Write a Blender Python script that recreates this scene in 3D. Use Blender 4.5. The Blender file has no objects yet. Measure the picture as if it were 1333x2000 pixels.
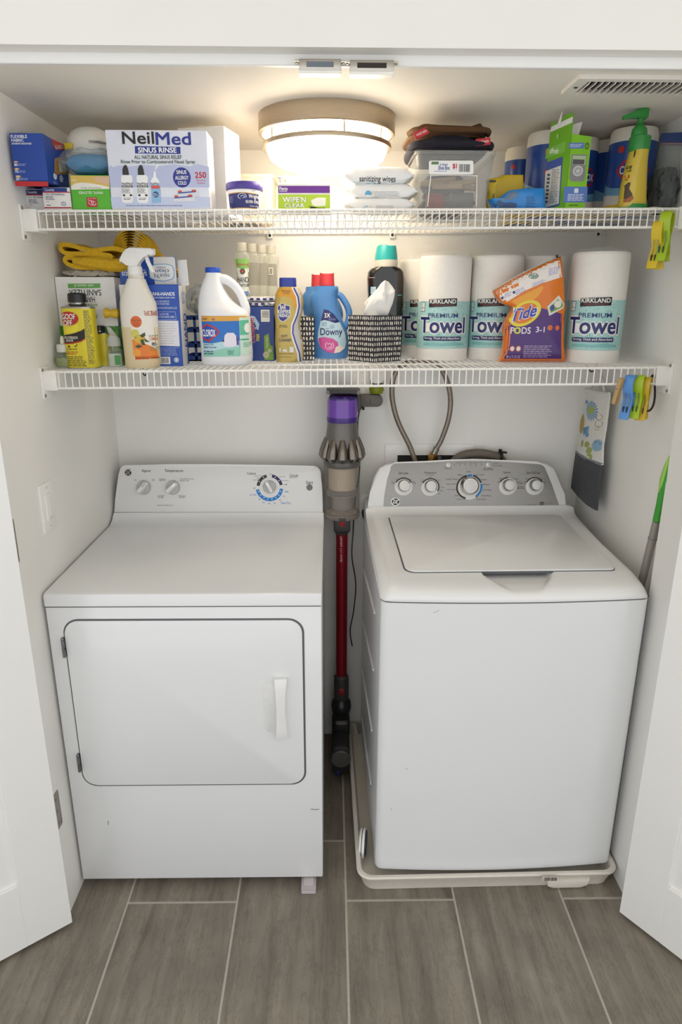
import bpy, bmesh, math, random
from mathutils import Vector, Matrix
from mathutils.bvhtree import BVHTree

random.seed(7)
SC = bpy.context.scene
COL = SC.collection
PI = math.pi

# ---------------------------------------------------------------- camera
CAM = Vector((-0.0162, -1.5316, 1.5991))
PITCH, YAW, ROLL, FPX = 0.3010, 0.0163, 0.0033, 1312.1
_f = Vector((math.sin(YAW) * math.cos(PITCH), math.cos(YAW) * math.cos(PITCH), -math.sin(PITCH)))
_r0 = Vector((math.cos(YAW), -math.sin(YAW), 0))
_u0 = _r0.cross(_f)
_r = math.cos(ROLL) * _r0 + math.sin(ROLL) * _u0
_u = -math.sin(ROLL) * _r0 + math.cos(ROLL) * _u0
cd = bpy.data.cameras.new('camera')
cam = bpy.data.objects.new('camera', cd)
COL.objects.link(cam)
cam.matrix_world = Matrix(((_r.x, _u.x, -_f.x, CAM.x), (_r.y, _u.y, -_f.y, CAM.y), (_r.z, _u.z, -_f.z, CAM.z), (0, 0, 0, 1)))
cd.sensor_fit = 'VERTICAL'
cd.sensor_height = 36
cd.sensor_width = 24
cd.lens = FPX / 2000 * 36
cd.clip_start = 0.02
SC.camera = cam

# ---------------------------------------------------------------- world and exposure
wd = bpy.data.worlds.new('room_daylight')
SC.world = wd
wd.use_nodes = True
bg = wd.node_tree.nodes['Background']
bg.inputs[0].default_value = (0.97, 0.985, 1.0, 1)
bg.inputs[1].default_value = 1.28
LAMP_STRENGTH = 14.0
LAMP_COLOR = (1.0, 0.85, 0.64)
# added fill for the front light: unseen soft area light behind the camera
ad = bpy.data.lights.new('added_fill_light', 'AREA')
ad.shape = 'RECTANGLE'
ad.size = 2.4
ad.size_y = 1.2
ad.energy = 5.0
ad.color = (1.0, 0.97, 0.93)
ao = bpy.data.objects.new('added_fill_light', ad)
COL.objects.link(ao)
ao.location = (0, -2.2, 2.46)
ao.rotation_euler = (math.radians(20), 0, 0)
SC.view_settings.view_transform = 'Standard'
SC.view_settings.look = 'None'
SC.view_settings.gamma = 1
SC.view_settings.use_curve_mapping = False
SC.view_settings.exposure = 0.06

# ---------------------------------------------------------------- measuring
def ray(px, py):
    return (_f * FPX + _r * (px - 666.5) + _u * (1000 - py)).normalized()

def hit(px, py, O, N):
    d = ray(px, py)
    return CAM + d * ((O - CAM).dot(N) / d.dot(N))

def at(px, py, Y):
    return hit(px, py, Vector((0, Y, 0)), Vector((0, 1, 0)))

def ZL(x): return 1.443 + .009 * x      # lower shelf deck, slightly out of level
def ZU(x): return 1.811 + .008 * x      # upper shelf deck

# ---------------------------------------------------------------- materials
def lin(h):
    h = h.lstrip('#')
    c = [int(h[i:i + 2], 16) / 255 for i in (0, 2, 4)]
    return tuple(x / 12.92 if x <= .04045 else ((x + .055) / 1.055) ** 2.4 for x in c) + (1,)

_mats = {}
def mat(name, hexc, rough=.5, metal=0., var=.04, scale=40., bump=0., coat=0., stretch=None, trans=0., sub=0.):
    """procedural principled material with faint noise variation of colour and optional fine bump"""
    if name in _mats: return _mats[name]
    m = bpy.data.materials.new(name); m.use_nodes = True
    nt = m.node_tree; b = nt.nodes['Principled BSDF']
    b.inputs['Roughness'].default_value = rough
    b.inputs['Metallic'].default_value = metal
    if coat: b.inputs['Coat Weight'].default_value = coat
    if trans: b.inputs['Transmission Weight'].default_value = trans
    tc = nt.nodes.new('ShaderNodeTexCoord')
    mp = nt.nodes.new('ShaderNodeMapping')
    if stretch: mp.inputs['Scale'].default_value = stretch
    nz = nt.nodes.new('ShaderNodeTexNoise'); nz.inputs['Scale'].default_value = scale; nz.inputs['Detail'].default_value = 4
    nt.links.new(tc.outputs['Object'], mp.inputs[0]); nt.links.new(mp.outputs[0], nz.inputs['Vector'])
    rp = nt.nodes.new('ShaderNodeValToRGB')
    c = lin(hexc)
    rp.color_ramp.elements[0].position = .3; rp.color_ramp.elements[1].position = .7
    rp.color_ramp.elements[0].color = tuple(x * (1 - var) for x in c[:3]) + (1,)
    rp.color_ramp.elements[1].color = tuple(min(1, x * (1 + var)) for x in c[:3]) + (1,)
    nt.links.new(nz.outputs['Fac'], rp.inputs[0]); nt.links.new(rp.outputs[0], b.inputs['Base Color'])
    if bump:
        bp = nt.nodes.new('ShaderNodeBump'); bp.inputs['Strength'].default_value = bump; bp.inputs['Distance'].default_value = .002
        nt.links.new(nz.outputs['Fac'], bp.inputs['Height']); nt.links.new(bp.outputs[0], b.inputs['Normal'])
    _mats[name] = m
    return m

def ink(hexc, rough=.45):
    return mat('print_' + hexc.lstrip('#') + ('' if rough == .45 else '_%d' % int(rough * 100)), hexc, rough, var=.02)

def clear(name, tint='ffffff', fac=.25, rough=.12, body='ffffff'):
    """thin clear plastic: see-through with a faint body and a gloss"""
    if name in _mats: return _mats[name]
    m = bpy.data.materials.new(name); m.use_nodes = True
    nt = m.node_tree; b = nt.nodes['Principled BSDF']
    b.inputs['Base Color'].default_value = lin(body); b.inputs['Roughness'].default_value = rough
    tr = nt.nodes.new('ShaderNodeBsdfTransparent'); tr.inputs[0].default_value = lin(tint)
    mx = nt.nodes.new('ShaderNodeMixShader')
    nz = nt.nodes.new('ShaderNodeTexNoise'); nz.inputs['Scale'].default_value = 30
    mr = nt.nodes.new('ShaderNodeMapRange'); mr.inputs['To Min'].default_value = fac * .75; mr.inputs['To Max'].default_value = min(1, fac * 1.25)
    nt.links.new(nz.outputs['Fac'], mr.inputs['Value']); nt.links.new(mr.outputs[0], mx.inputs[0])
    nt.links.new(tr.outputs[0], mx.inputs[1]); nt.links.new(b.outputs[0], mx.inputs[2])
    nt.links.new(mx.outputs[0], nt.nodes['Material Output'].inputs['Surface'])
    _mats[name] = m
    return m

# ---------------------------------------------------------------- mesh helpers
def NB(): return bmesh.new()

def add_box(bm, x0, x1, y0, y1, z0, z1, r=0., seg=2):
    v = [bm.verts.new(c) for c in ((x0, y0, z0), (x1, y0, z0), (x1, y1, z0), (x0, y1, z0), (x0, y0, z1), (x1, y0, z1), (x1, y1, z1), (x0, y1, z1))]
    fs = [bm.faces.new([v[i] for i in q]) for q in ((3, 2, 1, 0), (4, 5, 6, 7), (0, 1, 5, 4), (1, 2, 6, 5), (2, 3, 7, 6), (3, 0, 4, 7))]
    if r:
        es = list({e for f in fs for e in f.edges})
        bmesh.ops.bevel(bm, geom=es, offset=r, segments=seg, profile=.5, affect='EDGES')
    return bm

def box(x0, x1, y0, y1, z0, z1, r=0., seg=2): return add_box(NB(), x0, x1, y0, y1, z0, z1, r, seg)

def add_loft(bm, rings, cap0=True, cap1=True, closed=True):
    vr = [[bm.verts.new(p) for p in rg] for rg in rings]
    n = len(vr[0])
    for a, b in zip(vr, vr[1:]):
        for i in range(n if closed else n - 1):
            j = (i + 1) % n
            try: bm.faces.new((a[i], a[j], b[j], b[i]))
            except ValueError: pass
    if cap0 and closed: bm.faces.new(vr[0][::-1])
    if cap1 and closed: bm.faces.new(vr[-1])
    return bm

def ring(z, cx, cy, rx, ry, n=2., seg=40):
    out = []
    for i in range(seg):
        a = 2 * PI * i / seg
        c, s = math.cos(a), math.sin(a)
        out.append((cx + rx * math.copysign(abs(c) ** (2 / n), c), cy + ry * math.copysign(abs(s) ** (2 / n), s), z))
    return out

def add_lathe(bm, prof, seg=32, cx=0, cy=0, sx=1., sy=1., cap0=True, cap1=True):
    return add_loft(bm, [ring(z, cx, cy, max(r, 1e-5) * sx, max(r, 1e-5) * sy, 2, seg) for r, z in prof], cap0, cap1)

def lathe(prof, seg=32, **k): return add_lathe(NB(), prof, seg, **k)

def add_tube(bm, pts, r, seg=8, cap=True):
    pts = [Vector(p) for p in pts]
    rr = r if isinstance(r, (list, tuple)) else [r] * len(pts)
    rings = []
    up = None
    for i, p in enumerate(pts):
        t = (pts[min(i + 1, len(pts) - 1)] - pts[max(i - 1, 0)]).normalized()
        if up is None:
            up = Vector((0, 0, 1)) if abs(t.z) < .9 else Vector((1, 0, 0))
        a = t.cross(up)
        if a.length < 1e-4: a = t.cross(Vector((0, 1, 0)))
        a.normalize(); b = a.cross(t).normalized(); up = b
        rings.append([tuple(p + a * (math.cos(2 * PI * k / seg) * rr[i]) + b * (math.sin(2 * PI * k / seg) * rr[i])) for k in range(seg)])
    return add_loft(bm, rings, cap, cap)

def tube(pts, r, seg=8): return add_tube(NB(), pts, r, seg)

def smooth_path(pts, sub=6):
    pts = [Vector(p) for p in pts]; out = []
    for i in range(len(pts) - 1):
        p0 = pts[max(i - 1, 0)]; p1 = pts[i]; p2 = pts[i + 1]; p3 = pts[min(i + 2, len(pts) - 1)]
        for k in range(sub):
            t = k / sub
            out.append(.5 * ((2 * p1) + (p2 - p0) * t + (2 * p0 - 5 * p1 + 4 * p2 - p3) * t * t + (3 * p1 - p0 - 3 * p2 + p3) * t ** 3))
    out.append(pts[-1])
    return out

def add_prism(bm, pts, d0, d1, axis='y', r=0.):
    """2-D outline (a,b) extruded from d0 to d1: axis y -> (a,d,b); z -> (a,b,d); x -> (d,a,b)"""
    f = {'y': lambda a, b, d: (a, d, b), 'z': lambda a, b, d: (a, b, d), 'x': lambda a, b, d: (d, a, b)}[axis]
    v0 = [bm.verts.new(f(a, b, d0)) for a, b in pts]; v1 = [bm.verts.new(f(a, b, d1)) for a, b in pts]
    n = len(pts)
    F = [bm.faces.new(v0), bm.faces.new(v1[::-1])]
    for i in range(n): F.append(bm.faces.new((v0[i], v1[i], v1[(i + 1) % n], v0[(i + 1) % n])))
    if r:
        es = [e for e in F[0].edges] + [e for e in F[1].edges]
        bmesh.ops.bevel(bm, geom=list(set(es)), offset=r, segments=2, profile=.5, affect='EDGES')
    return bm

def prism(pts, d0, d1, axis='y', r=0.): return add_prism(NB(), pts, d0, d1, axis, r)

def rr_pts(x0, y0, x1, y1, r, seg=6):
    if isinstance(r, (int, float)): r = (r,) * 4       # corners: x1y1, x0y1, x0y0, x1y0
    out = []
    for (cx, cy, a, q) in ((x1, y1, 0, r[0]), (x0, y1, 90, r[1]), (x0, y0, 180, r[2]), (x1, y0, 270, r[3])):
        sx = -1 if cx == x1 else 1; sy = -1 if cy == y1 else 1
        for k in range(seg + 1):
            t = math.radians(a + 90 * k / seg)
            out.append((cx + sx * q + q * math.cos(t), cy + sy * q + q * math.sin(t)))
    return out

def link(name, me, m, parent=None, label=None, loc=None, M=None):
    o = bpy.data.objects.new(name, me)
    if m is not None and not me.materials: me.materials.append(m)
    COL.objects.link(o)
    if parent is not None: o.parent = parent
    if M is not None: o.matrix_local = M
    elif loc is not None: o.location = loc
    if label: o['label'] = label
    return o

def to_mesh(name, bm, smooth=35., fix=True):
    if fix: bmesh.ops.recalc_face_normals(bm, faces=bm.faces[:])
    me = bpy.data.meshes.new(name); bm.to_mesh(me); bm.free()
    if smooth:
        me.polygons.foreach_set('use_smooth', [True] * len(me.polygons))
        me.set_sharp_from_angle(angle=math.radians(smooth))
    return me

def part(name, bm, m, parent=None, label=None, M=None, T=None, smooth=35., fix=True, loc=None):
    if T is not None: bm.transform(T)
    return link(name, to_mesh(name, bm, smooth, fix), m, parent, label, loc, M)

def thing(name, label, cat, loc=(0, 0, 0), rotz=0., group=None):
    o = bpy.data.objects.new(name, None); COL.objects.link(o)
    o.empty_display_size = .02
    o.location = loc; o.rotation_euler = (0, 0, rotz)
    o['label'] = label; o['category'] = cat
    if group: o['group'] = group
    return o

def MW(o):
    if o is None: return Matrix()
    m = Matrix.Translation(o.location) @ Matrix.Rotation(o.rotation_euler.z, 4, 'Z')
    return m

def tag(o, label, cat, group=None):
    o['label'] = label; o['category'] = cat
    if group: o['group'] = group
    return o

def struct(name, bm, m, smooth=35., label=None):
    o = part(name, bm, m, None, label, smooth=smooth); o['kind'] = 'structure'
    return o

def copy_tree(o, loc, rotz=None, label=None, parent=None):
    c = o.copy(); COL.objects.link(c)
    if parent is None:
        c.location = loc
        if rotz is not None: c.rotation_euler = (0, 0, rotz)
        if label: c['label'] = label
    else: c.parent = parent
    for ch in list(o.children): copy_tree(ch, None, parent=c)
    return c

# ---------------------------------------------------------------- print: flat shapes drawn on a face
# shapes are lists of (points, faces) in photograph units measured on the face; Sheet lays them on the real face
def RC(x0, y0, x1, y1): return [([(x0, y0), (x1, y0), (x1, y1), (x0, y1)], [(0, 1, 2, 3)])]
def PL(pts): return [(list(pts), [tuple(range(len(pts)))])]
def RR(x0, y0, x1, y1, r): return PL(rr_pts(x0, y0, x1, y1, r, 4))
def EL(cx, cy, rx, ry=None, n=24):
    ry = ry or rx
    return PL([(cx + rx * math.cos(2 * PI * i / n), cy + ry * math.sin(2 * PI * i / n)) for i in range(n)])
def AR(cx, cy, r0, r1, a0, a1, k=1., n=None):
    """ring sector, degrees clockwise from 12 o'clock; k squashes vertically"""
    n = n or max(4, int(abs(a1 - a0) / 10)); v = []; f = []
    for i in range(n + 1):
        a = math.radians(a0 + (a1 - a0) * i / n)
        v += [(cx + r0 * math.sin(a), cy - k * r0 * math.cos(a)), (cx + r1 * math.sin(a), cy - k * r1 * math.cos(a))]
    for i in range(n): f.append((2 * i, 2 * i + 1, 2 * i + 3, 2 * i + 2))
    return [(v, f)]
def LN(pts, w):
    out = []
    for (a, b), (c, d) in zip(pts, pts[1:]):
        l = math.hypot(c - a, d - b) or 1; nx, ny = -(d - b) / l * w / 2, (c - a) / l * w / 2
        out += PL([(a + nx, b + ny), (c + nx, d + ny), (c - nx, d - ny), (a - nx, b - ny)])
    return out
def FP(x0, y0, x1, y1, rows, fill=.5, seed=1):
    """rows of print too fine to read: broken dashes"""
    rg = random.Random(seed); out = []
    h = (y1 - y0) / rows
    for i in range(rows):
        x = x0; y = y0 + i * h; e = x0 + (x1 - x0) * rg.uniform(.75, 1)
        while x < e - h * .3:
            w = min(h * rg.uniform(.8, 3.2), e - x)
            out += RC(x, y + h * (1 - fill) / 2, x + w, y + h * (1 + fill) / 2)
            x += w + h * .35
    return out
def BC(x0, y0, x1, y1, n=18, seed=3, horiz=False):
    rg = random.Random(seed); out = []
    w = ((y1 - y0) if horiz else (x1 - x0)) / n
    for i in range(n):
        t = rg.uniform(.3, .75) * w
        if horiz: out += RC(x0, y0 + i * w, x1, y0 + i * w + t)
        else: out += RC(x0 + i * w, y0, x0 + i * w + t, y1)
    return out

class FL(list):
    nv = 0
def fill(bm, shapes, fn):
    """put flat shapes into bm through fn(x, y); remembers how far up each layered copy sits"""
    ly = bm.verts.layers.float.new('lift')
    for v, f in shapes:
        nv = getattr(f, 'nv', 0); vs = []
        for i, (x, y) in enumerate(v):
            w = bm.verts.new(fn(x, y)); vs.append(w)
            if nv: w[ly] = (i // nv) * 2.5e-5
        for q in f:
            try: bm.faces.new([vs[i] for i in q])
            except ValueError: pass
    return ly
_txt = {}
def glyphs(s, bold, res):
    k = (s, bold, res)
    if k not in _txt:
        cu = bpy.data.curves.new('t', 'FONT'); cu.body = s; cu.offset = bold; cu.resolution_u = res
        cu.fill_mode = 'FRONT'
        ob = bpy.data.objects.new('t', cu)
        me = ob.to_mesh()
        _txt[k] = ([(v.co.x, v.co.y) for v in me.vertices], [tuple(p.vertices) for p in me.polygons])
        ob.to_mesh_clear(); bpy.data.objects.remove(ob); bpy.data.curves.remove(cu)
    return _txt[k]

def TX(s, x0, y0, x1, y1, bold=.0, slant=0., rot=0, res=3, arc=0.):
    """lettering fitted to the rectangle; rot 180 upside down, 90 reads upwards, 270 downwards"""
    v, f = glyphs(s, 0. if bold > .012 else min(bold, .006), res)
    if not v: return []
    if bold > .012:                                   # heavier weights: the outline laid over itself, shifted, each copy a hair higher
        d = bold * .72
        sh = [(d * math.cos(PI / 4 + PI / 2 * k), d * math.sin(PI / 4 + PI / 2 * k)) for k in range(4)] + ([(0, d), (d, 0), (0, -d), (-d, 0)] if bold > .045 else [(0, 0)])
        nv = len(v); v0, f0 = v, f
        v = [(a + dx, b + dy) for dx, dy in sh for a, b in v0]
        f = FL([tuple(i + k * nv for i in q) for k in range(len(sh)) for q in f0]); f.nv = nv
    v = [(a + slant * b, b) for a, b in v]
    ax = min(a for a, b in v); bx = max(a for a, b in v); ay = min(b for a, b in v); by = max(b for a, b in v)
    out = []
    for a, b in v:
        p = (a - ax) / (bx - ax or 1); q = (b - ay) / (by - ay or 1)
        if arc: q = q + arc * (1 - (2 * p - 1) ** 2)
        if rot == 180: p, q = 1 - p, 1 - q
        if rot == 90: p, q = 1 - q, p
        if rot == 270: p, q = q, 1 - p
        out.append((x0 + (x1 - x0) * p, y1 - (y1 - y0) * q))
    return [(out, f)]

def lean(shapes):
    """let shapes drawn square follow the leaning verticals of the view they were measured in"""
    xs = [p[0] for v, f in shapes for p in v]; ys = [p[1] for v, f in shapes for p in v]
    if not xs: return shapes
    cx = (min(xs) + max(xs)) / 2; cy = (min(ys) + max(ys)) / 2
    k = (663 - cx) / (5091 - cy)
    return [([(x + k * (y - cy), y) for x, y in v], f) for v, f in shapes]

class Sheet:
    """a flat face of a thing: measured points are carried onto it, in the thing's own coordinates"""
    def __init__(s, th, O, N=(0, -1, 0), bvh=None, grid=.005):
        s.th = th; s.O = Vector(O); s.N = Vector(N).normalized(); s.bvh = bvh; s.grid = grid
        s.MI = MW(th).inverted()
    def loc(s, px, py, off=0.):
        return s.MI @ (hit(px, py, s.O, s.N) + s.N * off)
    def put(s, name, shapes, m, layer=1, parent=None, label=None, sq=True, step=.00025):
        if name == 'lettering' and len(shapes) > 1:
            big = []; small = []
            for sh in shapes:
                ys = [p[1] for p in sh[0]]; xs = [p[0] for p in sh[0]]
                (big if min(max(ys) - min(ys), max(xs) - min(xs)) >= 4.5 else small).append(sh)
            for sh in big: s.put('lettering', [sh], m, layer, parent, label, sq, step)
            if small: s.put('fine_print', small, m, layer, parent, label, False, step)
            return
        if sq: shapes = lean(shapes)
        bm = NB()
        ly = fill(bm, shapes, lambda x, y: s.loc(x, y))
        if not bm.faces: bm.free(); return None
        nl = (s.MI.to_3x3() @ s.N).normalized()
        off = .0002 + layer * step
        if s.bvh is not None:
            side = nl.cross(Vector((0, 0, 1))).normalized(); upv = side.cross(nl).normalized()
            for ax in (side, upv):
                ds = [v.co.dot(ax) for v in bm.verts]; a, b = min(ds), max(ds)
                k = math.floor(a / s.grid) + 1
                while k * s.grid < b:
                    bmesh.ops.bisect_plane(bm, geom=bm.verts[:] + bm.edges[:] + bm.faces[:], plane_co=ax * (k * s.grid), plane_no=ax)
                    k += 1
            for v in bm.verts:
                h, hn, _, _ = s.bvh.ray_cast(v.co + nl * .5, -nl)
                if h is None:
                    h, hn, _, _ = s.bvh.find_nearest(v.co)
                if hn.dot(nl) < 0: hn = -hn
                v.co = h + (hn * .6 + nl * .4).normalized() * (off + v[ly])
        else:
            for v in bm.verts: v.co += nl * (off + v[ly])
        for f in bm.faces:
            f.normal_update()
            if f.normal.dot(nl) < 0: f.normal_flip()
        ob = part(name, bm, m, parent or s.th, label, smooth=0, fix=False)
        if len(shapes) > 1 or name == 'fine_print': ob['kind'] = 'stuff'
        return ob

def bvh_of(bm): return BVHTree.FromBMesh(bm)
# ================================================================= the setting
XL, XR, XJ, YB, ZC = -.733, .840, .812, .710, 2.036
M_wall = mat('painted_drywall', 'efede8', .55, var=.012, scale=6, bump=.04)
M_trim = mat('painted_trim', 'f0efec', .35, var=.01, scale=5)
M_ceil = mat('painted_ceiling', 'efeae0', .6, var=.012, scale=6, bump=.04)

def tile_material():
    m = bpy.data.materials.new('porcelain_tile'); m.use_nodes = True
    nt = m.node_tree; N = nt.nodes; Lk = nt.links; b = N['Principled BSDF']
    tc = N.new('ShaderNodeTexCoord'); oi = N.new('ShaderNodeObjectInfo')
    off = N.new('ShaderNodeVectorMath'); off.operation = 'ADD'
    mul = N.new('ShaderNodeVectorMath'); mul.operation = 'SCALE'; mul.inputs['Scale'].default_value = 13
    Lk.new(oi.outputs['Location'], mul.inputs[0]); Lk.new(tc.outputs['Object'], off.inputs[0]); Lk.new(mul.outputs[0], off.inputs[1])
    mp = N.new('ShaderNodeMapping'); mp.inputs['Scale'].default_value = (16, 1.3, 1); mp.inputs['Rotation'].default_value = (0, 0, .05)
    Lk.new(off.outputs[0], mp.inputs[0])
    n1 = N.new('ShaderNodeTexNoise'); n1.inputs['Scale'].default_value = 1.5; n1.inputs['Detail'].default_value = 7; n1.inputs['Roughness'].default_value = .62; n1.inputs['Distortion'].default_value = .5
    Lk.new(mp.outputs[0], n1.inputs['Vector'])
    n2 = N.new('ShaderNodeTexNoise'); n2.inputs['Scale'].default_value = 9; n2.inputs['Detail'].default_value = 6
    Lk.new(off.outputs[0], n2.inputs['Vector'])
    r1 = N.new('ShaderNodeValToRGB'); e = r1.color_ramp.elements
    e[0].position = .28; e[0].color = lin('645d53'); e[1].position = .72; e[1].color = lin('978f82')
    x = e.new(.44); x.color = lin('7d766b'); x = e.new(.56); x.color = lin('888074')
    Lk.new(n1.outputs['Fac'], r1.inputs[0])
    r2 = N.new('ShaderNodeValToRGB'); e = r2.color_ramp.elements
    e[0].position = .3; e[0].color = (.82, .82, .82, 1); e[1].position = .75; e[1].color = (1.1, 1.09, 1.07, 1)
    Lk.new(n2.outputs['Fac'], r2.inputs[0])
    mx = N.new('ShaderNodeMix'); mx.data_type = 'RGBA'; mx.blend_type = 'MULTIPLY'; mx.inputs[0].default_value = 1
    Lk.new(r1.outputs[0], mx.inputs[6]); Lk.new(r2.outputs[0], mx.inputs[7])
    # grainy crack veins
    w = N.new('ShaderNodeTexNoise'); w.inputs['Scale'].default_value = 2.2; w.inputs['Detail'].default_value = 9; w.inputs['Roughness'].default_value = .75
    mp2 = N.new('ShaderNodeMapping'); mp2.inputs['Scale'].default_value = (9, 2.2, 1); Lk.new(off.outputs[0], mp2.inputs[0]); Lk.new(mp2.outputs[0], w.inputs['Vector'])
    rv = N.new('ShaderNodeValToRGB'); e = rv.color_ramp.elements
    e[0].position = .485; e[0].color = (1, 1, 1, 1); e[1].position = .515; e[1].color = (1, 1, 1, 1); x = e.new(.5); x.color = (.70, .69, .67, 1)
    Lk.new(w.outputs['Fac'], rv.inputs[0])
    mx2 = N.new('ShaderNodeMix'); mx2.data_type = 'RGBA'; mx2.blend_type = 'MULTIPLY'; mx2.inputs[0].default_value = 1
    Lk.new(mx.outputs[2], mx2.inputs[6]); Lk.new(rv.outputs[0], mx2.inputs[7])
    Lk.new(mx2.outputs[2], b.inputs['Base Color'])
    b.inputs['Roughness'].default_value = .52
    bp = N.new('ShaderNodeBump'); bp.inputs['Strength'].default_value = .08; bp.inputs['Distance'].default_value = .002
    Lk.new(n1.outputs['Fac'], bp.inputs['Height']); Lk.new(bp.outputs[0], b.inputs['Normal'])
    return m
M_tile = tile_material()
M_grout = mat('grout', 'b3aca2', .9, var=.06, scale=200, bump=.1)

floor = struct('floor', box(-1.85, 1.85, -2.4, .83, -.03, -.0015), M_grout)
TW, TL, G = .305, .61, .0032
tile_me = to_mesh('tile', box(-TW / 2 + G, TW / 2 - G, -TL / 2 + G, TL / 2 - G, -.008, 0, .0012, 1))
tile_me.materials.append(M_tile)
for k in range(-6, 6):
    y0 = -.056 if k % 2 == 0 else .164
    for j in range(-4, 2):
        ya, yb_ = y0 + j * TL, y0 + (j + 1) * TL
        if ya > YB: continue
        link('tile', tile_me, None, floor, loc=(.0255 + (k + .5) * TW, (ya + yb_) / 2, 0))

wl = struct('wall_left', box(XL - .12, XL, -.085, YB, 0, 2.6), M_wall)
wr = struct('wall_right', box(XR, XR + .12, .062, YB, 0, 2.6), M_wall)
wb = struct('wall_back', box(XL - .12, XR + .12, YB, YB + .1, 0, 2.6), M_wall)
struct('ceiling', box(XL, XR, -.06, YB, ZC, ZC + .1), M_ceil)
struct('ceiling', box(-2.2, 2.2, -3.0, -.105, 2.50, 2.60), M_ceil)
bm = NB()
add_box(bm, -2.2, 2.2, -.105, -.06, 2.047, 2.75)
add_box(bm, -2.2, XL - .06, -.105, -.085, 0, 2.047)
add_box(bm, XJ + .06, 2.2, -.105, -.085, 0, 2.047)
struct('wall_front', bm, M_wall)
tj = struct('trim_1', box(XJ, XR + .12, -.085, .062, 0, 2.047, .001, 1), M_trim)
struct('trim_2', box(XL, XJ, -.068, -.055, 2.028, 2.048, .0015, 1), M_trim)
M_nickel = mat('brushed_nickel', 'a49c92', .34, metal=1., var=.06, scale=60, stretch=(1, 1, 14))

def hinge(parent, x, sgn, y0, y1, z0, z1):
    bm = prism(rr_pts(y0, z0, y1, z1, (.004, .014, .014, .004), 5) if sgn > 0 else rr_pts(y0, z0, y1, z1, .006, 5), x, x + sgn * .0025, 'x', .0005)
    h = part('hinge_leaf', bm, M_nickel, parent, 'brushed metal hinge leaf')
    for t in (.16, .5, .84):
        part('screw', lathe([(.0001, 0), (.0042, 0), (.0038, .0012), (.0001, .0014)], 12, cap0=False, cap1=False), mat('screw_steel', '8d8880', .35, 1.), h,
             T=Matrix.Translation((x + sgn * .0025, y0 + (y1 - y0) * .45, z0 + (z1 - z0) * t)) @ Matrix.Rotation(sgn * PI / 2, 4, 'Y'))
hinge(wl, XL, 1, -.116, -.080, 1.030, 1.134)
hinge(wl, XL, 1, -.094, -.058, .278, .384)
hinge(tj, XJ, -1, -.095, -.07, .29, .395)

def shaker_door(name, P, D, N, panel_in, bottom_rail, W=.76):
    """P hinge corner of the seen face, D along the face away from the hinge, N out of the seen face"""
    D = Vector(D).normalized(); N = Vector(N).normalized()
    M = Matrix(((D.x, -N.x, 0, P[0]), (D.y, -N.y, 0, P[1]), (0, 0, 1, 0), (0, 0, 0, 1)))
    H0, H1, TH = .012, 2.036, .033
    o = bpy.data.objects.new(name, None); COL.objects.link(o); o.matrix_world = M; o['kind'] = 'structure'
    b = .0012
    part('stile', box(0, panel_in, 0, TH, H0, H1, b, 1), M_trim, o)
    part('stile', box(W - panel_in, W, 0, TH, H0, H1, b, 1), M_trim, o)
    part('rail', box(panel_in, W - panel_in, 0, TH, H0, bottom_rail, b, 1), M_trim, o)
    part('rail', box(panel_in, W - panel_in, 0, TH, H1 - .12, H1, b, 1), M_trim, o)
    part('panel', box(panel_in - .004, W - panel_in + .004, .010, TH - .010, bottom_rail - .004, H1 - .116), M_trim, o)
    return o
shaker_door('door_1', (-.710, -.127), (-.788, -.616), (.616, -.788, 0), .112, .208)
shaker_door('door_2', (.772, -.113), (.577, -.817), (-.817, -.577, 0), .112, .19)

# ================================================================= ceiling lamp, vent, catches, switch
lt = thing('ceiling_light', 'round flush ceiling lamp with brushed nickel ring and glowing glass bowl', 'lamp', (-.024, .333, ZC))
M_ring = mat('lamp_nickel', 'b9aa94', .36, metal=1., var=.05, scale=40, stretch=(1, 1, 20))
part('canopy_ring', lathe([(.10, 0), (.168, 0), (.168, -.040), (.166, -.042), (.160, -.042), (.160, -.006), (.10, -.004)], 64, cap0=False, cap1=False), M_ring, lt)
ml = bpy.data.materials.new('lit_opal_glass'); ml.use_nodes = True
b_ = ml.node_tree.nodes['Principled BSDF']
b_.inputs['Base Color'].default_value = (1, 1, 1, 1); b_.inputs['Roughness'].default_value = .35
b_.inputs['Emission Color'].default_value = LAMP_COLOR + (1,); b_.inputs['Emission Strength'].default_value = LAMP_STRENGTH
nzl = ml.node_tree.nodes.new('ShaderNodeTexNoise'); nzl.inputs['Scale'].default_value = 3
mrl = ml.node_tree.nodes.new('ShaderNodeMapRange'); mrl.inputs['To Min'].default_value = LAMP_STRENGTH * .95; mrl.inputs['To Max'].default_value = LAMP_STRENGTH * 1.05
ml.node_tree.links.new(nzl.outputs['Fac'], mrl.inputs['Value']); ml.node_tree.links.new(mrl.outputs[0], b_.inputs['Emission Strength'])
part('glass_bowl', lathe([(.146, -.010), (.150, -.062), (.149, -.078), (.140, -.096), (.115, -.111), (.075, -.121), (.035, -.125), (.0001, -.126)], 64, cap0=True, cap1=False), ml, lt, 'glowing white glass bowl')
part('trim_ring', lathe([(.151, -.063), (.159, -.063), (.160, -.066), (.159, -.073), (.151, -.073)], 64, cap0=False, cap1=False), M_ring, lt)
for a in (215, 325, 20, 100, 160, 285):
    t = math.radians(a)
    part('post', tube([(.156 * math.cos(t), .156 * math.sin(t), -.041), (.156 * math.cos(t), .156 * math.sin(t), -.064)], .0022, 8), M_ring, lt)

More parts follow.
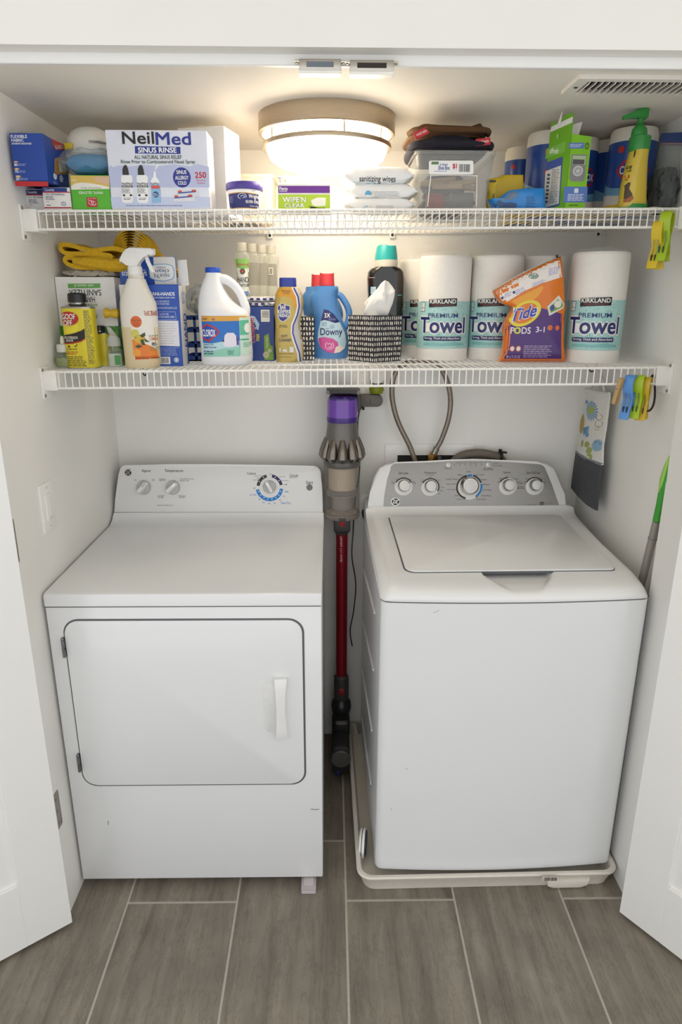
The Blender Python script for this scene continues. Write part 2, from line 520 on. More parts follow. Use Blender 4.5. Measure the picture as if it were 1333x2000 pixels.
vt = thing('ceiling_vent', 'white slatted air register in the ceiling at the right', 'vent', (.645, .050, ZC))
M_vent = mat('vent_enamel', 'ece8e0', .4, var=.02)
vx, vy = .165, .055
bm = NB()
for q in ((-vx, vx, -vy, -vy + .018), (-vx, vx, vy - .018, vy), (-vx, -vx + .026, -vy + .018, vy - .018), (vx - .026, vx, -vy + .018, vy - .018)):
    add_box(bm, q[0], q[1], q[2], q[3], -.008, 0)
part('frame', bm, M_vent, vt)
part('duct_opening', box(-vx + .026, vx - .026, -vy + .018, vy - .018, -.0012, -.0004), mat('duct_dark', '1c1a18', .8), vt)
sl = to_mesh('slat', box(-.0008, .0008, -vy + .018, vy - .018, -.0085, .0025)); sl.transform(Matrix.Rotation(.55, 4, 'Y') @ Matrix.Translation((0, 0, -.002)))
sl.materials.append(M_vent)
for i in range(21): link('slat', sl, None, vt, loc=(-vx + .033 + i * .0132, 0, -.003))
part('screw', lathe([(.004, 0), (.004, -.0015), (.0001, -.002)], 10, cap1=False), mat('vent_screw', '3d3a36', .5), vt, loc=(-vx + .013, 0, -.008))

def catch(x0, x1, z1, lab, strike):
    c = thing('magnetic_catch', lab, 'door catch', ((x0 + x1) / 2, -.075, z1), group='door catches under the head jamb')
    w = (x1 - x0) / 2
    M_al = mat('catch_aluminium', 'bcb7ae', .3, 1., var=.05)
    part('housing', box(-w, w, -.011, .012, -.020, 0, .0015), M_al, c)
    part('magnet', box(-w + .014, w - .014, -.0122, -.006, -.0135, -.005, .0005, 1), mat('catch_magnet' + strike, strike, .35, .6), c)
    part('lower_lip', box(-w, w, -.013, .0125, -.0245, -.0195, .0006, 1), mat('catch_lip', 'f2efe8', .35), c)
    for s in (-1, 1):
        e = part('mounting_ear', box(s * w - (.008 if s < 0 else -.0005), s * w + (.008 if s > 0 else -.0005), -.006, .010, -.003, 0), M_al, c)
        part('screw', lathe([(.0028, -.003), (.0025, -.0045), (.0001, -.0048)], 10, cap1=False), mat('screw_steel', '8d8880', .35, 1.), e, loc=None, T=Matrix.Translation((s * (w + .0045), .002, 0)))
catch(-.074, .005, 2.0345, 'left magnetic door catch above the lamp with grey magnet', '6f7680')
catch(.021, .104, 2.0335, 'right magnetic door catch above the lamp with dark magnet', '35312d')

sw = thing('light_switch', 'white rocker light switch on the left wall above the dryer', 'switch', (XL, .103, 1.045))
M_sw = mat('switch_plastic', 'f4f2ee', .3, var=.01)
part('plate', prism(rr_pts(-.037, 0, .037, .124, .003), 0, .005, 'x', .0015), M_sw, sw)
part('rocker', prism([(-.016, .028), (.016, .028), (.016, .096), (-.016, .096)], .004, .0075, 'x', .001), M_sw, sw)
part('slider', box(.0055, .0082, -.010, .012, .030, .036, .0006, 1), mat('switch_grey', 'dcdad6', .4), sw)
for z in (.012, .112): part('screw', lathe([(.003, 0), (.0028, .0012), (.0001, .0013)], 10, cap0=False, cap1=False), mat('switch_screw', 'cfccc6', .4), sw, T=Matrix.Translation((.005, 0, z)) @ Matrix.Rotation(PI / 2, 4, 'Y'))
# ================================================================= dryer
M_enam = mat('white_enamel', 'e6e7e8', .22, var=.008, scale=3, coat=.25)
M_plas = mat('white_appliance_plastic', 'ebebea', .20, var=.008, scale=3)
M_dark = mat('gap_dark', '5c5e62', .6)
M_chrome = mat('chrome', 'd8d6d2', .12, 1., var=.02)
M_black = mat('black_plastic', '1b1b1c', .35)
DX = -.7254 + .343
dr = thing('dryer', 'white front-loading clothes dryer with side-hinged door and three control knobs', 'dryer', (DX, 0, 0))
HW = .343
part('cabinet', box(-HW, HW, 0, .685, .026, .877, .004, 2), M_enam, dr)
prof = [(-.002, .880), (-.002, .905), (.001, .911), (.008, .914), (.525, .914), (.545, .916), (.560, .922), (.570, .933), (.574, .944), (.690, .944), (.690, .880)]
bm = NB(); add_prism(bm, prof, -HW - .001, HW + .001, 'x', .004)
part('worktop', bm, M_enam, dr)
part('worktop_seam', box(-HW + .002, HW - .002, .0005, .68, .8765, .8805), M_dark, dr)
for (x, y) in ((-.30, .06), (.30, .62), (-.30, .62), (.26, .08)):
    part('foot', lathe([(.018, 0), (.018, .01), (.008, .012), (.008, .03)], 16), mat('foot_grey', '77757a', .6), dr, loc=(x, y, 0))
dd = rr_pts(-.301, .352, .294, .841, .036, 8)
part('door_gap', prism(rr_pts(-.3050, .3465, .2990, .8450, .040, 8), -.0015, .002, 'y'), M_dark, dr)
door = part('door', prism(dd, -.0048, .001, 'y', .0015), M_enam, dr)
part('handle_recess', prism(rr_pts(.190, .515, .235, .666, (.004, .02, .02, .004), 6), -.0056, -.0040, 'y', .0005), mat('recess_white', 'e3e3e2', .4), door)
bm = NB()
rings = []
for i in range(13):
    t = i / 12; z = .503 + .178 * t
    w = .0185 - .006 * math.sin(PI * t); o = .222 + .004 * math.sin(PI * t)
    d = .0165 + .006 * math.sin(PI * t)
    if i in (0, 12): d *= .75
    rings.append([(o, -.004, z), (o - .0005, -.006 - d * .9, z), (o + .006, -.006 - d, z), (o + w * 1.7, -.006 - d * .7, z), (o + w * 1.9, -.004, z)])
add_loft(bm, rings)
part('handle', bm, M_plas, door)
for z in (.742, .398):
    h = part('hinge', box(-.3105, -.3035, -.0115, .001, z, z + .054, .0012), mat('hinge_steel', '8c8f92', .3, 1.), dr, 'small grey steel door hinge')
    for k in range(2): part('knuckle', tube([(-.304, -.011, z + .004 + k * .026), (-.304, -.011, z + .024 + k * .026)], .0028, 10), mat('hinge_steel', '8c8f92', .3, 1.), h)
S_ = Sheet(dr, (0, -.0003, 0))
S_.put('scratch', LN([(607, 1580), (615, 1581), (624, 1580.5)], .9) + LN([(211, 1603), (212, 1611)], .8), ink('3c3a38'), sq=False)

# control console
def console_frame(O, top):
    O = Vector(O); V = (Vector(top) - O).normalized(); U = Vector((1, 0, 0)); N = U.cross(V).normalized()
    return O, U, V, N
def slab_on(thg, name, O, U, V, N, pts_px, d0, d1, m, r=.004, parent=None):
    MI = MW(thg).inverted(); uv = []
    for x, y in pts_px:
        w = hit(x, y, O, N) - O; uv.append((w.dot(U), w.dot(V)))
    M = MI @ Matrix(((U.x, V.x, N.x, O.x), (U.y, V.y, N.y, O.y), (U.z, V.z, N.z, O.z), (0, 0, 0, 1)))
    return part(name, prism(uv, d0, d1, 'z', r), m, parent or thg, T=M), M
def px_arc(cx, cy, r, a0, a1, n=5):
    return [(cx + r * math.cos(math.radians(a0 + (a1 - a0) * i / n)), cy - r * math.sin(math.radians(a0 + (a1 - a0) * i / n))) for i in range(n + 1)]
O, U, V, N = console_frame((DX, .576, .945), (DX, .612, 1.095))
out = [(222, 1001), (225, 975), (232, 925)] + px_arc(246, 922, 14, 175, 95) + [(330, 906.5), (430, 906.5), (530, 908)] + px_arc(614, 924, 14, 88, 8) + [(630, 960), (632, 1001)]
cons, MC = slab_on(dr, 'console', O, U, V, N, out, -.075, 0, M_plas, .006)
seam = [(222, 1000), (632, 1001), (632, 1003), (222, 1002.5)]
slab_on(dr, 'console_seam', O, U, V, N, seam, -.05, -.004, M_dark, 0)
C = Sheet(dr, O, N)
def knob_at(sh, thg, px, py, prof, m, name='knob', seg=28, parent=None, lift=.0):
    w = hit(px, py, sh.O, sh.N); up = Vector((0, 0, 1)) - sh.N * sh.N.z; up.normalize(); sd = up.cross(sh.N).normalized()
    M = MW(thg).inverted() @ Matrix(((sd.x, up.x, sh.N.x, w.x), (sd.y, up.y, sh.N.y, w.y), (sd.z, up.z, sh.N.z, w.z), (0, 0, 0, 1)))
    return part(name, lathe(prof, seg, cap1=False), m, parent or thg, T=M @ Matrix.Translation((0, 0, lift))), M
def dryer_knob(px, py, ang, R):
    k, M = knob_at(C, dr, px, py, [(R, 0), (R, .003), (R * .93, .008), (R * .9, .010), (.0001, .0105)], mat('knob_skirt', 'bdbdbb', .25))
    bm = NB(); g = R * .30
    rg = []
    for z, s, l in ((.009, 1.25, .95), (.018, 1.05, .93), (.026, .85, .88), (.0275, .6, .80)):
        rg.append([(x * 1., y, z) for x, y in rr_pts(-g * s, -R * l, g * s, R * l, g * s * .8, 3)])
    add_loft(bm, rg)
    part('grip', bm, M_plas, k, T=M @ Matrix.Rotation(-math.radians(ang), 4, 'Z'))
    part('pointer', box(-g * .28, g * .28, R * .05, R * .80, .0268, .0282, .0004, 1), M_chrome, k, T=M @ Matrix.Rotation(-math.radians(ang), 4, 'Z'))
    return k
dryer_knob(281, 952, 40, .0235); dryer_knob(338, 952, 47, .0235); dryer_knob(527, 951, -28, .0215)
C.put('timer_scale', AR(527, 952, 20, 26, -82, -14) , ink('2b2b2d'), 1)
C.put('timer_scale', AR(527, 952, 20, 26, 12, 78), ink('24205a'), 1)
C.put('timer_scale', AR(527, 952, 20.5, 27, 96, 260), ink('1c84d6'), 1)
C.put('timer_tick', sum([EL(527 + 23 * math.sin(math.radians(a)), 952 - 23 * math.cos(math.radians(a)), 1.1, n=8) for a in (-60, -30, 30, 55, 110, 130, 150, 170, 190, 210, 230, 250)], []), ink('ffffff'), 2)
kb, Mb = knob_at(C, dr, 605, 952, [(.010, 0), (.010, .002), (.009, .004), (.0001, .0055)], mat('start_grey', '6d6f72', .25), 'start_button')
ge, Mg = knob_at(C, dr, 251, 923, [(.0125, 0), (.0125, .0015), (.011, .0022), (.0001, .0024)], M_chrome, 'badge')
def ge_badge(sh, cx, cy, r, k=.86):
    sh.put('badge_face', EL(cx, cy, r, r * k), ink('1e1c1b', .3), 10)
    sh.put('badge_ring', AR(cx, cy, r * .88, r * .98, 0, 360, k, 24), M_chrome, 11)
    sh.put('badge_letters', TX('GE', cx - r * .52, cy - r * .38, cx + r * .52, cy + r * .36, .012, .25), M_chrome, 11)
    sh.put('badge_swirl', sum([AR(cx + r * .66 * math.sin(t), cy - k * r * .66 * math.cos(t), r * .12, r * .2, a * 1.0, a + 200, k, 8) for t, a in ((.78, 0), (2.36, 90), (3.93, 180), (5.5, 270))], []), M_chrome, 11)
ge_badge(C, 251, 923, 7.2)
D_ = ink('33333a')
C.put('lettering', TX('Signal', 277, 917, 295, 923, .006, .2) + TX('Temperature', 322, 916.5, 358, 923.5, .006, .2) + TX('Cottons', 483, 922, 500, 927, .006) + TX('Casuals', 566, 926, 583, 931, .006, .2) + TX('Start', 598, 939, 612, 945.5, .006), D_, 1)
C.put('lettering', TX('Auto Dry Clothes Care', 307, 985.5, 338, 988.5, .0) + TX('On', 263, 936, 267, 939) + TX('Off', 297, 936, 302, 939) + TX('Cottons', 311, 934, 323, 937) + TX('High Heat', 311, 937.5, 323, 940) + TX('Casuals/Easy Care', 352, 934, 379, 937) + TX('Medium Heat', 352, 937.5, 369, 940)
      + TX('Air Fluff', 308, 967, 320, 970) + TX('No Heat', 309, 970.5, 319, 973) + TX('Delicates', 349, 967, 363, 970) + TX('Low Heat', 350, 970.5, 361, 973) + TX('Easy Care', 566, 931.5, 581, 934.5) + TX('Less Dry', 498, 928.5, 514, 931) + TX('Dry', 502, 933, 509, 936) + TX('More Dry', 495, 936.5, 508, 939) + TX('Off', 527, 925, 531, 927.5) + TX('Off', 495, 952, 499, 955) + TX('More Dry', 546, 930, 558, 932.5) + TX('Less Dry', 551, 937.5, 564, 940) + TX('Off', 556, 945, 561, 948), D_, 1)
C.put('lettering', TX('Time Dry', 548, 980, 568, 986, .004) + TX('Air Fluff', 488, 965, 501, 968) + TX('80', 557, 959, 564, 962) + TX('70', 553, 968, 557, 971) + TX('60', 545, 975, 549, 978) + TX('50', 535, 981, 539, 984) + TX('40', 524, 982, 528, 985) + TX('30', 513, 980, 517, 983) + TX('20', 505, 974, 509, 977), ink('2c7cc4'), 1)

# grey block at the dryer's front corner
bl = thing('floor_block', 'small pale grey plastic block under the right front corner of the dryer', 'block', (-.080, -.002, 0))
M_blk = mat('block_grey', 'b3a9ac', .45)
part('body', box(-.021, .021, -.030, .03, 0, .020, .002), M_blk, bl)
part('raised_pad', box(-.014, .014, -.022, .01, .0195, .0235, .0012), mat('block_pad', 'c2b9bb', .4), bl)
part('front_lip', box(-.020, .020, -.0315, -.029, .001, .010, .0006, 1), mat('block_pad', 'c2b9bb', .4), bl)

# ================================================================= washer
WX, WR = .1105 + .343, math.radians(1.1)
ws = thing('washing_machine', 'white top-loading washing machine with silver control panel standing in a drain pan', 'washing machine', (WX, .012, .022), WR)
z0 = .022
def bow(x, y): return y - .016 * max(0, 1 - (x / HW) ** 2)
def wrect(z, inset=0., nb=14, r=.022, bowk=1.):
    pts = []
    hw = HW - inset
    for i in range(nb + 1):
        x = -hw + r + (2 * hw - 2 * r) * i / nb; pts.append((x, inset - .016 * bowk * max(0, 1 - (x / HW) ** 2), z))
    y0 = pts[-1][1]
    for k in range(1, 5):
        a = PI / 2 * k / 4; pts.append((hw - r + r * math.sin(a), y0 + r - r * math.cos(a), z))
    pts += [(hw, .66, z), (-hw, .66, z)]
    for k in range(0, 4):
        a = PI / 2 * (4 - k) / 4; pts.append((-hw + r - r * math.sin(a), y0 + r - r * math.cos(a), z))
    return pts
bm = NB(); add_loft(bm, [wrect(.027 + .002), wrect(.45), wrect(.862)])
part('cabinet', bm, M_enam, ws)
bm = NB(); add_loft(bm, [wrect(.8605, .003), wrect(.868, .003)]); part('top_seam', bm, M_dark, ws)
def strip_y(x0, y0, x1, y1, z0_, z1_):
    return None
# embossed side ribs
for k, (a, b_, za, zb_) in enumerate(((.17, .62, .572, .50), (.18, .62, .362, .31), (.18, .60, .172, .12), (.17, .62, .752, .70))):
    part('side_rib', tube(smooth_path([(-HW + .0005, a, za + z0 * 0), (-HW - .001, (a + b_) / 2, (za + zb_) / 2 + .004), (-HW + .0005, b_, zb_)], 5), .0045, 8), M_enam, ws)
# top cover: rounded rim, sloping deck
prof = [(0., .8655), (-.001, .873), (.004, .884), (.016, .894), (.036, .901), (.062, .906), (.085, .909), (.3, .916), (.50, .922), (.535, .925), (.553, .933), (.560, .944), (.655, .944), (.655, .8655)]
def dense(pr):
    o = []
    for (y0, z0_), (y1, z1_) in zip(pr, pr[1:]):
        n = max(1, int((y1 - y0) / .006)) if y1 < .13 and y1 > y0 else 1
        for i in range(n): o.append((y0 + (y1 - y0) * i / n, z0_ + (z1_ - z0_) * i / n))
    return o + [pr[-1]]
prof = dense([(v.x, v.y) for v in smooth_path([(0., .8655, 0), (-.001, .873, 0), (.004, .884, 0), (.016, .894, 0), (.036, .901, 0), (.062, .906, 0), (.085, .909, 0), (.12, .9102, 0)], 3)] + [(.3, .916), (.50, .922), (.535, .925), (.553, .933), (.560, .944), (.655, .944), (.655, .8655)])
def scoop(x, y):
    """finger scoop pressed into the rim under the lid"""
    if not (.004 < y < .13): return 0.
    t = min(1, max(0, (y - .006) / .068)); hw = .040 + .056 * t ** .8
    e = min(1, max(0, (hw - abs(x - .020)) / .016)); e = e * e * (3 - 2 * e)
    return .017 * t ** .75 * e
bm = NB(); rings = []
xs = [-1, -.993, -.985, -.97, -.95, -.93, -.90, -.86, -.8, -.7, -.6, -.5, -.4, -.34] + [-.30 + .02 * i for i in range(37)] + [.46, .5, .6, .7, .8, .86, .90, .93, .95, .97, .985, .993, 1]
for s in xs:
    x = s * (HW + .001)
    e = max(0, (abs(s) - .90) / .10); drop = .024 * e ** 2.2
    rg = []
    for y, z in prof:
        k = 1 if y < .4 else .35
        zz = max(.8655, z - (drop if .870 < z else drop * .3) * k) - scoop(x, y)
        bo = -.016 * max(0, 1 - s * s) * max(0, 1 - max(y, 0) / .09) + (.012 * e ** 3 if y < .09 else 0)
        rg.append((x, y + bo, zz))
    rings.append(rg)
add_loft(bm, rings)
part('top_cover', bm, M_plas, ws)
# lid
lidO = Vector((WX, .12, .932)); a_ = Vector((0, .44, .0132)).normalized()
nl_ = Vector((1, 0, 0)).cross(a_).normalized(); lidO2 = lidO + nl_ * 0
def lid_pts(g=0.):
    return rr_pts(-.272 - g, .079 - g * .25, .282 + g * .5, .517 + g * .4, (.014, .014, .030, .016), 6)
def lid_slab(n, g, d0, d1, m, r):
    bm = NB(); add_prism(bm, lid_pts(g), d0, d1, 'z', r)
    for v in bm.verts: v.co.z += .9075 + .0277 * (v.co.y - .062)
    return part(n, bm, m, ws)
lid_slab('lid_gap', .0035, -.004, .0028, M_dark, 0)
lid_slab('lid', 0, 0, .0062, M_plas, .0025)
# console
cw = math.cos(WR); sw_ = math.sin(WR)
O = Vector((WX, .572, .945)); T_ = O + Vector((0, .052, .172)); Uw = Vector((cw, sw_, 0)); V = (T_ - O).normalized(); N = Uw.cross(V).normalized(); V = N.cross(Uw)
out = [(717, 1003), (719, 985), (723, 962), (731, 932), (741, 914), (756, 905.5), (774, 902.5), (800, 901.5), (830, 900.5), (880, 897.5), (920, 896.5), (960, 897.5), (1010, 899.5), (1050, 901.5), (1070, 905), (1084, 914), (1094, 930), (1104, 965), (1113, 1003)]
wc, MC = slab_on(ws, 'console', O, Uw, V, N, out, -.036, 0, M_plas, .009)
M_silver = mat('brushed_silver_fascia', 'a3a19f', .42, metal=.45, var=.035, scale=30, stretch=(1, 30, 30))
fas = [(749, 995), (751, 968), (757, 935), (763, 919)] + px_arc(775, 918, 13, 150, 95, 4) + [(830, 903.5), (880, 900.5), (920, 899.5), (960, 900.5), (1010, 903.5), (1050, 906.5)] + px_arc(1053, 921, 14, 82, 30, 4) + [(1078, 945), (1090, 980), (1095, 992)] + px_arc(1091, 995, 4, 10, -90, 3) + px_arc(754, 995, 5, 270, 180, 3)
fs, _ = slab_on(ws, 'fascia', O, Uw, V, N, fas, -.002, .0012, M_silver, .0006)
W_ = Sheet(ws, O + N * .0012, N)
def washer_knob(px, py, r, cap_r):
    """r: white printed ring, chrome dial on it"""
    W_.put('dial_ring', EL(px, py + 2, r, r * .95, 32), ink('e9e8e6'), 1)
    s = .00150
    k, M = knob_at(W_, ws, px, py, [(r * .80 * s, 0), (r * .80 * s, .004), (r * .76 * s, .014), (cap_r * s * 1.1, .020), (cap_r * s * 1.06, .0225), (.0001, .0225)], M_chrome, 'knob', 32)
    part('cap', lathe([(cap_r * s, .022), (cap_r * s, .0245), (cap_r * s * .9, .0255), (.0001, .026)], 28, cap1=False), mat('knob_cap', 'e6e5e3', .35), k, T=M)
    return k
for (x, y) in ((789, 949), (841, 950), (993, 948), (1045, 948)):
    W_.put('dial_scale', AR(x, y + 1, 15.6, 18.2, -62, 62 if x in (789, 1045) else (120 if x == 841 else -5), .95), ink('2c2b2b'), 2)
    washer_knob(x, y, 17.5, 10.3)
W_.put('dial_scale', AR(917, 951, 22.2, 26, -14, -166, .95) + AR(917, 951, 22.2, 26, 14, 70, .95), ink('2c2b2b'), 2)
W_.put('dial_scale', AR(917, 951, 22.2, 26, -12, 12, .95) + AR(917, 951, 22.2, 26.4, 74, 142, .95), ink('1f7fd0'), 2)
washer_knob(917, 949, 26.5, 14.6)
W_.put('dial_index', AR(931, 970, 1.0, 1.9, 0, 360, 1, 12), ink('2c2b2b'), 3)
for (x, y) in ((876, 908), (954, 907.5)):
    knob_at(W_, ws, x, y, [(.0090, 0), (.0090, .0015), (.0082, .0030), (.0001, .0036)], mat('button_silver', 'b9b9b8', .25, .6), 'button', 20)
ge, Mg = knob_at(W_, ws, 773, 980, [(.0155, 0), (.0155, .0012), (.0135, .0022), (.0001, .0022)], M_chrome, 'badge')
ge_badge(W_, 773, 980, 9.0)
Ik = ink('3a3938')
W_.put('lettering', TX('Soil Level', 779, 921, 798, 926.5, .005) + TX('Temperature', 828, 921, 853, 926.5, .005) + TX('Options', 983, 920.5, 998, 926, .005) + TX('Stain PreTreat', 1029, 920.5, 1056, 926, .005), Ik, 1)
W_.put('lettering', TX('Deep Fill', 869, 914, 882, 917) + TX('Start/Pause', 945, 913.5, 963, 917) + TX('Hold 3 Secs to Delay', 944, 917.5, 965, 919.5) + TX('Lid Lock/Fill', 891, 903, 903, 905) + TX('Soak', 906, 903, 912, 905) + TX('Wash', 916, 903, 923, 905) + TX('Rinse', 926, 903, 933, 905) + TX('Spin', 938, 903, 943, 905) + TX('Power', 967, 903.5, 974, 906) + TX('Lid Locked', 967, 908, 981, 910.5)
       + sum([EL(x, 908, .9, .9, 8) for x in (888, 898.5, 909, 919.5, 930, 941)], []) + EL(964.5, 905, .7, .7, 8) + EL(964.5, 909.4, .7, .7, 8)
       + TX('Extra', 765, 940, 771, 942.5) + TX('Light', 766, 943, 771, 945.5) + TX('Light', 773, 934.5, 779, 937) + TX('Normal', 784, 931.5, 793, 934) + TX('Heavy', 797, 934.5, 805, 937) + TX('Extra', 806, 940, 812, 942.5) + TX('Heavy', 806, 943, 813, 945.5)
       + TX('Cold Rinse', 832, 926.8, 849, 928.6) + TX('Tap', 822.5, 936, 827, 938) + TX('Cold', 822, 938.5, 828, 940.5) + TX('Cold', 838, 931, 844, 933) + TX('Cool', 854, 936.5, 860, 938.5) + TX('Colors', 861, 950, 868, 952.5) + TX('Warm', 859, 957, 866, 959.5) + TX('Hot', 856, 963, 861, 965.5), Ik, 1)
W_.put('lettering', TX('Cottons', 911, 919.5, 920, 922.5) + TX('Whites', 894, 926, 904, 929) + TX('Towels / Sheets', 871, 934, 896, 937) + TX('Bulky Items', 873, 944, 891, 947) + TX('Heavy Duty', 874, 955, 892, 958) + TX('Jeans', 889, 966.5, 898, 969.5) + TX('Drain & Spin', 893, 974, 913, 977) + TX('Dark Colors', 928, 926, 947, 929) + TX('Casuals', 939, 935, 951, 938) + TX('Delicates', 942, 944.5, 957, 947.5) + TX('Cold Wash', 944, 955.5, 961, 958.5) + TX('Active Wear', 941, 966.5, 960, 969.5) + TX('Speed Wash', 931, 974, 950, 977)
       + TX('Off', 973, 940.5, 977, 943) + TX('Auto', 976, 932.5, 982, 935) + TX('Soak', 976, 935.5, 982, 938) + TX('2nd', 989, 929, 994, 931.5) + TX('Rinse', 988, 932, 995, 934.5) + TX('Warm Rinse', 1000, 934, 1013, 936.5) + TX('2nd Rinse', 1008, 940, 1019, 942.5) + TX('Fabric Softener', 1009, 943, 1023, 945.5) + TX('Warm Rinse', 1011, 949.5, 1024, 952) + TX('Fabric Softener', 1011, 952.5, 1026, 955)
       + TX('Off', 1024, 940.5, 1029, 943) + TX('Tomato', 1026, 934, 1036, 936.5) + TX('Wine', 1041, 931, 1047, 933.5) + TX('Blood', 1052, 934, 1060, 936.5) + TX('Grass', 1061, 940.5, 1068, 943)
       + TX('Deep Clean', 1032, 985, 1051, 988, .004), Ik, 1)
W_.put('lettering', EL(1059, 984, 4.6, 4.0) + AR(1073, 984, 0, .1, 0, 10), Ik, 1)
W_.put('lettering', TX('HE', 1056, 982.5, 1062, 985.5, .01), ink('bdbbb8'), 2)
W_.put('energy_mark', LN([(1067.5, 980), (1078, 980), (1078, 988), (1067.5, 988), (1067.5, 980)], .6) + TX('energy', 1069, 982.5, 1077, 985), ink('8f8d8a'), 1)
# scratches on the washer front
F_ = Sheet(ws, (WX, -.002, 0))
F_.put('scratch', LN([(845, 1191), (851, 1190), (856, 1186)], .8) + LN([(791, 1492), (795, 1495)], .8) + LN([(763, 1570), (764, 1575)], .7), ink('8d8a86'), 4, sq=False, step=.004)

# ================================================================= drain pan
pn = thing('drain_pan', 'shallow off-white plastic drain pan under the washing machine', 'pan', (.435, 0, 0), math.radians(.9))
M_pan = mat('pan_plastic', 'dcd6cb', .45, var=.03)
px0, px1, py0, py1 = -.372, .366, -.026, .70
def pan_ring(g, z, r): return [(x, y, z) for x, y in rr_pts(px0 - g, py0 - g, px1 + g, py1 - g * .0, (.02, .02, r, r), 5)]
bm = NB()
add_loft(bm, [pan_ring(-.012, .001, .035), pan_ring(-.002, .040, .038), pan_ring(.004, .047, .04), pan_ring(.006, .054, .04), pan_ring(.003, .058, .04), pan_ring(-.006, .057, .036), pan_ring(-.009, .048, .034), pan_ring(-.016, .008, .03)], True, True)
part('tray', bm, M_pan, pn)
bm = NB(); add_prism(bm, [(.168, .010), (.185, .004), (.262, .004), (.282, .012), (.288, .032), (.162, .032)], py0 - .004, py0 + .012, 'y', .004)
part('front_spout', bm, M_pan, pn)
Sp = Sheet(pn, (0, py0 - .008, 0), (0, -1, 0))
Sp.put('barcode_sticker', RC(1058, 1708, 1089, 1717), ink('cfc9bf'), 3, step=.002)
Sp.put('barcode', BC(1062, 1709.5, 1087, 1716, 12), ink('4a4642'), 4, step=.002)

# water alarm in the pan
wa = thing('water_alarm', 'small round white water alarm puck standing on edge in the drain pan', 'water alarm', (.080, .098, .009))
Mt = Matrix.Translation((0, 0, .044)) @ Matrix.Rotation(math.radians(-8), 4, 'Z') @ Matrix.Rotation(PI / 2, 4, 'Y')
part('shell', lathe([(.0001, -.012), (.034, -.012), (.041, -.008), (.043, 0), (.041, .006)], 32, cap0=False, cap1=True), M_sw, wa, T=Mt)
part('seam_ring', lathe([(.0425, -.0035), (.0438, -.003), (.0438, -.0015), (.0425, -.001)], 32, cap0=False, cap1=False), mat('alarm_grey', '3a3a40', .5), wa, T=Mt)
part('face', lathe([(.037, .006), (.036, .010), (.0001, .011)], 32, cap1=False), mat('alarm_blue', '22304f', .35), wa, T=Mt)
# ================================================================= wire shelves
M_wire = mat('white_vinyl_wire', 'f3f1ec', .35, var=.01)
def wire_shelf(lab, z, slope, clips):
    sh = thing('wire_shelf', lab, 'shelf', (0, 0, z), group='wire closet shelves')
    YF, YK = .180, .702
    zz = lambda x: slope * x
    x0, x1 = XL + .004, XR - .004
    def rail(n, y, dz, r): part(n, tube([(x0, y, zz(x0) + dz), (x1, y, zz(x1) + dz)], r, 10), M_wire, sh)
    rail('front_top_rail', YF, -.0032, .0032); rail('front_bottom_rail', YF - .001, -.043, .0032); rail('back_rail', YK, -.0052, .0032)
    rail('deck_rail', YF + .035, -.0060, .0024); rail('deck_rail', .36, -.0060, .0026); rail('deck_rail', .53, -.0060, .0026)
    bm = NB(); add_tube(bm, [(0, YK, -.0016), (0, YF - .002, -.0016), (0, YF - .0038, -.003), (0, YF - .0042, -.044)], .0016, 6)
    me = to_mesh('wire', bm); me.materials.append(M_wire)
    n = 91
    for i in range(n):
        x = XL + .022 + (XR - XL - .044) * i / (n - 1)
        link('wire', me, None, sh, loc=(x, 0, zz(x)))
    for s, xw in ((1, XL), (-1, XR)):
        zc = zz(xw)
        pl = part('end_bracket', prism(rr_pts(.160, zc - .068, .215, zc + .010, .003, 3), xw, xw + s * .0045, 'x', .001), M_wire, sh)
        part('sleeve', box(min(xw, xw + s * .034), max(xw, xw + s * .034), .1725, .235, zc - .048, zc + .0015, .002), M_wire, pl)
        for dz in (.003, -.060):
            part('screw', lathe([(.0045, 0), (.004, .0018), (.0001, .002)], 12, cap0=False, cap1=False), mat('screw_zinc', '9a978f', .4, .8), pl, T=Matrix.Translation((xw + s * .0045, .1685, zc + dz)) @ Matrix.Rotation(s * PI / 2, 4, 'Y'))
    for x in clips:
        c = part('wall_clip', box(x - .0085, x + .0085, YB - .012, YB, zz(x) - .020, zz(x) + .001, .0015), M_wire, sh)
        part('clip_screw', lathe([(.0046, 0), (.0040, .0015), (.0001, .0016)], 12, cap0=False, cap1=False), M_black, c, T=Matrix.Translation((x, YB - .0121, zz(x) - .011)) @ Matrix.Rotation(PI / 2, 4, 'X'))
    return sh
wire_shelf('upper white wire shelf below the ceiling lamp', 1.811, .008, (-.592, -.202, .176, .815))
wire_shelf('lower white wire shelf above the laundry machines', 1.443, .009, (-.55, -.1, .42))
wh = part('hook', tube(smooth_path([(-.545, .42, 1.428), (-.547, .41, 1.412), (-.542, .408, 1.402), (-.536, .412, 1.41)], 4), .0018, 8), M_black, None)
tag(wh, 'small black wire hook under the lower shelf at the left', 'hook')

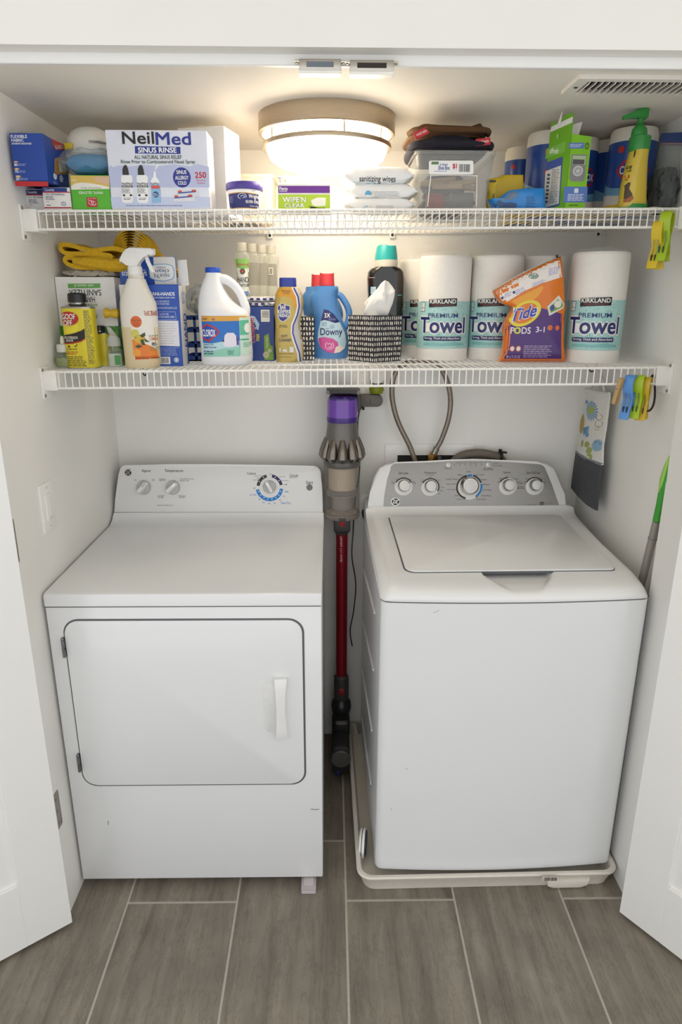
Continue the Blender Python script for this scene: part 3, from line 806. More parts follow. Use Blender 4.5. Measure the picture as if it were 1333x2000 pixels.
# ================================================================= stick vacuum on its wall dock
VX, VY = .0215, .585
va = thing('stick_vacuum', 'cordless stick vacuum with purple cap, clear bin and red wand between the machines', 'vacuum cleaner', (VX, VY, .0))
M_vg = mat('vacuum_grey', '6c6866', .38, metal=.3, var=.03)
M_vd = mat('vacuum_dark_grey', '3f3d3d', .4)
M_cy = mat('cyclone_metal', '7b746c', .2, metal=.85, var=.05)
M_red = mat('vacuum_red', 'b3121f', .3)
cap = part('filter_cap', lathe([(.048, 1.243), (.0485, 1.26), (.0485, 1.305), (.0465, 1.316), (.040, 1.322), (.0001, 1.324)], 40, cap1=False), mat('purple_plastic', '6a3aa8', .18, coat=.5), va, 'glossy purple filter cap')
part('cap_band', lathe([(.0487, 1.243), (.0492, 1.246), (.0492, 1.256), (.0487, 1.259)], 40, cap0=False, cap1=False), mat('purple_dark', '3a1d78', .25), cap)
part('cap_rim', lathe([(.047, 1.312), (.047, 1.318), (.041, 1.3235), (.038, 1.3235)], 40, cap0=False, cap1=False), mat('purple_darker', '35196e', .15, coat=.6), cap)
part('motor_body', lathe([(.0475, 1.243), (.049, 1.22), (.053, 1.19), (.054, 1.182), (.050, 1.13)], 40), M_vg, va)
cyc_bm = NB(); add_tube(cyc_bm, [(0, -.048, 1.190), (0, -.0525, 1.172), (0, -.0575, 1.150), (0, -.0605, 1.134), (0, -.056, 1.122)], [.0085, .0125, .0160, .0165, .009], 12)
cme = to_mesh('cyclone', cyc_bm); cme.materials.append(M_cy)
for k in range(11):
    o = link('cyclone', cme, None, va); o.rotation_euler = (0, 0, 2 * PI * k / 11)
part('cyclone_core', lathe([(.050, 1.185), (.054, 1.15), (.055, 1.118)], 36), M_vd, va)
part('bin_collar', lathe([(.058, 1.120), (.0595, 1.116), (.0595, 1.104), (.058, 1.100)], 40), mat('collar_grey', '55524f', .3), va)
bn = part('dust_bin', lathe([(.0575, 1.101), (.0575, .948), (.056, .940), (.052, .936)], 44, cap0=False, cap1=False), clear('bin_clear', 'ece8e4', .16, .06, 'b4b0ac'), va, 'clear dust bin')
part('shroud', lathe([(.044, 1.10), (.044, 1.028), (.047, 1.020), (.050, 1.010), (.050, 1.004)], 36), mat('shroud_mesh', 'cfc4b2', .5, metal=.2, var=.12, scale=300), bn)
part('shroud_skirt', lathe([(.0512, 1.024), (.0512, 1.006), (.036, 1.002)], 36), mat('skirt_grey', '7f7c7a', .4), bn)
part('inner_stem', lathe([(.034, 1.004), (.034, .945)], 28), mat('stem_grey', 'a19e9c', .4), bn)
part('dust', lathe([(.054, .942), (.053, .950), (.040, .956), (.0001, .957)], 28), mat('dust_grey', '9b9187', .9, var=.2, scale=60, bump=.4), bn)
part('bin_base', lathe([(.0580, .944), (.0590, .938), (.0570, .928), (.048, .924)], 40), mat('bin_base_grey', '7b746c', .3, var=.1), va)
part('base_latch', box(-.010, .010, -.060, -.048, .926, .940, .002), M_vd, va)
part('wand_connector', box(-.027, .027, -.026, .030, .878, .928, .006, 3), M_vd, va)
bm = NB(); add_loft(bm, [ring(.880, 0, 0, .027, .026, 4, 24), ring(.868, 0, 0, .0205, .0205, 2.2, 24)]); part('connector_taper', bm, M_vd, va)
part('release_button', prism([(-.009, .925), (.009, .925), (.009, .906), (0, .898), (-.009, .906)], -.0285, -.024, 'y', .001), M_red, va)
part('wand', tube([(0, 0, .872), (0, 0, .330)], .0195, 28), mat('wand_red', '8e1020', .28, metal=.55, var=.02), va, 'dark red metal wand')
Sv = Sheet(va, (VX, VY - .0195, 0), (0, -1, 0))
part('battery', box(-.022, .022, .020, .062, .98, 1.20, .006), M_vd, va)
part('handle', tube(smooth_path([(0, .05, 1.20), (0, .075, 1.24), (0, .072, 1.29), (0, .03, 1.31)], 4), .014, 12), M_vd, va)
wb0 = tube([(0, 0, .872), (0, 0, .330)], .0195, 28); Sv.bvh = bvh_of(wb0); wb0.free()
Sv.put('lettering', TX('dyson v11 animal+', 664, 1047, 670, 1098, .004, rot=90), ink('d9cfcd'), 1)
part('lower_connector', lathe([(.0200, .336), (.0262, .328), (.0268, .25), (.0255, .240)], 28), M_vd, va)
part('release_button', prism(rr_pts(-.011, .268, .011, .294, .005, 4), -.0285, -.024, 'y', .001), mat('button_dark_red', '8d1522', .35), va)
hd = part('cleaner_head', lathe([(.0001, .246), (.020, .242), (.033, .228), (.0365, .208), (.033, .188), (.020, .176), (.0001, .172)], 28, cap0=False, cap1=False), mat('head_black', '232223', .3), va, 'black powered floor head')
part('neck', box(-.030, .030, -.075, .010, .120, .190, .012, 3), mat('head_black', '232223', .3), hd)
part('roller_housing', prism(rr_pts(-.034, .030, .028, .150, .026, 6), -.155, .06, 'y', .006), mat('head_dark', '2c2b2c', .35), hd)
bm = lathe([(.034, 0), (.034, .003), (.030, .006), (.0001, .007)], 28, cap1=False)
part('roller_end_cap', bm, mat('endcap_grey', '55534f', .4), hd, T=Matrix.Translation((-.003, -.155, .098)) @ Matrix.Rotation(PI / 2, 4, 'X'))
part('brush_strip', box(-.020, -.008, -.158, -.10, .030, .050, .002), mat('brush_violet', '2a2260', .6), hd)

dk = thing('wall_dock', 'dark grey wall dock holding the stick vacuum', 'dock', (VX, YB, 1.20))
part('back_plate', box(-.035, .035, -.012, 0, -.16, .13, .004), M_vd, dk)
part('cradle', box(-.050, .055, -.135, -.010, .128, .141, .004), M_vd, dk)
part('side_arm', box(.046, .056, -.12, -.010, .070, .13, .003), M_vd, dk)
for s in (-1, 1): part('end_cap', tube([(s * .048 + .002, -.134, .1345), (s * .048 + .002, -.139, .1345)], .006, 12), mat('dock_cap', '6a6764', .3, .5), dk)
cb = part('charging_cable', tube(smooth_path([(.100, .690, 1.285), (.080, .685, 1.26), (.074, .68, 1.20), (.082, .68, 1.12), (.080, .66, 1.05), (.066, .66, .95), (.060, .62, .86), (.056, .60, .78), (.070, .60, .68), (.064, .60, .58), (.052, .60, .50), (.060, .60, .44)], 6), .0024, 8), M_black, None)
tag(cb, 'thin black charging cable hanging beside the red wand', 'cable')

# ================================================================= sockets and plugs behind
def outlet(lab, x0, x1, z0, z1, n):
    o = thing('wall_socket', lab, 'socket', ((x0 + x1) / 2, YB, (z0 + z1) / 2))
    w, h = (x1 - x0) / 2, (z1 - z0) / 2
    part('plate', prism(rr_pts(-w, -h, w, h, .004), -.006, 0, 'y', .0015), M_sw, o)
    for k in range(n):
        cx = 0 if n == 1 else (-w / 2 if k == 0 else w / 2)
        ins = part('insert', prism(rr_pts(cx - .017, -.034, cx + .017, .034, .004), -.0078, -.005, 'y', .0006), M_sw, o)
        for s in (1, -1):
            for dx in (-.006, .006): part('slot', box(cx + dx - .001, cx + dx + .001, -.0081, -.0075, s * .018 - .004, s * .018 + .004), M_black, ins)
            part('slot', box(cx - .002, cx + .002, -.0081, -.0075, s * .018 - .0105, s * .018 - .0065), M_black, ins)
    return o
outlet('white double wall socket behind the vacuum dock', .050, .172, 1.258, 1.382, 2)
outlet('white wall socket low down left of the washing machine', .070, .145, .842, .968, 1)
pg = thing('power_adapter', 'grey pill-shaped power adapter plugged in beside the vacuum', 'adapter', (.113, YB - .0085, 1.296))
part('body', prism(rr_pts(-.042, -.019, .042, .019, .018, 6), -.040, 0, 'y', .004), mat('adapter_grey', '625d59', .45), pg)
part('logo_bar', box(-.002, .002, -.0406, -.0398, -.008, .008), mat('adapter_dark', '4a4643', .5), pg)
part('cable_stub', tube([(-.020, -.02, -.017), (-.021, -.02, -.032)], .004, 10), M_black, pg)
fr = thing('plug_in_air_freshener', 'plug-in air freshener with green oil bulb above the grey adapter', 'air freshener', (.134, YB - .0085, 1.320))
part('oil_bulb', lathe([(.008, -.003), (.020, .000), (.024, .012), (.022, .026), (.010, .031)], 24, cy=-.03), clear('green_oil', 'c9d06a', .45, .06, 'a8b238'), fr, 'green oil bulb')
part('collar', lathe([(.021, .030), (.021, .034), (.010, .036)], 20, cy=-.03), mat('collar_dark', '4d4a46', .4), fr)
part('housing', prism(rr_pts(-.024, .034, .024, .098, .014, 5), -.052, 0, 'y', .006), mat('freshener_white', 'e8e4dc', .4), fr)
bp = part('power_plug', tube([(.104, YB - .008, .905), (.104, YB - .04, .900), (.108, YB - .05, .88), (.112, YB - .05, .80)], [.013, .011, .007, .004], 12), M_black, None)
tag(bp, 'black power plug in the low wall socket beside the washer', 'plug')

# ================================================================= water supply behind the washer
wb_ = thing('washer_outlet_box', 'white recessed washer outlet box with dark opening on the back wall', 'outlet box', (.320, YB, 1.065))
bm = NB()
for q in ((-.150, -.108, -.075, .080), (.108, .150, -.075, .080), (-.108, .108, .042, .080), (-.108, .108, -.075, -.045)): add_box(bm, q[0], q[1], -.006, 0, q[2], q[3])
part('flange', bm, M_sw, wb_)
part('recess', box(-.108, .108, -.003, -.0005, -.045, .042), mat('recess_dark', '26241f', .8), wb_)
vk = part('valve', tube([(.012, -.004, .018), (.012, -.034, .024)], .010, 14), mat('brass', 'a5793c', .28, .9, var=.08), wb_, 'brass valve')
part('valve_knob', tube([(.030, -.03, .038), (.030, -.04, .040)], .007, 10), M_black, vk)
hs = thing('braided_hose', 'braided steel water hose looping up behind the washing machine', 'hose', (.30, .67, 1.10))
hp = [(.268, .665, 1.095), (.246, .66, 1.150), (.212, .655, 1.215), (.192, .65, 1.269), (.182, .645, 1.330), (.190, .64, 1.385), (.222, .635, 1.418), (.270, .63, 1.430), (.320, .635, 1.415), (.352, .64, 1.375), (.372, .645, 1.310), (.370, .65, 1.240), (.352, .66, 1.170), (.338, .665, 1.140)]
hp = [(a - .30, b - .67, c - 1.10) for a, b, c in smooth_path(hp, 6)]
part('braid', tube(hp, .0085, 12), mat('steel_braid', '8d8378', .38, .75, var=.28, scale=420), hs)
part('crimp_collar', tube([hp[-1], (.030, -.002, .020)], .0105, 14), mat('crimp_steel', '9c958b', .25, .9), hs)
part('brass_nut', tube([(.030, -.002, .020), (.022, .004, -.004)], .0145, 6), mat('brass', 'a5793c', .28, .9, var=.08), hs)
dh = part('drain_hose', tube(smooth_path([(.390, .685, 1.070), (.42, .682, 1.106), (.47, .680, 1.118), (.52, .680, 1.114), (.56, .682, 1.098), (.58, .685, 1.06)], 6), [.015] * 31, 14), mat('hose_grey', '6e675c', .6, var=.08), None)
tag(dh, 'grey corrugated drain hose arching behind the washer console', 'hose')
hc = thing('hose_clamp', 'dark wire hose clamp on the grey drain hose', 'clamp', (.558, .682, 1.108))
part('band', lathe([(.0185, -.005), (.0185, .005)], 20, cap0=False, cap1=False), mat('clamp_dark', '35302a', .4, .7), hc, T=Matrix.Rotation(PI / 2, 4, 'Y'))
part('screw', tube([(0, -.010, .017), (.018, -.008, .014)], .0035, 8), mat('clamp_dark', '35302a', .4, .7), hc)
part('screw', tube([(-.006, .004, .022), (.004, .002, .020)], .0035, 8), mat('clamp_dark', '35302a', .4, .7), hc)

# ================================================================= hanging bag at the right wall
bgX = .800
bgth = thing('hanging_peg_bag', 'flower-patterned cloth bag with grey mesh bottom hanging by the right wall', 'bag', (bgX, .53, .99))
XN = Vector((1, 0, 0))
def bag_pt(px, py, dx=0.):
    w = hit(px, py, Vector((bgX, 0, 0)), XN); return (w.x - bgX + dx, w.y - .53, w.z - .99)
Lf = [(1146, 762), (1141, 790), (1134, 830), (1129, 870), (1127, 884)]
Rt = [(1190, 772), (1187, 800), (1182, 840), (1177, 870), (1176, 908)]
L2 = [(1127, 884), (1122, 912), (1118, 940), (1117, 953)]
R2 = [(1176, 908), (1172, 930), (1168, 965), (1165, 997)]
def bag_panel(Ls, Rs, amp, seed):
    bm = NB(); rg = random.Random(seed); rows = []
    for (a, b), (c, d) in zip(Ls, Rs):
        rows.append([(a + (c - a) * t, b + (d - b) * t) for t in [i / 8 for i in range(9)]])
    fr_ = []; bk = []
    for i, r_ in enumerate(rows):
        fr_.append([bag_pt(x, y, -.010 * math.sin(PI * k / 8) - amp * rg.random()) for k, (x, y) in enumerate(r_)])
        bk.append([bag_pt(x, y, .006 + .006 * math.sin(PI * k / 8)) for k, (x, y) in enumerate(r_)])
    add_loft(bm, [f + b[::-1] for f, b in zip(fr_, bk)])
    return bm
M_cloth = mat('white_cotton', 'dedcd6', .85, var=.05, scale=200, bump=.15)
bmu = bag_panel(Lf, Rt, .002, 1); tb = bvh_of(bmu)
up_ = part('cloth_pocket', bmu, M_cloth, bgth)
part('mesh_pocket', bag_panel(L2, R2, .004, 2), clear('grey_mesh', '8f9094', .72, .6, '56585d'), bgth, 'dark grey see-through mesh')
SB = Sheet(bgth, (bgX - .004, 0, 0), (-1, 0, 0), tb, .012)
def daisy(cx, cy, r, k, n): return sum([PL([(cx, cy), (cx + r * .8 * math.sin(a - .12), cy - k * r * .8 * math.cos(a - .12)), (cx + r * math.sin(a), cy - k * r * math.cos(a)), (cx + r * .8 * math.sin(a + .12), cy - k * r * .8 * math.cos(a + .12))]) for a in [2 * PI * i / n for i in range(n)]], [])
SB.put('printed_flower', daisy(1160, 802, 13, 1.6, 18), ink('7ba2c6', .8), 1, sq=False)
SB.put('printed_flower', EL(1160, 801, 5.5, 8), ink('a9b454', .8), 2)
SB.put('printed_flower', EL(1138, 828, 5.5, 19), ink('b39a58', .8), 1)
SB.put('printed_flower', daisy(1168, 870, 9.5, 1.4, 20) + EL(1168, 870, 7, 10), ink('92b4cc', .8), 1)
SB.put('printed_bird', EL(1145, 785, 3.5, 4) + EL(1150, 840, 4, 6) + EL(1155, 849, 4, 5) + PL([(1143, 836), (1158, 832), (1157, 846), (1146, 850)]), ink('6f9cc4', .8), 1)
SB.put('printed_leaf', EL(1150, 868, 5, 6) + EL(1155, 880, 5, 7) + EL(1157, 893, 5, 7) + EL(1139, 866, 3, 7), ink('a3ae63', .8), 1)
SB.put('printed_scroll', AR(1172, 815, 4, 4.8, 0, 300, 1.3) + AR(1172, 828, 5, 5.8, 40, 330, 1.2) + AR(1170, 836, 3, 3.7, 0, 260, 1.3), ink('b08a52', .8), 1)
pt = [bag_pt(*q) for q in ((1127, 883), (1176, 907))]
part('binding_tape', tube([pt[0], tuple((Vector(pt[0]) + Vector(pt[1])) / 2 + Vector((-.010, 0, 0))), pt[1]], .005, 8), mat('tape_grey', '7f848c', .8), bgth)
tp = [bag_pt(*q) for q in ((1145, 760), (1190, 770))]
part('top_hem', tube([tp[0], tuple((Vector(tp[0]) + Vector(tp[1])) / 2 + Vector((-.006, 0, 0))), tp[1]], .006, 8), M_cloth, bgth)
part('loop', tube(smooth_path([bag_pt(1152, 762), bag_pt(1160, 752), bag_pt(1170, 752), bag_pt(1176, 735), bag_pt(1179, 752), bag_pt(1181, 768)], 4), .0035, 8), M_cloth, bgth)
hk = part('hook', tube(smooth_path([(.760, .53, 1.442), (.757, .525, 1.425), (.772, .52, 1.405), (.786, .525, 1.412), (.790, .53, 1.425), (.785, .53, 1.433)], 4), .0022, 8), M_black, None)
tag(hk, 'black wire hook holding the hanging flowered bag', 'hook')

# ================================================================= clips on the shelf lips
def ribbon(path, th):
    p = [Vector((a, b, 0)) for a, b in path]; l = []; r = []
    for i, q in enumerate(p):
        t = (p[min(i + 1, len(p) - 1)] - p[max(i - 1, 0)]).normalized(); n = Vector((-t.y, t.x, 0)) * th / 2
        l.append((q + n).to_2d()); r.append((q - n).to_2d())
    return [tuple(v) for v in l] + [tuple(v) for v in r[::-1]]
M_steel = mat('spring_steel', '8f8a80', .3, .9)
def towel_clip(lab, px, py, hexc, ang, Y=.172, size=1.):
    w = at(px, py, Y)
    c = thing('towel_clip', lab, 'clip', (w.x, w.y, w.z), math.radians(ang), group='plastic towel clips on the shelf edges')
    m = mat('clip_' + hexc, hexc, .32, var=.02)
    pathf = [(0.001, 0), (-.008, -.002), (-.0125, -.010), (-.0135, -.022), (-.011, -.036), (-.0045, -.052), (-.003, -.060), (-.009, -.078), (-.018, -.108)]
    pathf = [tuple(q * size for q in v) for v in pathf]
    sp = smooth_path([(a, b, 0) for a, b in pathf], 3); pathf = [(v.x, v.y) for v in sp]
    for s, nm in ((1, 'jaw'), (-1, 'jaw')):
        rb = ribbon([(s * a, b) for a, b in pathf], .0046 * size)
        j = part(nm, prism(rb, -.0125 * size, .0125 * size, 'x', .0008), m, c)
        for dx in (-.0045, .0045):
            part('slot', box(dx - .0012, dx + .0012, s * -.0176 - .0005, s * -.0130 + .0005, -.100, -.086, 0), M_black, j, T=Matrix.Scale(size, 4) @ Matrix.Translation((0, s * .0012, .010)))
    for dx in (-.0045, .0045):
        part('spring', tube([(dx * size, -.0125 * size, -.042 * size), (dx * size, -.0105 * size, -.052 * size), (dx * size * 1.25, -.0085 * size, -.062 * size), (dx * size, -.0135 * size, -.078 * size)], .0009, 6), M_steel, c)
    return c
towel_clip('yellow plastic clip on the right end of the upper shelf', 1292, 432, 'd9bd2b', -52, .170, .98)
towel_clip('lime green plastic clip on the right end of the upper shelf', 1306, 414, 'a5c21c', -42, .164, 1.0)
towel_clip('blue plastic clip on the lower shelf lip', 1235, 734, '5b93d6', -48, .170, 1.0)
towel_clip('lime green plastic clip between blue and yellow clips', 1252, 734, 'a9c81f', -38, .172, .98)
towel_clip('yellow plastic clip rightmost on the lower shelf lip', 1264, 738, 'd8b62a', -36, .178, .98)
w = at(1206, 764, .168)
cp = thing('clothespin', 'wooden clothespin clipped to the lower shelf edge beside the blue clip', 'clothespin', tuple(w), math.radians(-60))
M_pine = mat('pine_wood', 'bb9a67', .6, var=.12, scale=60, stretch=(1, 1, .1))
for s in (-1, 1):
    part('wooden_leg', prism([(-.0045, .032), (.003, .034), (.0045, .0), (.0045, -.034), (-.001, -.034), (-.002, 0)], -.005, .005, 'x', .0005) if s < 0 else prism([(.0045, .030), (.0085, .034), (.014, -.034), (.010, -.034), (.005, 0)], -.005, .005, 'x', .0005), M_pine, cp, T=Matrix.Rotation(math.radians(14), 4, 'Y'))
part('spring', tube([(-.006, .003, .004), (.0, -.004, .006), (.006, .003, .004), (.006, .010, .004), (-.006, .010, .004), (-.006, .003, .004)], .0009, 6), M_steel, cp)
w = at(1271, 768, .180)
ht = part('hair_tie', tube(smooth_path([(w.x + .012 * math.sin(a) , w.y + .006 * math.sin(2 * a), w.z + .045 * math.cos(a)) for a in [2 * PI * i / 14 for i in range(15)]], 4), .0028, 8), mat('hair_tie_black', '2a211d', .7), None)
tag(ht, 'black elastic hair tie hanging at the right end of the lower shelf', 'hair tie')

# ================================================================= mop leaning in the corner
mx_ = .818
mp_ = thing('dust_mop', 'floor mop pole with green grip leaning in the right front corner', 'mop', (mx_, .15, 0))
def mpt(px, py):
    w = hit(px, py, Vector((mx_, 0, 0)), XN); return Vector((w.x - mx_, w.y - .15, w.z))
a_, b_, c_ = mpt(1312, 890), mpt(1284, 1018), mpt(1258, 1122)
d_ = b_ + (c_ - b_) * ((b_.z - .03) / (b_.z - c_.z))
part('pole', tube([b_, c_, d_], .0105, 14), mat('pole_grey', '9b9690', .35, .5), mp_, 'grey metal pole')
part('pole_joint', tube([b_ + (c_ - b_) * .30, b_ + (c_ - b_) * .33], .0114, 14), mat('joint_grey', '85817b', .4), mp_)
gp = [a_ + (b_ - a_) * t for t in (0, .15, .35, .55, .75, 1)]
bm = NB(); add_loft(bm, [[(p.x + rx * math.cos(2 * PI * k / 16), p.y + ry * math.sin(2 * PI * k / 16), p.z) for k in range(16)] for p, rx, ry in zip(gp, (.003, .008, .0115, .0115, .0105, .0108), (.003, .013, .018, .0125, .0105, .0108))])
part('grip', bm, mat('mop_green', '3d9a34', .4), mp_, 'green plastic grip')
bm = NB(); add_loft(bm, [[(p.x - rx * .9 + .004 * math.cos(2 * PI * k / 10), p.y + ry * .8 * math.sin(2 * PI * k / 10), p.z) for k in range(10)] for p, rx, ry in zip(gp[:4], (.003, .008, .0115, .0095), (.001, .009, .012, .003))])
part('grip_insert', bm, mat('mop_lime', '9ccb5a', .45), mp_)
part('mop_plate', box(-.012, .012, -.06, .06, 0, .03, .004), mat('joint_grey', '85817b', .4), mp_, loc=(d_.x, d_.y, 0))
# ================================================================= builders for shelf goods
M_card = mat('white_cardboard', 'eceae6', .6, var=.02)
def carton(name, lab, cat, quad, Y, depth, m, deck, group=None, part_name='carton', zb=None):
    """quad: measured front-face corners (x_left_bottom, x_right_bottom, y_top, y_bottom); deck: shelf height function"""
    xl, xr, yt, yb = quad
    a = at(xl, yb, Y); b = at(xr, yb, Y); xc = (a.x + b.x) / 2
    z = deck(xc) if zb is None else zb
    h = at((xl + xr) / 2, yt, Y).z - z
    th = thing(name, lab, cat, (xc, Y + depth / 2, z), 0, group)
    w = (b.x - a.x) / 2
    part(part_name, box(-w, w, -depth / 2, depth / 2, 0, h, .0012, 1), m, th)
    return th, Sheet(th, (0, Y, 0)), w, h

def bottle(name, lab, cat, rows, Y, m, deck, n=2.3, group=None, part_name='body', ry=None, seg=44, zb=None, cap=True):
    """rows from the base up: (y, x_left, x_right, depth_radius or None) measured on the plane of the axis"""
    A = [(at(r_[1], r_[0], Y), at(r_[2], r_[0], Y), r_[3] if len(r_) > 3 else None) for r_ in rows]
    xc = (A[0][0].x + A[0][1].x) / 2
    z = deck(xc) if zb is None else zb
    zb_, zt_ = A[0][0].z, A[-1][0].z
    th = thing(name, lab, cat, (xc, Y, z), 0, group)
    k = (zt_ - z) / (zt_ - zb_)
    rings = []
    for a, b, q in A:
        rx = (b.x - a.x) / 2
        rings.append(ring((a.z - zb_) * k, (a.x + b.x) / 2 - xc, 0, rx, q if q else (ry if ry else rx), n, seg))
    bm = NB(); add_loft(bm, rings, True, cap)
    bmesh.ops.recalc_face_normals(bm, faces=bm.faces[:])
    bv = bvh_of(bm)
    me = part(part_name, bm, m, th, smooth=50)
    fy = max((q if q else (ry if ry else (b.x - a.x) / 2)) for a, b, q in A)
    sh = Sheet(th, (0, Y - fy, 0), bvh=bv)
    sh.z = lambda y: (at((rows[0][1] + rows[0][2]) / 2, y, Y).z - zb_) * k
    sh.x = lambda x, y: at(x, y, Y).x - xc
    return th, sh, me

def pillow(w, d, h, seed=1, crimp=.18, n=14, m=10, rough=.0015, flat=.06, pw=5, ey=.55, ez=.6):
    """soft sealed pack, long side x, flat crimped ends"""
    rg = random.Random(seed); bm = NB(); rings = []
    for i in range(n + 1):
        s = -1 + 2 * i / n
        t = max(flat, (1 - abs(s) ** pw)) if abs(s) < 1 else flat
        rr = []
        for k in range(m * 2):
            a = 2 * PI * k / (m * 2)
            c, sn = math.cos(a), math.sin(a)
            y = math.copysign(abs(c) ** ey, c) * d / 2 * (1 - .05 * abs(s) ** 4); z = math.copysign(abs(sn) ** ez, sn) * h / 2 * t
            rr.append((s * w / 2 + rg.uniform(-rough, rough), y + rg.uniform(-rough, rough), h / 2 + z + rg.uniform(-rough, rough)))
        rings.append(rr)
    return add_loft(bm, rings)

def sheet_cloth(pts_grid, th):
    """solid cloth from a grid of points, offset by thickness along y"""
    bm = NB(); rows = len(pts_grid); cols = len(pts_grid[0])
    add_loft(bm, [r_ + [(x, y + th, z) for x, y, z in r_[::-1]] for r_ in pts_grid])
    return bm

# ================================================================= upper shelf, left to right
th, S1, w, h = carton('medicine_box', 'small white box with navy top stripe under the blue bandage box', 'box', (51, 92, 369, 408), .215, .10, M_card, ZU, 'white and navy bandage boxes')
S1.put('stripe', RC(48.5, 370.5, 90, 380), ink('1e2a5e'), 1); S1.put('stripe', RC(49, 380, 90.5, 382), ink('b8283a'), 1)
S1.put('lettering', TX('Coverlet', 53, 372.5, 72, 378, .012), ink('e8e6e2'), 2)
S1.put('lettering', TX('1/2 in. 100 Assorted', 54, 383.5, 86, 387, .01), ink('2a2f52'), 1); S1.put('fine_print', FP(56, 389, 76, 398, 3), ink('6d6f80'), 1); S1.put('fine_print', FP(57, 399, 66, 402, 1), ink('d79a86'), 1)
th, S1, w, h = carton('medicine_box', 'white box with blue and red top stripe beside the green glove box', 'box', (86.5, 140.5, 366, 408), .188, .10, M_card, ZU, 'white and navy bandage boxes')
S1.put('stripe', RC(82.5, 367, 131, 374.5), ink('24408c'), 1); S1.put('stripe', RC(83, 374.5, 137, 376.5), ink('c12f40'), 1); S1.put('stripe', RC(87, 404.5, 140, 407), ink('b02a3a'), 1)
S1.put('lettering', TX('Coverlet', 87, 368, 106, 373.5, .012), ink('ffffff'), 2)
S1.put('lettering', TX('1 1/2 in. 100 Ovals/Patches', 87, 377.5, 126, 381.5, .008), ink('2a2f52'), 1); S1.put('fine_print', FP(89, 383, 108, 391, 3), ink('6d6f80'), 1); S1.put('fine_print', FP(90, 392.5, 98, 395, 1), ink('d79a86'), 1); S1.put('fine_print', FP(91, 399.5, 103, 402.5, 1), ink('45485c'), 1)
S1.put('oval_mark', AR(124.5, 398, 3.8, 4.8, 0, 360, .85, 20) + TX('D', 123, 396, 126, 400), ink('24408c'), 1)

M_bb = mat('bandage_blue', '2248a4', .45, var=.03)
th, S1, w, h = carton('bandage_box', 'tall blue and red box of adhesive bandages by the left wall', 'box', (30.5, 95, 260, 364), .142, .135, M_bb, ZU, zb=1.8605)
S1.put('red_band', PL([(28.6, 354), (93.6, 355), (94.8, 364.2), (30.7, 363.6)]), ink('c4272d'), 1, sq=False)
S1.put('lettering', TX('FLEXIBLE', 21, 263.5, 53, 269.5, .02) + TX('FABRIC', 22.3, 271, 46.5, 277, .02) + TX('ADHESIVE BANDAGES', 22.7, 278.7, 61.7, 282.3, .02), ink('ffffff'), 1)
for i, (s, x, y) in enumerate((('80', 28, 315), ('70', 29.3, 328.5), ('50', 31.5, 343))):
    S1.put('lettering', TX(s, x, y + 4, x + 6.5, y + 9.5, .02), ink('ffffff'), 1)
    S1.put('bandage_icon', RR(x - .8, y - .2, x + 7.5 + i, y + 2.6 + i * .5, 1), ink('d9a45e'), 1); S1.put('bandage_icon', RC(x + 2.2, y - .2, x + 4.6 + i * .4, y + 2.6 + i * .5), ink('e9dfd0'), 2)
    S1.put('fine_print', FP(x + 7.5, y + 4, x + 24, y + 9.5, 2, .4, i), ink('9fb1dc'), 1)
xr_ = th.location.x + w
S2 = Sheet(th, (xr_, 0, 0), (1, 0, 0))
S2.put('red_corner', PL([(100, 270.5), (128, 284), (129.5, 292), (110.5, 293.5), (103, 284)]), ink('bf2a30'), 1, sq=False)
S2.put('lettering', TX('ALL-HEALTH', 107, 283, 124, 291, .02), ink('f2e8e6'), 2)
S2.put('bandage_picture', PL(rr_pts(106, 308, 136, 341, 5)), ink('b5854a'), 1, sq=False); S2.put('bandage_picture', RC(115, 314, 128, 336), ink('e6dccb'), 2)
S2.put('round_icon', EL(107.5, 344, 3.6, 7), ink('e8ecf4'), 1); S2.put('round_icon', AR(119.5, 349, 2.4, 3.4, 0, 360, 2, 16) + RC(118.8, 344.5, 120.2, 353.5) + RC(117.2, 347.6, 121.8, 350.4), ink('e8ecf4'), 1)
S2.put('fine_print', FP(104, 353, 112, 360, 3, .4, 5), ink('9fb1dc'), 1)
part('top_flap', prism([(-w, h - .001), (-w * .3, h + .004), (w * .4, h + .004), (w, h - .001)], -.066, -.0655, 'y'), mat('card_grey', '8f8d8a', .7), th)

th, S1, w, h = carton('glove_box', 'green and yellow box of vinyl gloves standing upside down', 'box', (142.5, 217.5, 342, 408), .186, .12, mat('glove_green', '57b32c', .5, var=.03), ZU)
S1.put('yellow_panel', PL([(137.3, 342.6), (213.3, 344), (214.2, 367.5), (139.6, 370.3)]), ink('d9b95a'), 1, sq=False)
S1.put('white_wave', PL([(139, 364), (146, 358.5), (160, 356.5), (178, 358), (195, 361), (214, 365.5), (214.3, 369.2), (139.5, 370.6)]), ink('ece8de'), 2, sq=False)
S1.put('glove_picture', PL([(181, 347), (195, 344.5), (213, 345), (214, 362), (206, 359), (198, 358), (190, 357), (186, 352)]), ink('d8b694'), 3, sq=False)
S1.put('lettering', TX('VINYL GLOVES', 154, 374, 202, 379, .015, rot=180), ink('f4f6ee'), 2); S1.put('lettering', TX('50', 139.8, 350, 149, 354.5, .01, rot=180), ink('f3ead0'), 3)
S1.put('fine_print', TX('Medical Exam Gloves', 158, 366, 197, 369, .0, rot=180), ink('5d6a4a'), 3)
S1.put('red_badge', RR(169.5, 385.5, 190.5, 404.5, 1.5), ink('b8242e'), 2); S1.put('glove_outline', AR(178, 396, 4, 5, 0, 300, .9) + AR(183, 397, 3.4, 4.3, 60, 360, 1.1) + LN([(172, 390), (178, 393), (186, 394), (188, 400)], 1), ink('f2dede'), 3)
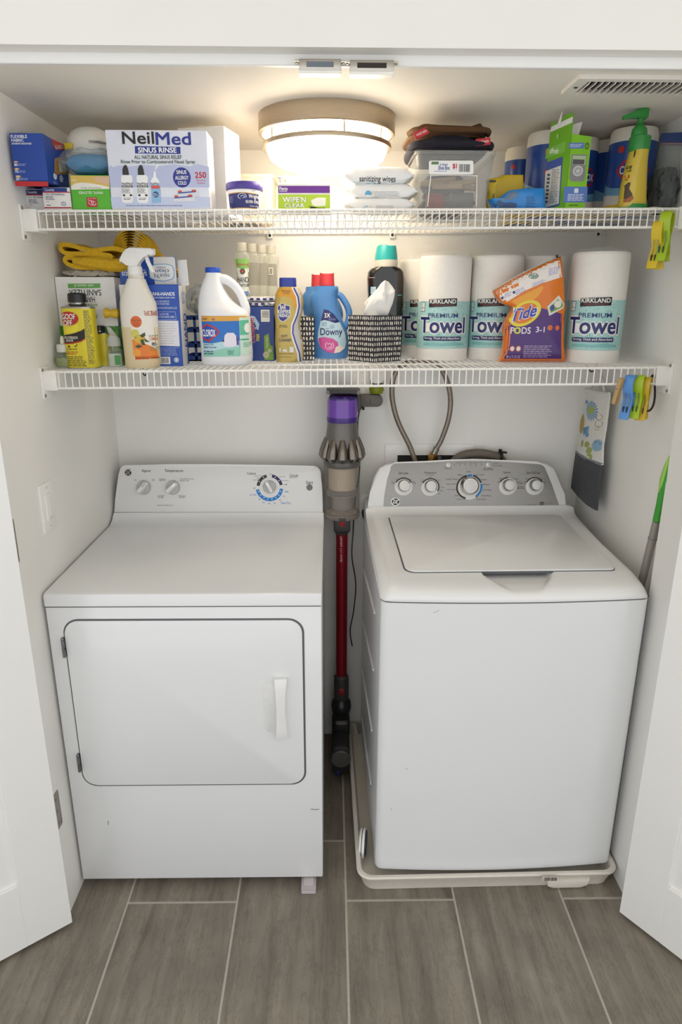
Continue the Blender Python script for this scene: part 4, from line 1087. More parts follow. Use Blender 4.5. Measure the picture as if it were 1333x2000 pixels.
S1.put('fine_print', TX('Safety Choice', 172, 386.5, 188, 389, .0, rot=180), ink('f2dede'), 3)

bb = thing('blue_face_mask_pack', 'clear bag of light blue face masks on top of the glove box', 'mask pack', (-.585, .29, 1.8865))
part('folded_masks', pillow(.105, .14, .050, 5), mat('mask_blue', '2f8fc0', .8, var=.06, scale=60, bump=.2), bb, 'folded light blue masks')
part('plastic_wrap', pillow(.135, .17, .060, 8, rough=.004), clear('bag_clear', 'eef2f5', .16, .12, 'dfe8ee'), bb)
mk = thing('dust_mask', 'white domed dust mask with yellow strap clip behind the glove box', 'mask', (-.600, .305, 1.952))
Mr = Matrix.Rotation(math.radians(16), 4, 'X')
part('shell', lathe([(.056, 0), (.055, .012), (.050, .028), (.038, .043), (.020, .051), (.0001, .053)], 36, cap1=False), mat('mask_white', 'e9e5dc', .85, var=.03, scale=200, bump=.2), mk, T=Mr)
part('rim', lathe([(.054, -.004), (.060, -.003), (.060, .002), (.054, .003)], 36, cap0=False, cap1=False), mat('mask_rim', 'd9d4c8', .8), mk, T=Mr)
part('nose_clip', tube([(.014, -.055, .010), (.034, -.047, .011), (.048, -.032, .011)], .0028, 8), mat('clip_alu', 'b9b5ac', .3, .9), mk)
part('strap_clip', box(-.045, -.025, -.056, -.046, -.008, .008, .003), mat('strap_yellow', 'd2b72a', .5), mk, 'yellow strap clip')

# large white sinus rinse carton
M_nm = mat('pale_blue_carton', 'dfe2ee', .3, var=.05, scale=14)
th, S1, w, h = carton('sinus_rinse_box', 'large white carton with two rinse bottles pictured, front of the upper shelf', 'box', (218.5, 411, 254, 406.5), .188, .085, M_nm, ZU)
S1.put('hill_band', PL([(211.5, 330), (216, 323), (222, 327), (232, 323), (250, 326), (280, 322), (310, 325), (340, 321), (372, 325), (385, 321), (408.5, 326), (409.8, 366), (215.2, 366)]), ink('bcc3e2'), 1, sq=False)
S1.put('water_band', PL([(216.4, 385), (410.5, 385), (411, 405), (218.3, 405)]), ink('c6cfea'), 1, sq=False)
S1.put('lettering', TX('Neil', 238.5, 257, 301, 281.5, .03), ink('1c1a1c'), 2)
S1.put('lettering', TX('Med', 304, 258.5, 373, 283.5, .03), ink('26358f'), 2)
S1.put('banner', PL([(263.5, 285.3), (352.5, 287), (352.8, 300.8), (264.2, 299.8)]), ink('24358e'), 2, sq=False)
S1.put('lettering', TX('SINUS RINSE', 270, 288, 345, 298.6, .035), ink('ffffff'), 3)
S1.put('lettering', TX('ALL NATURAL SINUS RELIEF', 262.5, 303, 355, 310.8, .02), ink('23462c'), 2)
S1.put('lettering', TX('Rinse Prior to Corticosteroid Nasal Spray', 236.5, 312.3, 381.5, 321.5, .018), ink('23462c'), 2)
for cx in (247, 277):
    S1.put('pictured_bottle', PL([(cx - 10, 345), (cx - 8, 342), (cx + 9, 342), (cx + 12, 346), (cx + 13.5, 392), (cx + 11, 396.5), (cx - 5, 396.5), (cx - 8.5, 392)]), ink('f1f2f2'), 3, sq=False)
    S1.put('pictured_cap', PL([(cx - 7, 342), (cx - 7.5, 331), (cx - 5, 324), (cx - 2, 322), (cx + 1, 323.5), (cx + 3.5, 330), (cx + 5.5, 342)]), ink('141414', .25), 4, sq=False)
    S1.put('lettering', TX('NeilMed', cx - 9, 356.5, cx + 12, 361, .03), ink('222226'), 4); S1.put('pictured_band', RC(cx - 9, 361.8, cx + 12.3, 366.3), ink('222226'), 4)
    S1.put('fine_print', TX('SINUS RINSE', cx - 7.5, 362.6, cx + 10.5, 365.6, .02), ink('f1f2f2'), 5)
    S1.put('fine_print', FP(cx - 8, 368, cx + 10, 378, 4, .4, 3) + EL(cx - 4.5, 381.5, 2.6, 2.2, 10) + EL(cx + 9, 381.5, 2.6, 2.2, 10) + FP(cx - 6, 386, cx + 11, 391, 2, .4, 9), ink('2a2a2e'), 4)
S1.put('pictured_can', PL([(294.5, 355), (297, 349), (300, 345), (307, 345), (310, 349), (312.5, 355), (315, 396), (297, 397)]), ink('8ebbe0'), 3, sq=False)
S1.put('pictured_can_top', PL([(294.5, 355), (297, 349), (300, 345), (301, 335), (304.5, 335), (305.5, 345), (309, 349), (312.3, 355), (312.8, 361), (295, 361)]), ink('f2f4f6'), 4, sq=False)
S1.put('pictured_can_band', RC(296, 362.5, 312, 368.5), ink('d8574a'), 4); S1.put('lettering', TX('NeilMed', 294, 356.5, 311, 361, .02), ink('23305e'), 5); S1.put('pictured_mark', EL(304.5, 380, 5.5, 6), ink('24407c'), 4); S1.put('fine_print', FP(300, 377, 309, 384, 3, .4), ink('dfe8f4'), 5)
S1.put('mist', PL([(303, 334), (305, 324), (311, 319), (308, 327)]), ink('eef0f6'), 2, sq=False)
S1.put('blue_disc', EL(355.5, 346.7, 17.3, 19.8, 32), ink('26338c'), 2)
S1.put('lettering', TX('SINUS', 345, 332.5, 364.5, 340, .025) + TX('ALLERGY', 342.5, 343.5, 368.5, 351, .025) + TX('COLD', 348, 354, 364.5, 361, .025), ink('ffffff'), 3)
S1.put('lettering', TX('250', 381, 336, 403, 348, .04), ink('c3262f'), 2); S1.put('lettering', TX('Premixed', 384, 350, 401.5, 354, .01), ink('c3606a'), 2); S1.put('lettering', TX('Packets', 385.5, 355.5, 400.5, 359.5, .01), ink('c3606a'), 2)
for (x, y) in ((347, 371), (340, 380.5)):
    S1.put('pictured_sachet', PL([(x, y), (x + 40, y - 1), (x + 43, y + 13), (x - 1, y + 14)]), ink('dcdde3'), 3 + (x == 340) * 2, sq=False)
    S1.put('sachet_band', PL([(x + 1, y + 5), (x + 36, y + 2), (x + 36.5, y + 4.5), (x + 1, y + 7.5)]), ink('3552a8'), 4 + (x == 340) * 2, sq=False)
    S1.put('sachet_spot', EL(x + 5, y + 3, 4, 2), ink('d2502f'), 6 + (x == 340) * 2); S1.put('sachet_spot', EL(x + 32, y + 1.6, 4.5, 2), ink('d2502f'), 6 + (x == 340) * 2)
S1.put('fine_print', FP(247, 400, 382, 403.2, 1, .5, 4), ink('6f7690'), 2)

# white boxes behind it
bk = thing('white_carton', 'plain white carton standing behind the large sinus carton', 'box', (-.470, .47, ZU(-.47)), math.radians(38))
part('carton', box(-.085, .085, -.055, .055, 0, .196, .0015, 1), M_card, bk)
part('side_print', box(.02, .065, -.0556, -.0551, .176, .186), ink('3b3b40'), bk)
bk = thing('white_carton', 'white carton with blue side beside the glowing lamp', 'box', (-.322, .375, ZU(-.32)), math.radians(-14))
part('carton', box(-.062, .062, -.05, .05, 0, .203, .0015, 1), M_card, bk)
part('blue_side', box(-.0628, -.0622, -.048, .048, .004, .200), ink('3347a0'), bk)

# translucent bin with pale contents, spray bottle in it
M_bin = clear('bin_translucent', 'f6f2ea', .34, .25, 'f2ece0')
def open_tub(name, lab, cat, x0, x1, y0, y1, z, h, m, taper=.92, wall=.002, rim=.004):
    th = thing(name, lab, cat, ((x0 + x1) / 2, (y0 + y1) / 2, z)); w, d = (x1 - x0) / 2, (y1 - y0) / 2
    def rg(k, zz, g=0): return [(x, y, zz) for x, y in rr_pts(-w * k - g, -d * k - g, w * k + g, d * k + g, .014, 4)]
    bm = NB(); add_loft(bm, [rg(taper, .0), rg(taper + (1 - taper) * .05, .002), rg(1, h - .008), rg(1, h - .008, rim), rg(1, h, rim), rg(1, h, -wall), rg(1, h - .008, -wall), rg(taper, .003, -wall)], True, True)
    part('tub', bm, m, th)
    return th
tbx = open_tub('plastic_bin', 'translucent plastic bin behind the silver cream tub', 'bin', -.322, -.172, .470, .62, ZU(-.23), .122, M_bin)
part('sticker', box(-.066, -.030, -.0765, -.0755, .060, .085), ink('f2efec'), tbx)
part('contents', box(-.060, .030, -.060, .06, .004, .060, .004), mat('purple_grey_cloth', '9a8b92', .85, var=.1), tbx)
sp = thing('spray_bottle', 'small bottle with orange collar and white nozzle in the plastic bin', 'bottle', (-.290, .52, ZU(-.27) + .005))
part('bottle', lathe([(.022, 0), (.024, .01), (.024, .100), (.014, .114), (.012, .120)], 24), mat('bottle_cream', 'efe6d4', .4), sp)
part('collar', lathe([(.0175, .118), (.0180, .122), (.0165, .143), (.012, .146)], 24), mat('collar_orange', 'e2582a', .4), sp, 'orange collar')
part('nozzle', lathe([(.010, .145), (.009, .170), (.006, .176)], 18), mat('bottle_cream', 'efe6d4', .4), sp)

tb2 = thing('silver_cream_tub', 'small white tub of silver cream with purple lid and navy label', 'tub', (-.224, .262, ZU(-.22)))
bm = lathe([(.0355, 0), (.0365, .002), (.0415, .048), (.0415, .051)], 44); bv = bvh_of(bm)
part('tub', bm, mat('tub_white', 'f1efea', .35), tb2)
part('lid', lathe([(.0435, .049), (.0445, .051), (.0445, .060), (.0430, .0655), (.040, .067), (.0001, .067)], 44, cap1=False), mat('lid_purple', '4b3b93', .35), tb2, 'purple screw lid')
St = Sheet(tb2, (0, .262 - .041, 0), bvh=bv)
St.put('label_edge', PL([(444, 375.5), (470, 375), (511, 377), (510.5, 407), (446, 406)]), ink('d9a83a'), 1, sq=False)
St.put('label', PL([(444, 377), (470, 376.5), (511, 378.5), (510.6, 405.5), (446, 404.8)]), ink('272d70'), 2, sq=False)
St.put('lettering', TX('Wright\'s', 486, 378.5, 507, 388.5, .02), ink('ffffff'), 3); St.put('lettering', TX('SILVER CREAM', 480, 390.5, 510, 396, .02), ink('ffffff'), 3); St.put('fine_print', TX('Clean Shines', 488, 399.5, 507, 403, 0, .2), ink('e6e4f0'), 3)
St.put('polish_swirl', AR(473, 383, 7.5, 8.5, -160, 120, .65) + AR(474, 384, 3, 4, -90, 180, .7), ink('ffffff'), 3)
St.put('fine_print', FP(447, 381, 456, 395, 6, .4, 2), ink('8d93c4'), 3); St.put('fine_print', FP(491, 370.5, 501, 373, 1, .5), ink('8b8994'), 1)

th, S1, w, h = carton('wipes_box', 'lime green and purple box of lens wipes under the lamp', 'box', (543.5, 646, 358, 411), .214, .09, mat('wipes_white', 'f0eee8', .45), ZU)
S1.put('purple_band', RC(544, 363, 644.5, 377), ink('6d2f94'), 1); S1.put('green_panel', RC(544, 380, 645, 413), ink('b5d334'), 1)
S1.put('lettering', TX('Flents', 546, 365, 562, 371.5, .025), ink('ffffff'), 2); S1.put('rule', RC(546, 373, 561.5, 374), ink('ffffff'), 2)
for off, c, l in ((.06, '4a5a1c', 2), (.03, 'ffffff', 3)):
    S1.put('lettering', TX("WIPE'N", 553 - off * 10, 384.5, 597.5 + off * 10, 395, off) + TX('CLEAR', 556.5 - off * 10, 397.5, 594.5 + off * 10, 405.5, off), ink(c), l)
S1.put('pictured_wipes', PL([(608, 391), (620, 386), (637, 386), (636, 402), (616, 403), (610, 400)]), ink('f0f1e6'), 2, sq=False)
S1.put('pictured_glasses', EL(612, 408, 7, 4) + EL(632, 410, 7, 4) + LN([(604, 403.5), (640, 409)], 1.5), ink('3c4a2c'), 3)
for i, (x, z, r, s) in enumerate(((-.032, .0, .4, 1), (-.012, .001, -.3, 2), (.010, 0, .6, 3))):
    bm = pillow(.062, .045, .020, 20 + i, rough=.004)
    pk = part('wipe_packet', bm, mat('packet_white', 'f1f0ea', .5), th, T=Matrix.Translation((x, .005, h + z)) @ Matrix.Rotation(r * .7, 4, 'Y') @ Matrix.Rotation(r, 4, 'Z'))
part('packet_print', box(-.006, .010, -.022, -.0205, h + .014, h + .022, .0005), ink('a7cf3a'), th)

# three soft packs of wipes
def wipes_pack(lab, px0, px1, z, Y, seed, hh):
    a, b = at(px0, 380, Y), at(px1, 380, Y); W = b.x - a.x
    t = thing('wipes_pack', lab, 'wipes pack', ((a.x + b.x) / 2, Y + .055, z), math.radians(1.5 * (seed - 2)), 'soft packs of sanitizing wipes')
    bm = pillow(W, .11, hh, seed, n=22, m=12, flat=.30, pw=9, ey=.25, ez=.55, rough=.0011); bv = bvh_of(bm)
    part('pouch', bm, mat('pouch_white', 'e9e9e8', .35, var=.03), t)
    for s in (-1, 1): part('crimped_end', box(s * W / 2 - .008, s * W / 2 + .008, -.046, .046, hh / 2 - .003, hh / 2 + .003, .0008, 1), mat('pouch_crimp', 'dcdcdb', .35, var=.06, scale=200), t)
    return t, Sheet(t, (0, Y, 0), bvh=bv, grid=.008)
z0u = ZU(.1)
P3, S3 = wipes_pack('lowest white wipes pack in the stack of three, half behind the shelf lip', 681, 808, z0u, .216, 1, .030)
S3.put('round_mark', EL(716, 407.5, 6.2, 5.5), ink('5aa6cf'), 1); S3.put('fine_print', FP(735, 401, 775, 408, 3, .35, 7), ink('8d8f94'), 1); S3.put('rule', RC(724, 402, 725.5, 411), ink('dfb64a'), 1)
P2, S2_ = wipes_pack('middle white wipes pack with blue round mark', 683, 812, z0u + .027, .216, 2, .034)
S2_.put('round_mark', EL(720, 379, 6.6, 7), ink('5aa6cf'), 1); S2_.put('rule', RC(728, 372.5, 729.6, 386), ink('dfb64a'), 1); S2_.put('fine_print', FP(732, 373.5, 788, 384, 4, .3, 8), ink('7f858c'), 1)
P1, S1_ = wipes_pack('topmost white wipes pack reading sanitizing wipes', 673, 803, z0u + .058, .212, 3, .039)
S1_.put('lettering', TX('sanitizing wipes', 702.5, 344, 773.5, 358, .018), ink('2c2a2a'), 1)
S1_.put('blue_edge', PL([(684, 362), (700, 360), (740, 357), (799, 353), (799, 357), (690, 367)]), ink('a9d2ea'), 1, sq=False)

# clear shoe box with things in it
sbx = open_tub('clear_shoe_box', 'clear plastic shoe box holding clothespins, caps lying on top', 'storage box', .186, .370, .205, .50, ZU(.28), .126, clear('shoe_box_clear', 'f0f1f2', .20, .15, 'd7d6d2'), .88)
for (x0, x1) in ((-.055, .050),):
    part('front_rib', tube(smooth_path([(x0 - .006, -.1375, .008), (x0 - .002, -.1425, .066), (x0 + .006, -.1445, .074), (x1 - .006, -.1445, .074), (x1 + .002, -.1425, .066), (x1 + .006, -.1375, .008)], 4), .0013, 6), mat('rib_white', 'e6e4e0', .3), sbx)
Sx = Sheet(sbx, (0, .2045, 0))
Sx.put('sticker', PL(rr_pts(838, 314, 925, 341, 4)), ink('ecebe8'), 4, sq=False, step=.0004)
Sx.put('lettering', TX('6 Quart', 860, 319, 875, 324.5, .012, .2) + TX('Shoe Box', 856, 324, 879, 332, .018, .15), ink('2b4ba0'), 6, step=.0004)
Sx.put('price_tag', RC(883, 319, 894, 334), ink('e4e2ea'), 5, step=.0004); Sx.put('lettering', TX('$1', 884.5, 320, 892.5, 331, .05), ink('c8232c'), 6, step=.0004)
Sx.put('barcode', BC(897, 321, 919, 336, 16), ink('303034'), 5, step=.0004); Sx.put('fine_print', FP(848, 333.5, 880, 336, 1, .4), ink('5c74b4'), 5, step=.0004)
Sx.put('brand_patch', RC(843, 316, 857, 321.5), ink('5a7d54'), 5, step=.0004)
def peg(lab, loc, rz, ry=0.):
    t = thing('clothespin', lab, 'clothespin', loc, rz, 'wooden clothespins in the shoe box')
    m = mat('pine_pale', 'cdb083', .6, var=.12, scale=60)
    for s in (-1, 1):
        part('wooden_leg', prism([(-.036, s * .0012), (.036, s * .0045), (.036, s * .0085), (0, s * .0078), (-.036, s * .0062)], 0, .010, 'z', .0005), m, t, T=Matrix.Rotation(ry, 4, 'Y'))
    part('spring', tube([(-.002, -.009, .005), (-.002, 0, .011), (-.002, .009, .005)], .001, 6), M_steel, t, T=Matrix.Rotation(ry, 4, 'Y'))
zs = ZU(.28) + .055
dc = part('folded_cloth', pillow(.130, .19, .05, 31), mat('charcoal_cloth', '4c4d52', .9, var=.1, scale=90, bump=.3), None, loc=(.283, .39, ZU(.28) + .0035)); tag(dc, 'dark grey folded cloth at the back inside the clear shoe box', 'cloth')
for i, (x, y, z, r, q) in enumerate(((.240, .262, .058, .22, .0), (.255, .275, .069, .10, -.12), (.268, .258, .052, -.05, .0), (.306, .262, .062, 2.9, .10), (.312, .284, .056, .35, .05))):
    peg(('leftmost loose wooden clothespin in the clear shoe box', 'wooden clothespin lying across the others in the clear shoe box', 'wooden clothespin just above the red cap in the clear shoe box', 'wooden clothespin pointing right in the clear shoe box', 'rightmost wooden clothespin at the back of the clear shoe box')[i], (x, y, ZU(.28) + z), r, q)
ch = thing('charcoal_hat', 'dark grey knitted hat standing at the back of the clear shoe box', 'hat', (.288, .440, ZU(.28) + .055))
part('knit', pillow(.12, .05, .060, 33), mat('charcoal_cloth', '4c4d52', .9, var=.1, scale=90, bump=.3), ch)
part('brim', box(-.055, .055, -.028, .02, 0, .012, .005), mat('charcoal_brim', '3c3d42', .9), ch)
rb = thing('red_cap_bottle', 'small grey bottle with red cap lying in the clear shoe box', 'bottle', (.250, .262, ZU(.28) + .024))
part('cap', tube([(-.030, 0, 0), (.010, 0, 0)], .0195, 24), mat('cap_red', 'b0242a', .35), rb, 'red cap')
part('body', tube([(.010, 0, 0), (.024, 0, 0), (.030, 0, 0), (.082, 0, 0)], [.013, .015, .021, .021], 24), mat('bottle_grey', '77767c', .3), rb)

# caps on top
def folded_hat(lab, hexc, z, w, d, h, seed, tags, x=.272, y=.335, rz=0.):
    t = thing('folded_hat', lab, 'hat', (x, y, z), rz)
    rg = random.Random(seed); bm = NB(); rings = []
    for j in range(11):
        v = -1 + 2 * j / 10; rr = []
        for k in range(48):
            a = 2 * PI * k / 48; c, s = math.cos(a), math.sin(a)
            e = (1 - abs(v) ** 3.2) ** .33 if abs(v) < 1 else .86
            e = max(.88, e)
            rr.append((w / 2 * e * math.copysign(abs(c) ** .62, c), d / 2 * e * math.copysign(abs(s) ** .62, s), h / 2 + v * h / 2 + .006 * math.sin(k * .5 + seed) * (v > -.5) * (.5 + v / 2) + .004 * c))
        rings.append(rr)
    add_loft(bm, rings)
    m = mat('knit_' + hexc, hexc, .95, var=.14, scale=240, bump=.5)
    part('knit_body', bm, m, t)
    part('fold_band', tube(smooth_path([(-w / 2 * .97, -d * .30, h * .5), (-w * .40, -d * .49, h * .48), (0, -d * .505, h * .46), (w * .40, -d * .49, h * .48), (w / 2 * .97, -d * .30, h * .5)], 5), h * .24, 10), m, t)
    for (tx, tz, ang) in tags:
        q = part('woven_tag', box(-.017, .017, -.0008, .0008, 0, .015, .0004, 1), mat('tag_red', 'b3202b', .6), t, T=Matrix.Translation((tx, -d / 2 - .0065, tz)) @ Matrix.Rotation(math.radians(ang), 4, 'Y'), label='red woven tag')
        bm = NB()
        for v, f in TX('VINEYARD', -.013, -.010, .013, -.005, .01):
            vs = [bm.verts.new((a, -.0011, -b)) for a, b in v]
            for g in f: bm.faces.new([vs[i] for i in g])
        part('tag_lettering', bm, ink('e9d9d6'), q, T=Matrix.Translation((tx, -d / 2 - .0065, tz)) @ Matrix.Rotation(math.radians(ang), 4, 'Y'), smooth=0, fix=False)
    return t
folded_hat('navy knitted hat with red tag lying on the clear shoe box', '1b1a26', ZU(.28) + .1275, .200, .245, .030, 3, [(.068, .010, -6)])
folded_hat('brown knitted hat with red tag on top of the navy hat', '56391f', ZU(.28) + .160, .196, .235, .026, 5, [(-.070, -.004, -24)], x=.266, rz=.02)

# yellow and blue pouches
def pouch(name, lab, pts, Y, th_, m, group=None, deck=ZU, cat='bag', seed=1, tilt=0.):
    """flat bag from its measured outline, with a soft thickness"""
    xs = [at(x, y, Y).x for x, y in pts]; xc = (min(xs) + max(xs)) / 2; z = deck(xc)
    t = thing(name, lab, cat, (xc, Y, z), 0, group)
    P = [(at(x, y, Y).x - xc, max(0.0005, at(x, y, Y).z - z)) for x, y in pts]
    cx = sum(a for a, b in P) / len(P); cz = sum(b for a, b in P) / len(P)
    bm = NB(); rings = []
    for k, q in ((1, 0), (.985, .5), (.95, .78), (.85, .93), (.5, .99), (.2, 1)):
        rings.append([(cx + (a - cx) * k, -th_ * q, cz + (b - cz) * k) for a, b in P])
    for k, q in ((.985, -.5), (.85, -.93), (.2, -1)):
        rings.insert(0, [(cx + (a - cx) * k, -th_ * q, cz + (b - cz) * k) for a, b in P])
    add_loft(bm, rings)
    bv = bvh_of(bm)
    part('pouch', bm, m, t, smooth=60)
    return t, Sheet(t, (0, Y - th_ * .95, 0), bvh=bv, grid=.006)
yp, Sy = pouch('yellow_pouch', 'yellow gusseted pouch behind the blue pouch on the upper shelf', [(951, 409), (951, 352), (958, 350), (972, 348), (981, 343), (1021, 343), (1021, 410)], .300, .024, mat('pouch_yellow', 'd3b51e', .4, var=.08))
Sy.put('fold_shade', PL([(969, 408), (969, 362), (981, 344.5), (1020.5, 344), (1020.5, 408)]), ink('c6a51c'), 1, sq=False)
Sy.put('lettering', TX('NATURAL', 962, 378, 966, 394, .02, rot=90), ink('2c2a20'), 2)
part('tear_strip', box(-.052, -.030, -.026, -.024, .070, .074), M_black, yp, T=Matrix.Rotation(.0, 4, 'Y'))
bp_, Sb = pouch('blue_pouch', 'bright blue foil pouch lying in front of the yellow pouch', [(953, 391), (968, 399), (979, 383), (992, 374), (1022, 370), (1062, 369), (1064, 412), (962, 412)], .250, .030, mat('pouch_blue', '2a82cc', .25, var=.08))
Sb.put('navy_panel', PL([(954, 392), (968, 399), (975, 391), (985, 396), (1000, 395), (1010, 398), (1008, 411), (963, 411)]), ink('2a4a78', .3), 1, sq=False); Sb.put('window', PL([(974, 389), (986, 379), (1004, 374), (1014, 374), (1010, 385), (1000, 390), (984, 393)]), ink('5f7590', .2), 2, sq=False)
Sb.put('fine_print', FP(1028, 383, 1048, 409, 8, .35, 4), ink('123f74'), 1)

# disinfecting wipes canisters
M_can = mat('canister_white', 'ece6d8', .4, var=.02); M_canl = mat('canister_label', '2b6cb4', .3, var=.06)
def canister(lab, x, y, R, h, rot=0., seed=0, crown=True):
    t = thing('wipes_canister', lab, 'canister', (x, y, ZU(x)), rot, 'blue wipes canisters on the upper shelf')
    bm = lathe([(R * .97, 0), (R, .004), (R, h - .034)], 48, cap1=True); bv = bvh_of(bm)
    part('label', bm, mat('canister_blue', '2a4f9c', .28, var=.04), t)
    part('lid', lathe([(R * .995, h - .036), (R * 1.01, h - .030), (R * .99, h - .010), (R * .93, h - .002), (R * .80, h), (.0001, h)], 48, cap1=False), M_can, t)
    # print laid out around the can in its own measure
    def wrap(name, shapes, m, layer):
        bm = NB()
        ly = fill(bm, shapes, lambda a, b: (a, 0, b))
        a0, a1 = min(v.co.x for v in bm.verts), max(v.co.x for v in bm.verts); k = math.floor(a0 / .005) + 1
        while k * .005 < a1:
            bmesh.ops.bisect_plane(bm, geom=bm.verts[:] + bm.edges[:] + bm.faces[:], plane_co=(k * .005, 0, 0), plane_no=(1, 0, 0)); k += 1
        rr = R + .0002 + .00022 * layer
        for v in bm.verts:
            a = v.co.x / R; q = rr + v[ly]; v.co = Vector((q * math.sin(a), -q * math.cos(a), v.co.z))
        for f in bm.faces:
            f.normal_update(); c = f.calc_center_median()
            if f.normal.x * c.x + f.normal.y * c.y < 0: f.normal_flip()
        o = part(name, bm, m, t, smooth=0, fix=False)
        if len(shapes) > 1 and name != 'lettering': o['kind'] = 'stuff'
    W = PI * R
    flip = lambda sh: [([(a, -b) for a, b in v], f) for v, f in sh]
    zt = h - .036
    wrap('pale_band', PL([(-W, .0), (W, .0), (W, zt * .52), (W * .5, zt * .44), (0, zt * .36), (-W * .3, zt * .40), (-W * .6, zt * .52), (-W, zt * .52)]), ink('6fa3c4', .3), 1)
    wrap('white_band', PL([(-W, .0), (W, .0), (W, zt * .34), (W * .4, zt * .30), (0, zt * .26), (-W * .5, zt * .32), (-W, zt * .34)]), ink('dcd8cc', .3), 2)
    wrap('yellow_band', RC(-W, 0, W, zt * .16), ink('d8b93c', .3), 3)
    k = R / .055
    cz = zt * .62
    wrap('red_diamond', PL([(-.040 * k, cz), (-.022 * k, cz + .022 * k), (.022 * k, cz + .022 * k), (.040 * k, cz), (.022 * k, cz - .022 * k), (-.022 * k, cz - .022 * k)]), ink('b5262f', .3), 3)
    wrap('blue_diamond', PL([(-.034 * k, cz), (-.019 * k, cz + .017 * k), (.019 * k, cz + .017 * k), (.034 * k, cz), (.019 * k, cz - .017 * k), (-.019 * k, cz - .017 * k)]), ink('2b3f94', .3), 4)
    wrap('lettering', flip(TX('CLOROX', -.030 * k, -cz - .009 * k, .030 * k, -cz + .009 * k, .03)), ink('f2f2f2', .3), 5)
    wrap('seal', EL(-.032 * k, zt * .90, .008 * k, .008 * k, 18), ink('c03030', .3), 3)
    wrap('lettering', flip(TX('Disinfecting Wipes', -.024 * k, -zt * .31, .030 * k, -zt * .27, .01)), ink('2e3f70', .3), 3)
    return t
canister('blue wipes canister at the back, left of the others beside the yellow pouch', .520, .560, .042, .200, -.1)
canister('blue wipes canister between the yellow pouch and the green carton', .553, .400, .057, .203, .25)
canister('blue wipes canister directly behind the green open carton', .652, .480, .055, .205, .1)
canister('blue wipes canister in the gap right of the green carton', .765, .525, .053, .210, .55)
canister('large blue wipes canister behind the green pump bottle', .764, .385, .0585, .208, -.28)

# opened green carton
aff = at(1104, 408, .208)
ab = thing('cleaner_tablet_box', 'opened lime green carton standing cornerwise with flaps up', 'box', (aff.x, .208, ZU(aff.x)), math.radians(24))
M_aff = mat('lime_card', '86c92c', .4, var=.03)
fw, fl, H = .0605, .076, .161
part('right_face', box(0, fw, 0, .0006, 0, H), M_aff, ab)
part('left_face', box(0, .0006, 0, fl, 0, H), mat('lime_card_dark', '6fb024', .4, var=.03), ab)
part('back_face', box(0, fw, fl - .0006, fl, 0, H), M_card, ab); part('far_face', box(fw - .0006, fw, 0, fl, 0, H), M_card, ab); part('bottom', box(0, fw, 0, fl, 0, .0006), M_card, ab)
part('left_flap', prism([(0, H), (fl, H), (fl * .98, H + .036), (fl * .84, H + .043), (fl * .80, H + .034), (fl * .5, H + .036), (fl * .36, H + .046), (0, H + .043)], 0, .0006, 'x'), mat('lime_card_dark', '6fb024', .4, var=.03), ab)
part('flap_strip', prism([(.002, H + .024), (fl * .97, H + .018), (fl * .97, H + .029), (.002, H + .036)], -.0004, 0, 'x'), M_card, ab)
part('glue_tear', prism([(fl * .48, H + .028), (fl * .64, H + .026), (fl * .45, H + .056)], -.004, -.0036, 'x'), M_card, ab)
part('back_flap', prism([(.0, H - .002), (fw, H - .002), (fw + .012, H + .042), (fw - .006, H + .037), (fw - .030, H + .026), (fw - .034, H + .020), (-.002, H + .008)], fl - .028, fl - .0274, 'y'), M_card, ab)
a24 = math.radians(24)
R1 = Sheet(ab, aff, (math.sin(a24), -math.cos(a24), 0)); L1 = Sheet(ab, aff, (-math.cos(a24), -math.sin(a24), 0))
R1.put('blue_tab', PL([(1112, 279), (1142, 278.5), (1141, 290), (1111.5, 290.5)]), ink('5e7fc4'), 1, sq=False); R1.put('fine_print', FP(1114, 281, 1139, 288, 3, .4, 2), ink('dfe6f6'), 2); R1.put('tablet_icon', AR(1147, 285.5, 2, 4.2, 0, 360, 1.7, 14), ink('5c7a3a'), 2)
R1.put('pictured_washer', PL([(1117.5, 301.5), (1146.5, 302), (1143, 349), (1139.5, 354.5), (1117, 354.5), (1112.5, 348.5)]), ink('8c8c8e'), 1, sq=False)
R1.put('pictured_washer', PL([(1119.5, 304), (1145, 304.5), (1143.5, 322), (1117.8, 321.5)]), ink('b5c7a4'), 2, sq=False); R1.put('pictured_washer', PL([(1119.5, 311), (1142, 312), (1141, 321), (1118.5, 321)]), ink('5b5b5e'), 3, sq=False)
R1.put('pictured_drum', EL(1129, 334, 10, 10.5), ink('cfcfcf'), 3); R1.put('pictured_drum', AR(1129, 334, 4, 7, 0, 360, 1, 20), ink('a9a9ab'), 4)
R1.put('blue_panel', PL([(1102.5, 364.5), (1148.5, 365), (1146.5, 395.5), (1100.3, 395.5)]), ink('5e7fc4'), 1, sq=False); R1.put('tablet_icon', RR(1122, 368, 1130, 377, 1.5), ink('e4eafa'), 2); R1.put('fine_print', FP(1109, 378.5, 1142, 393, 5, .45, 6), ink('e4eafa'), 2); R1.put('fine_print', FP(1112, 399, 1136, 403, 1, .5, 3), ink('3c6a1c'), 1)
L1.put('lettering', TX('affresh', 1075, 289, 1092, 300, .035, .1), ink('f0f4e4'), 2); L1.put('brand_panel', PL([(1068, 291), (1106, 276), (1105, 296), (1066, 311)]), ink('7fbb4a'), 1, sq=False)
L1.put('blue_panel', PL([(1070, 317), (1100.5, 305.5), (1093.5, 401.5), (1061.5, 409)]), ink('3f58a4'), 1, sq=False)
L1.put('white_panel', PL([(1066.5, 334.5), (1097, 323), (1092.5, 397.5), (1062.5, 406.5)]), ink('dcdad2'), 2, sq=False)
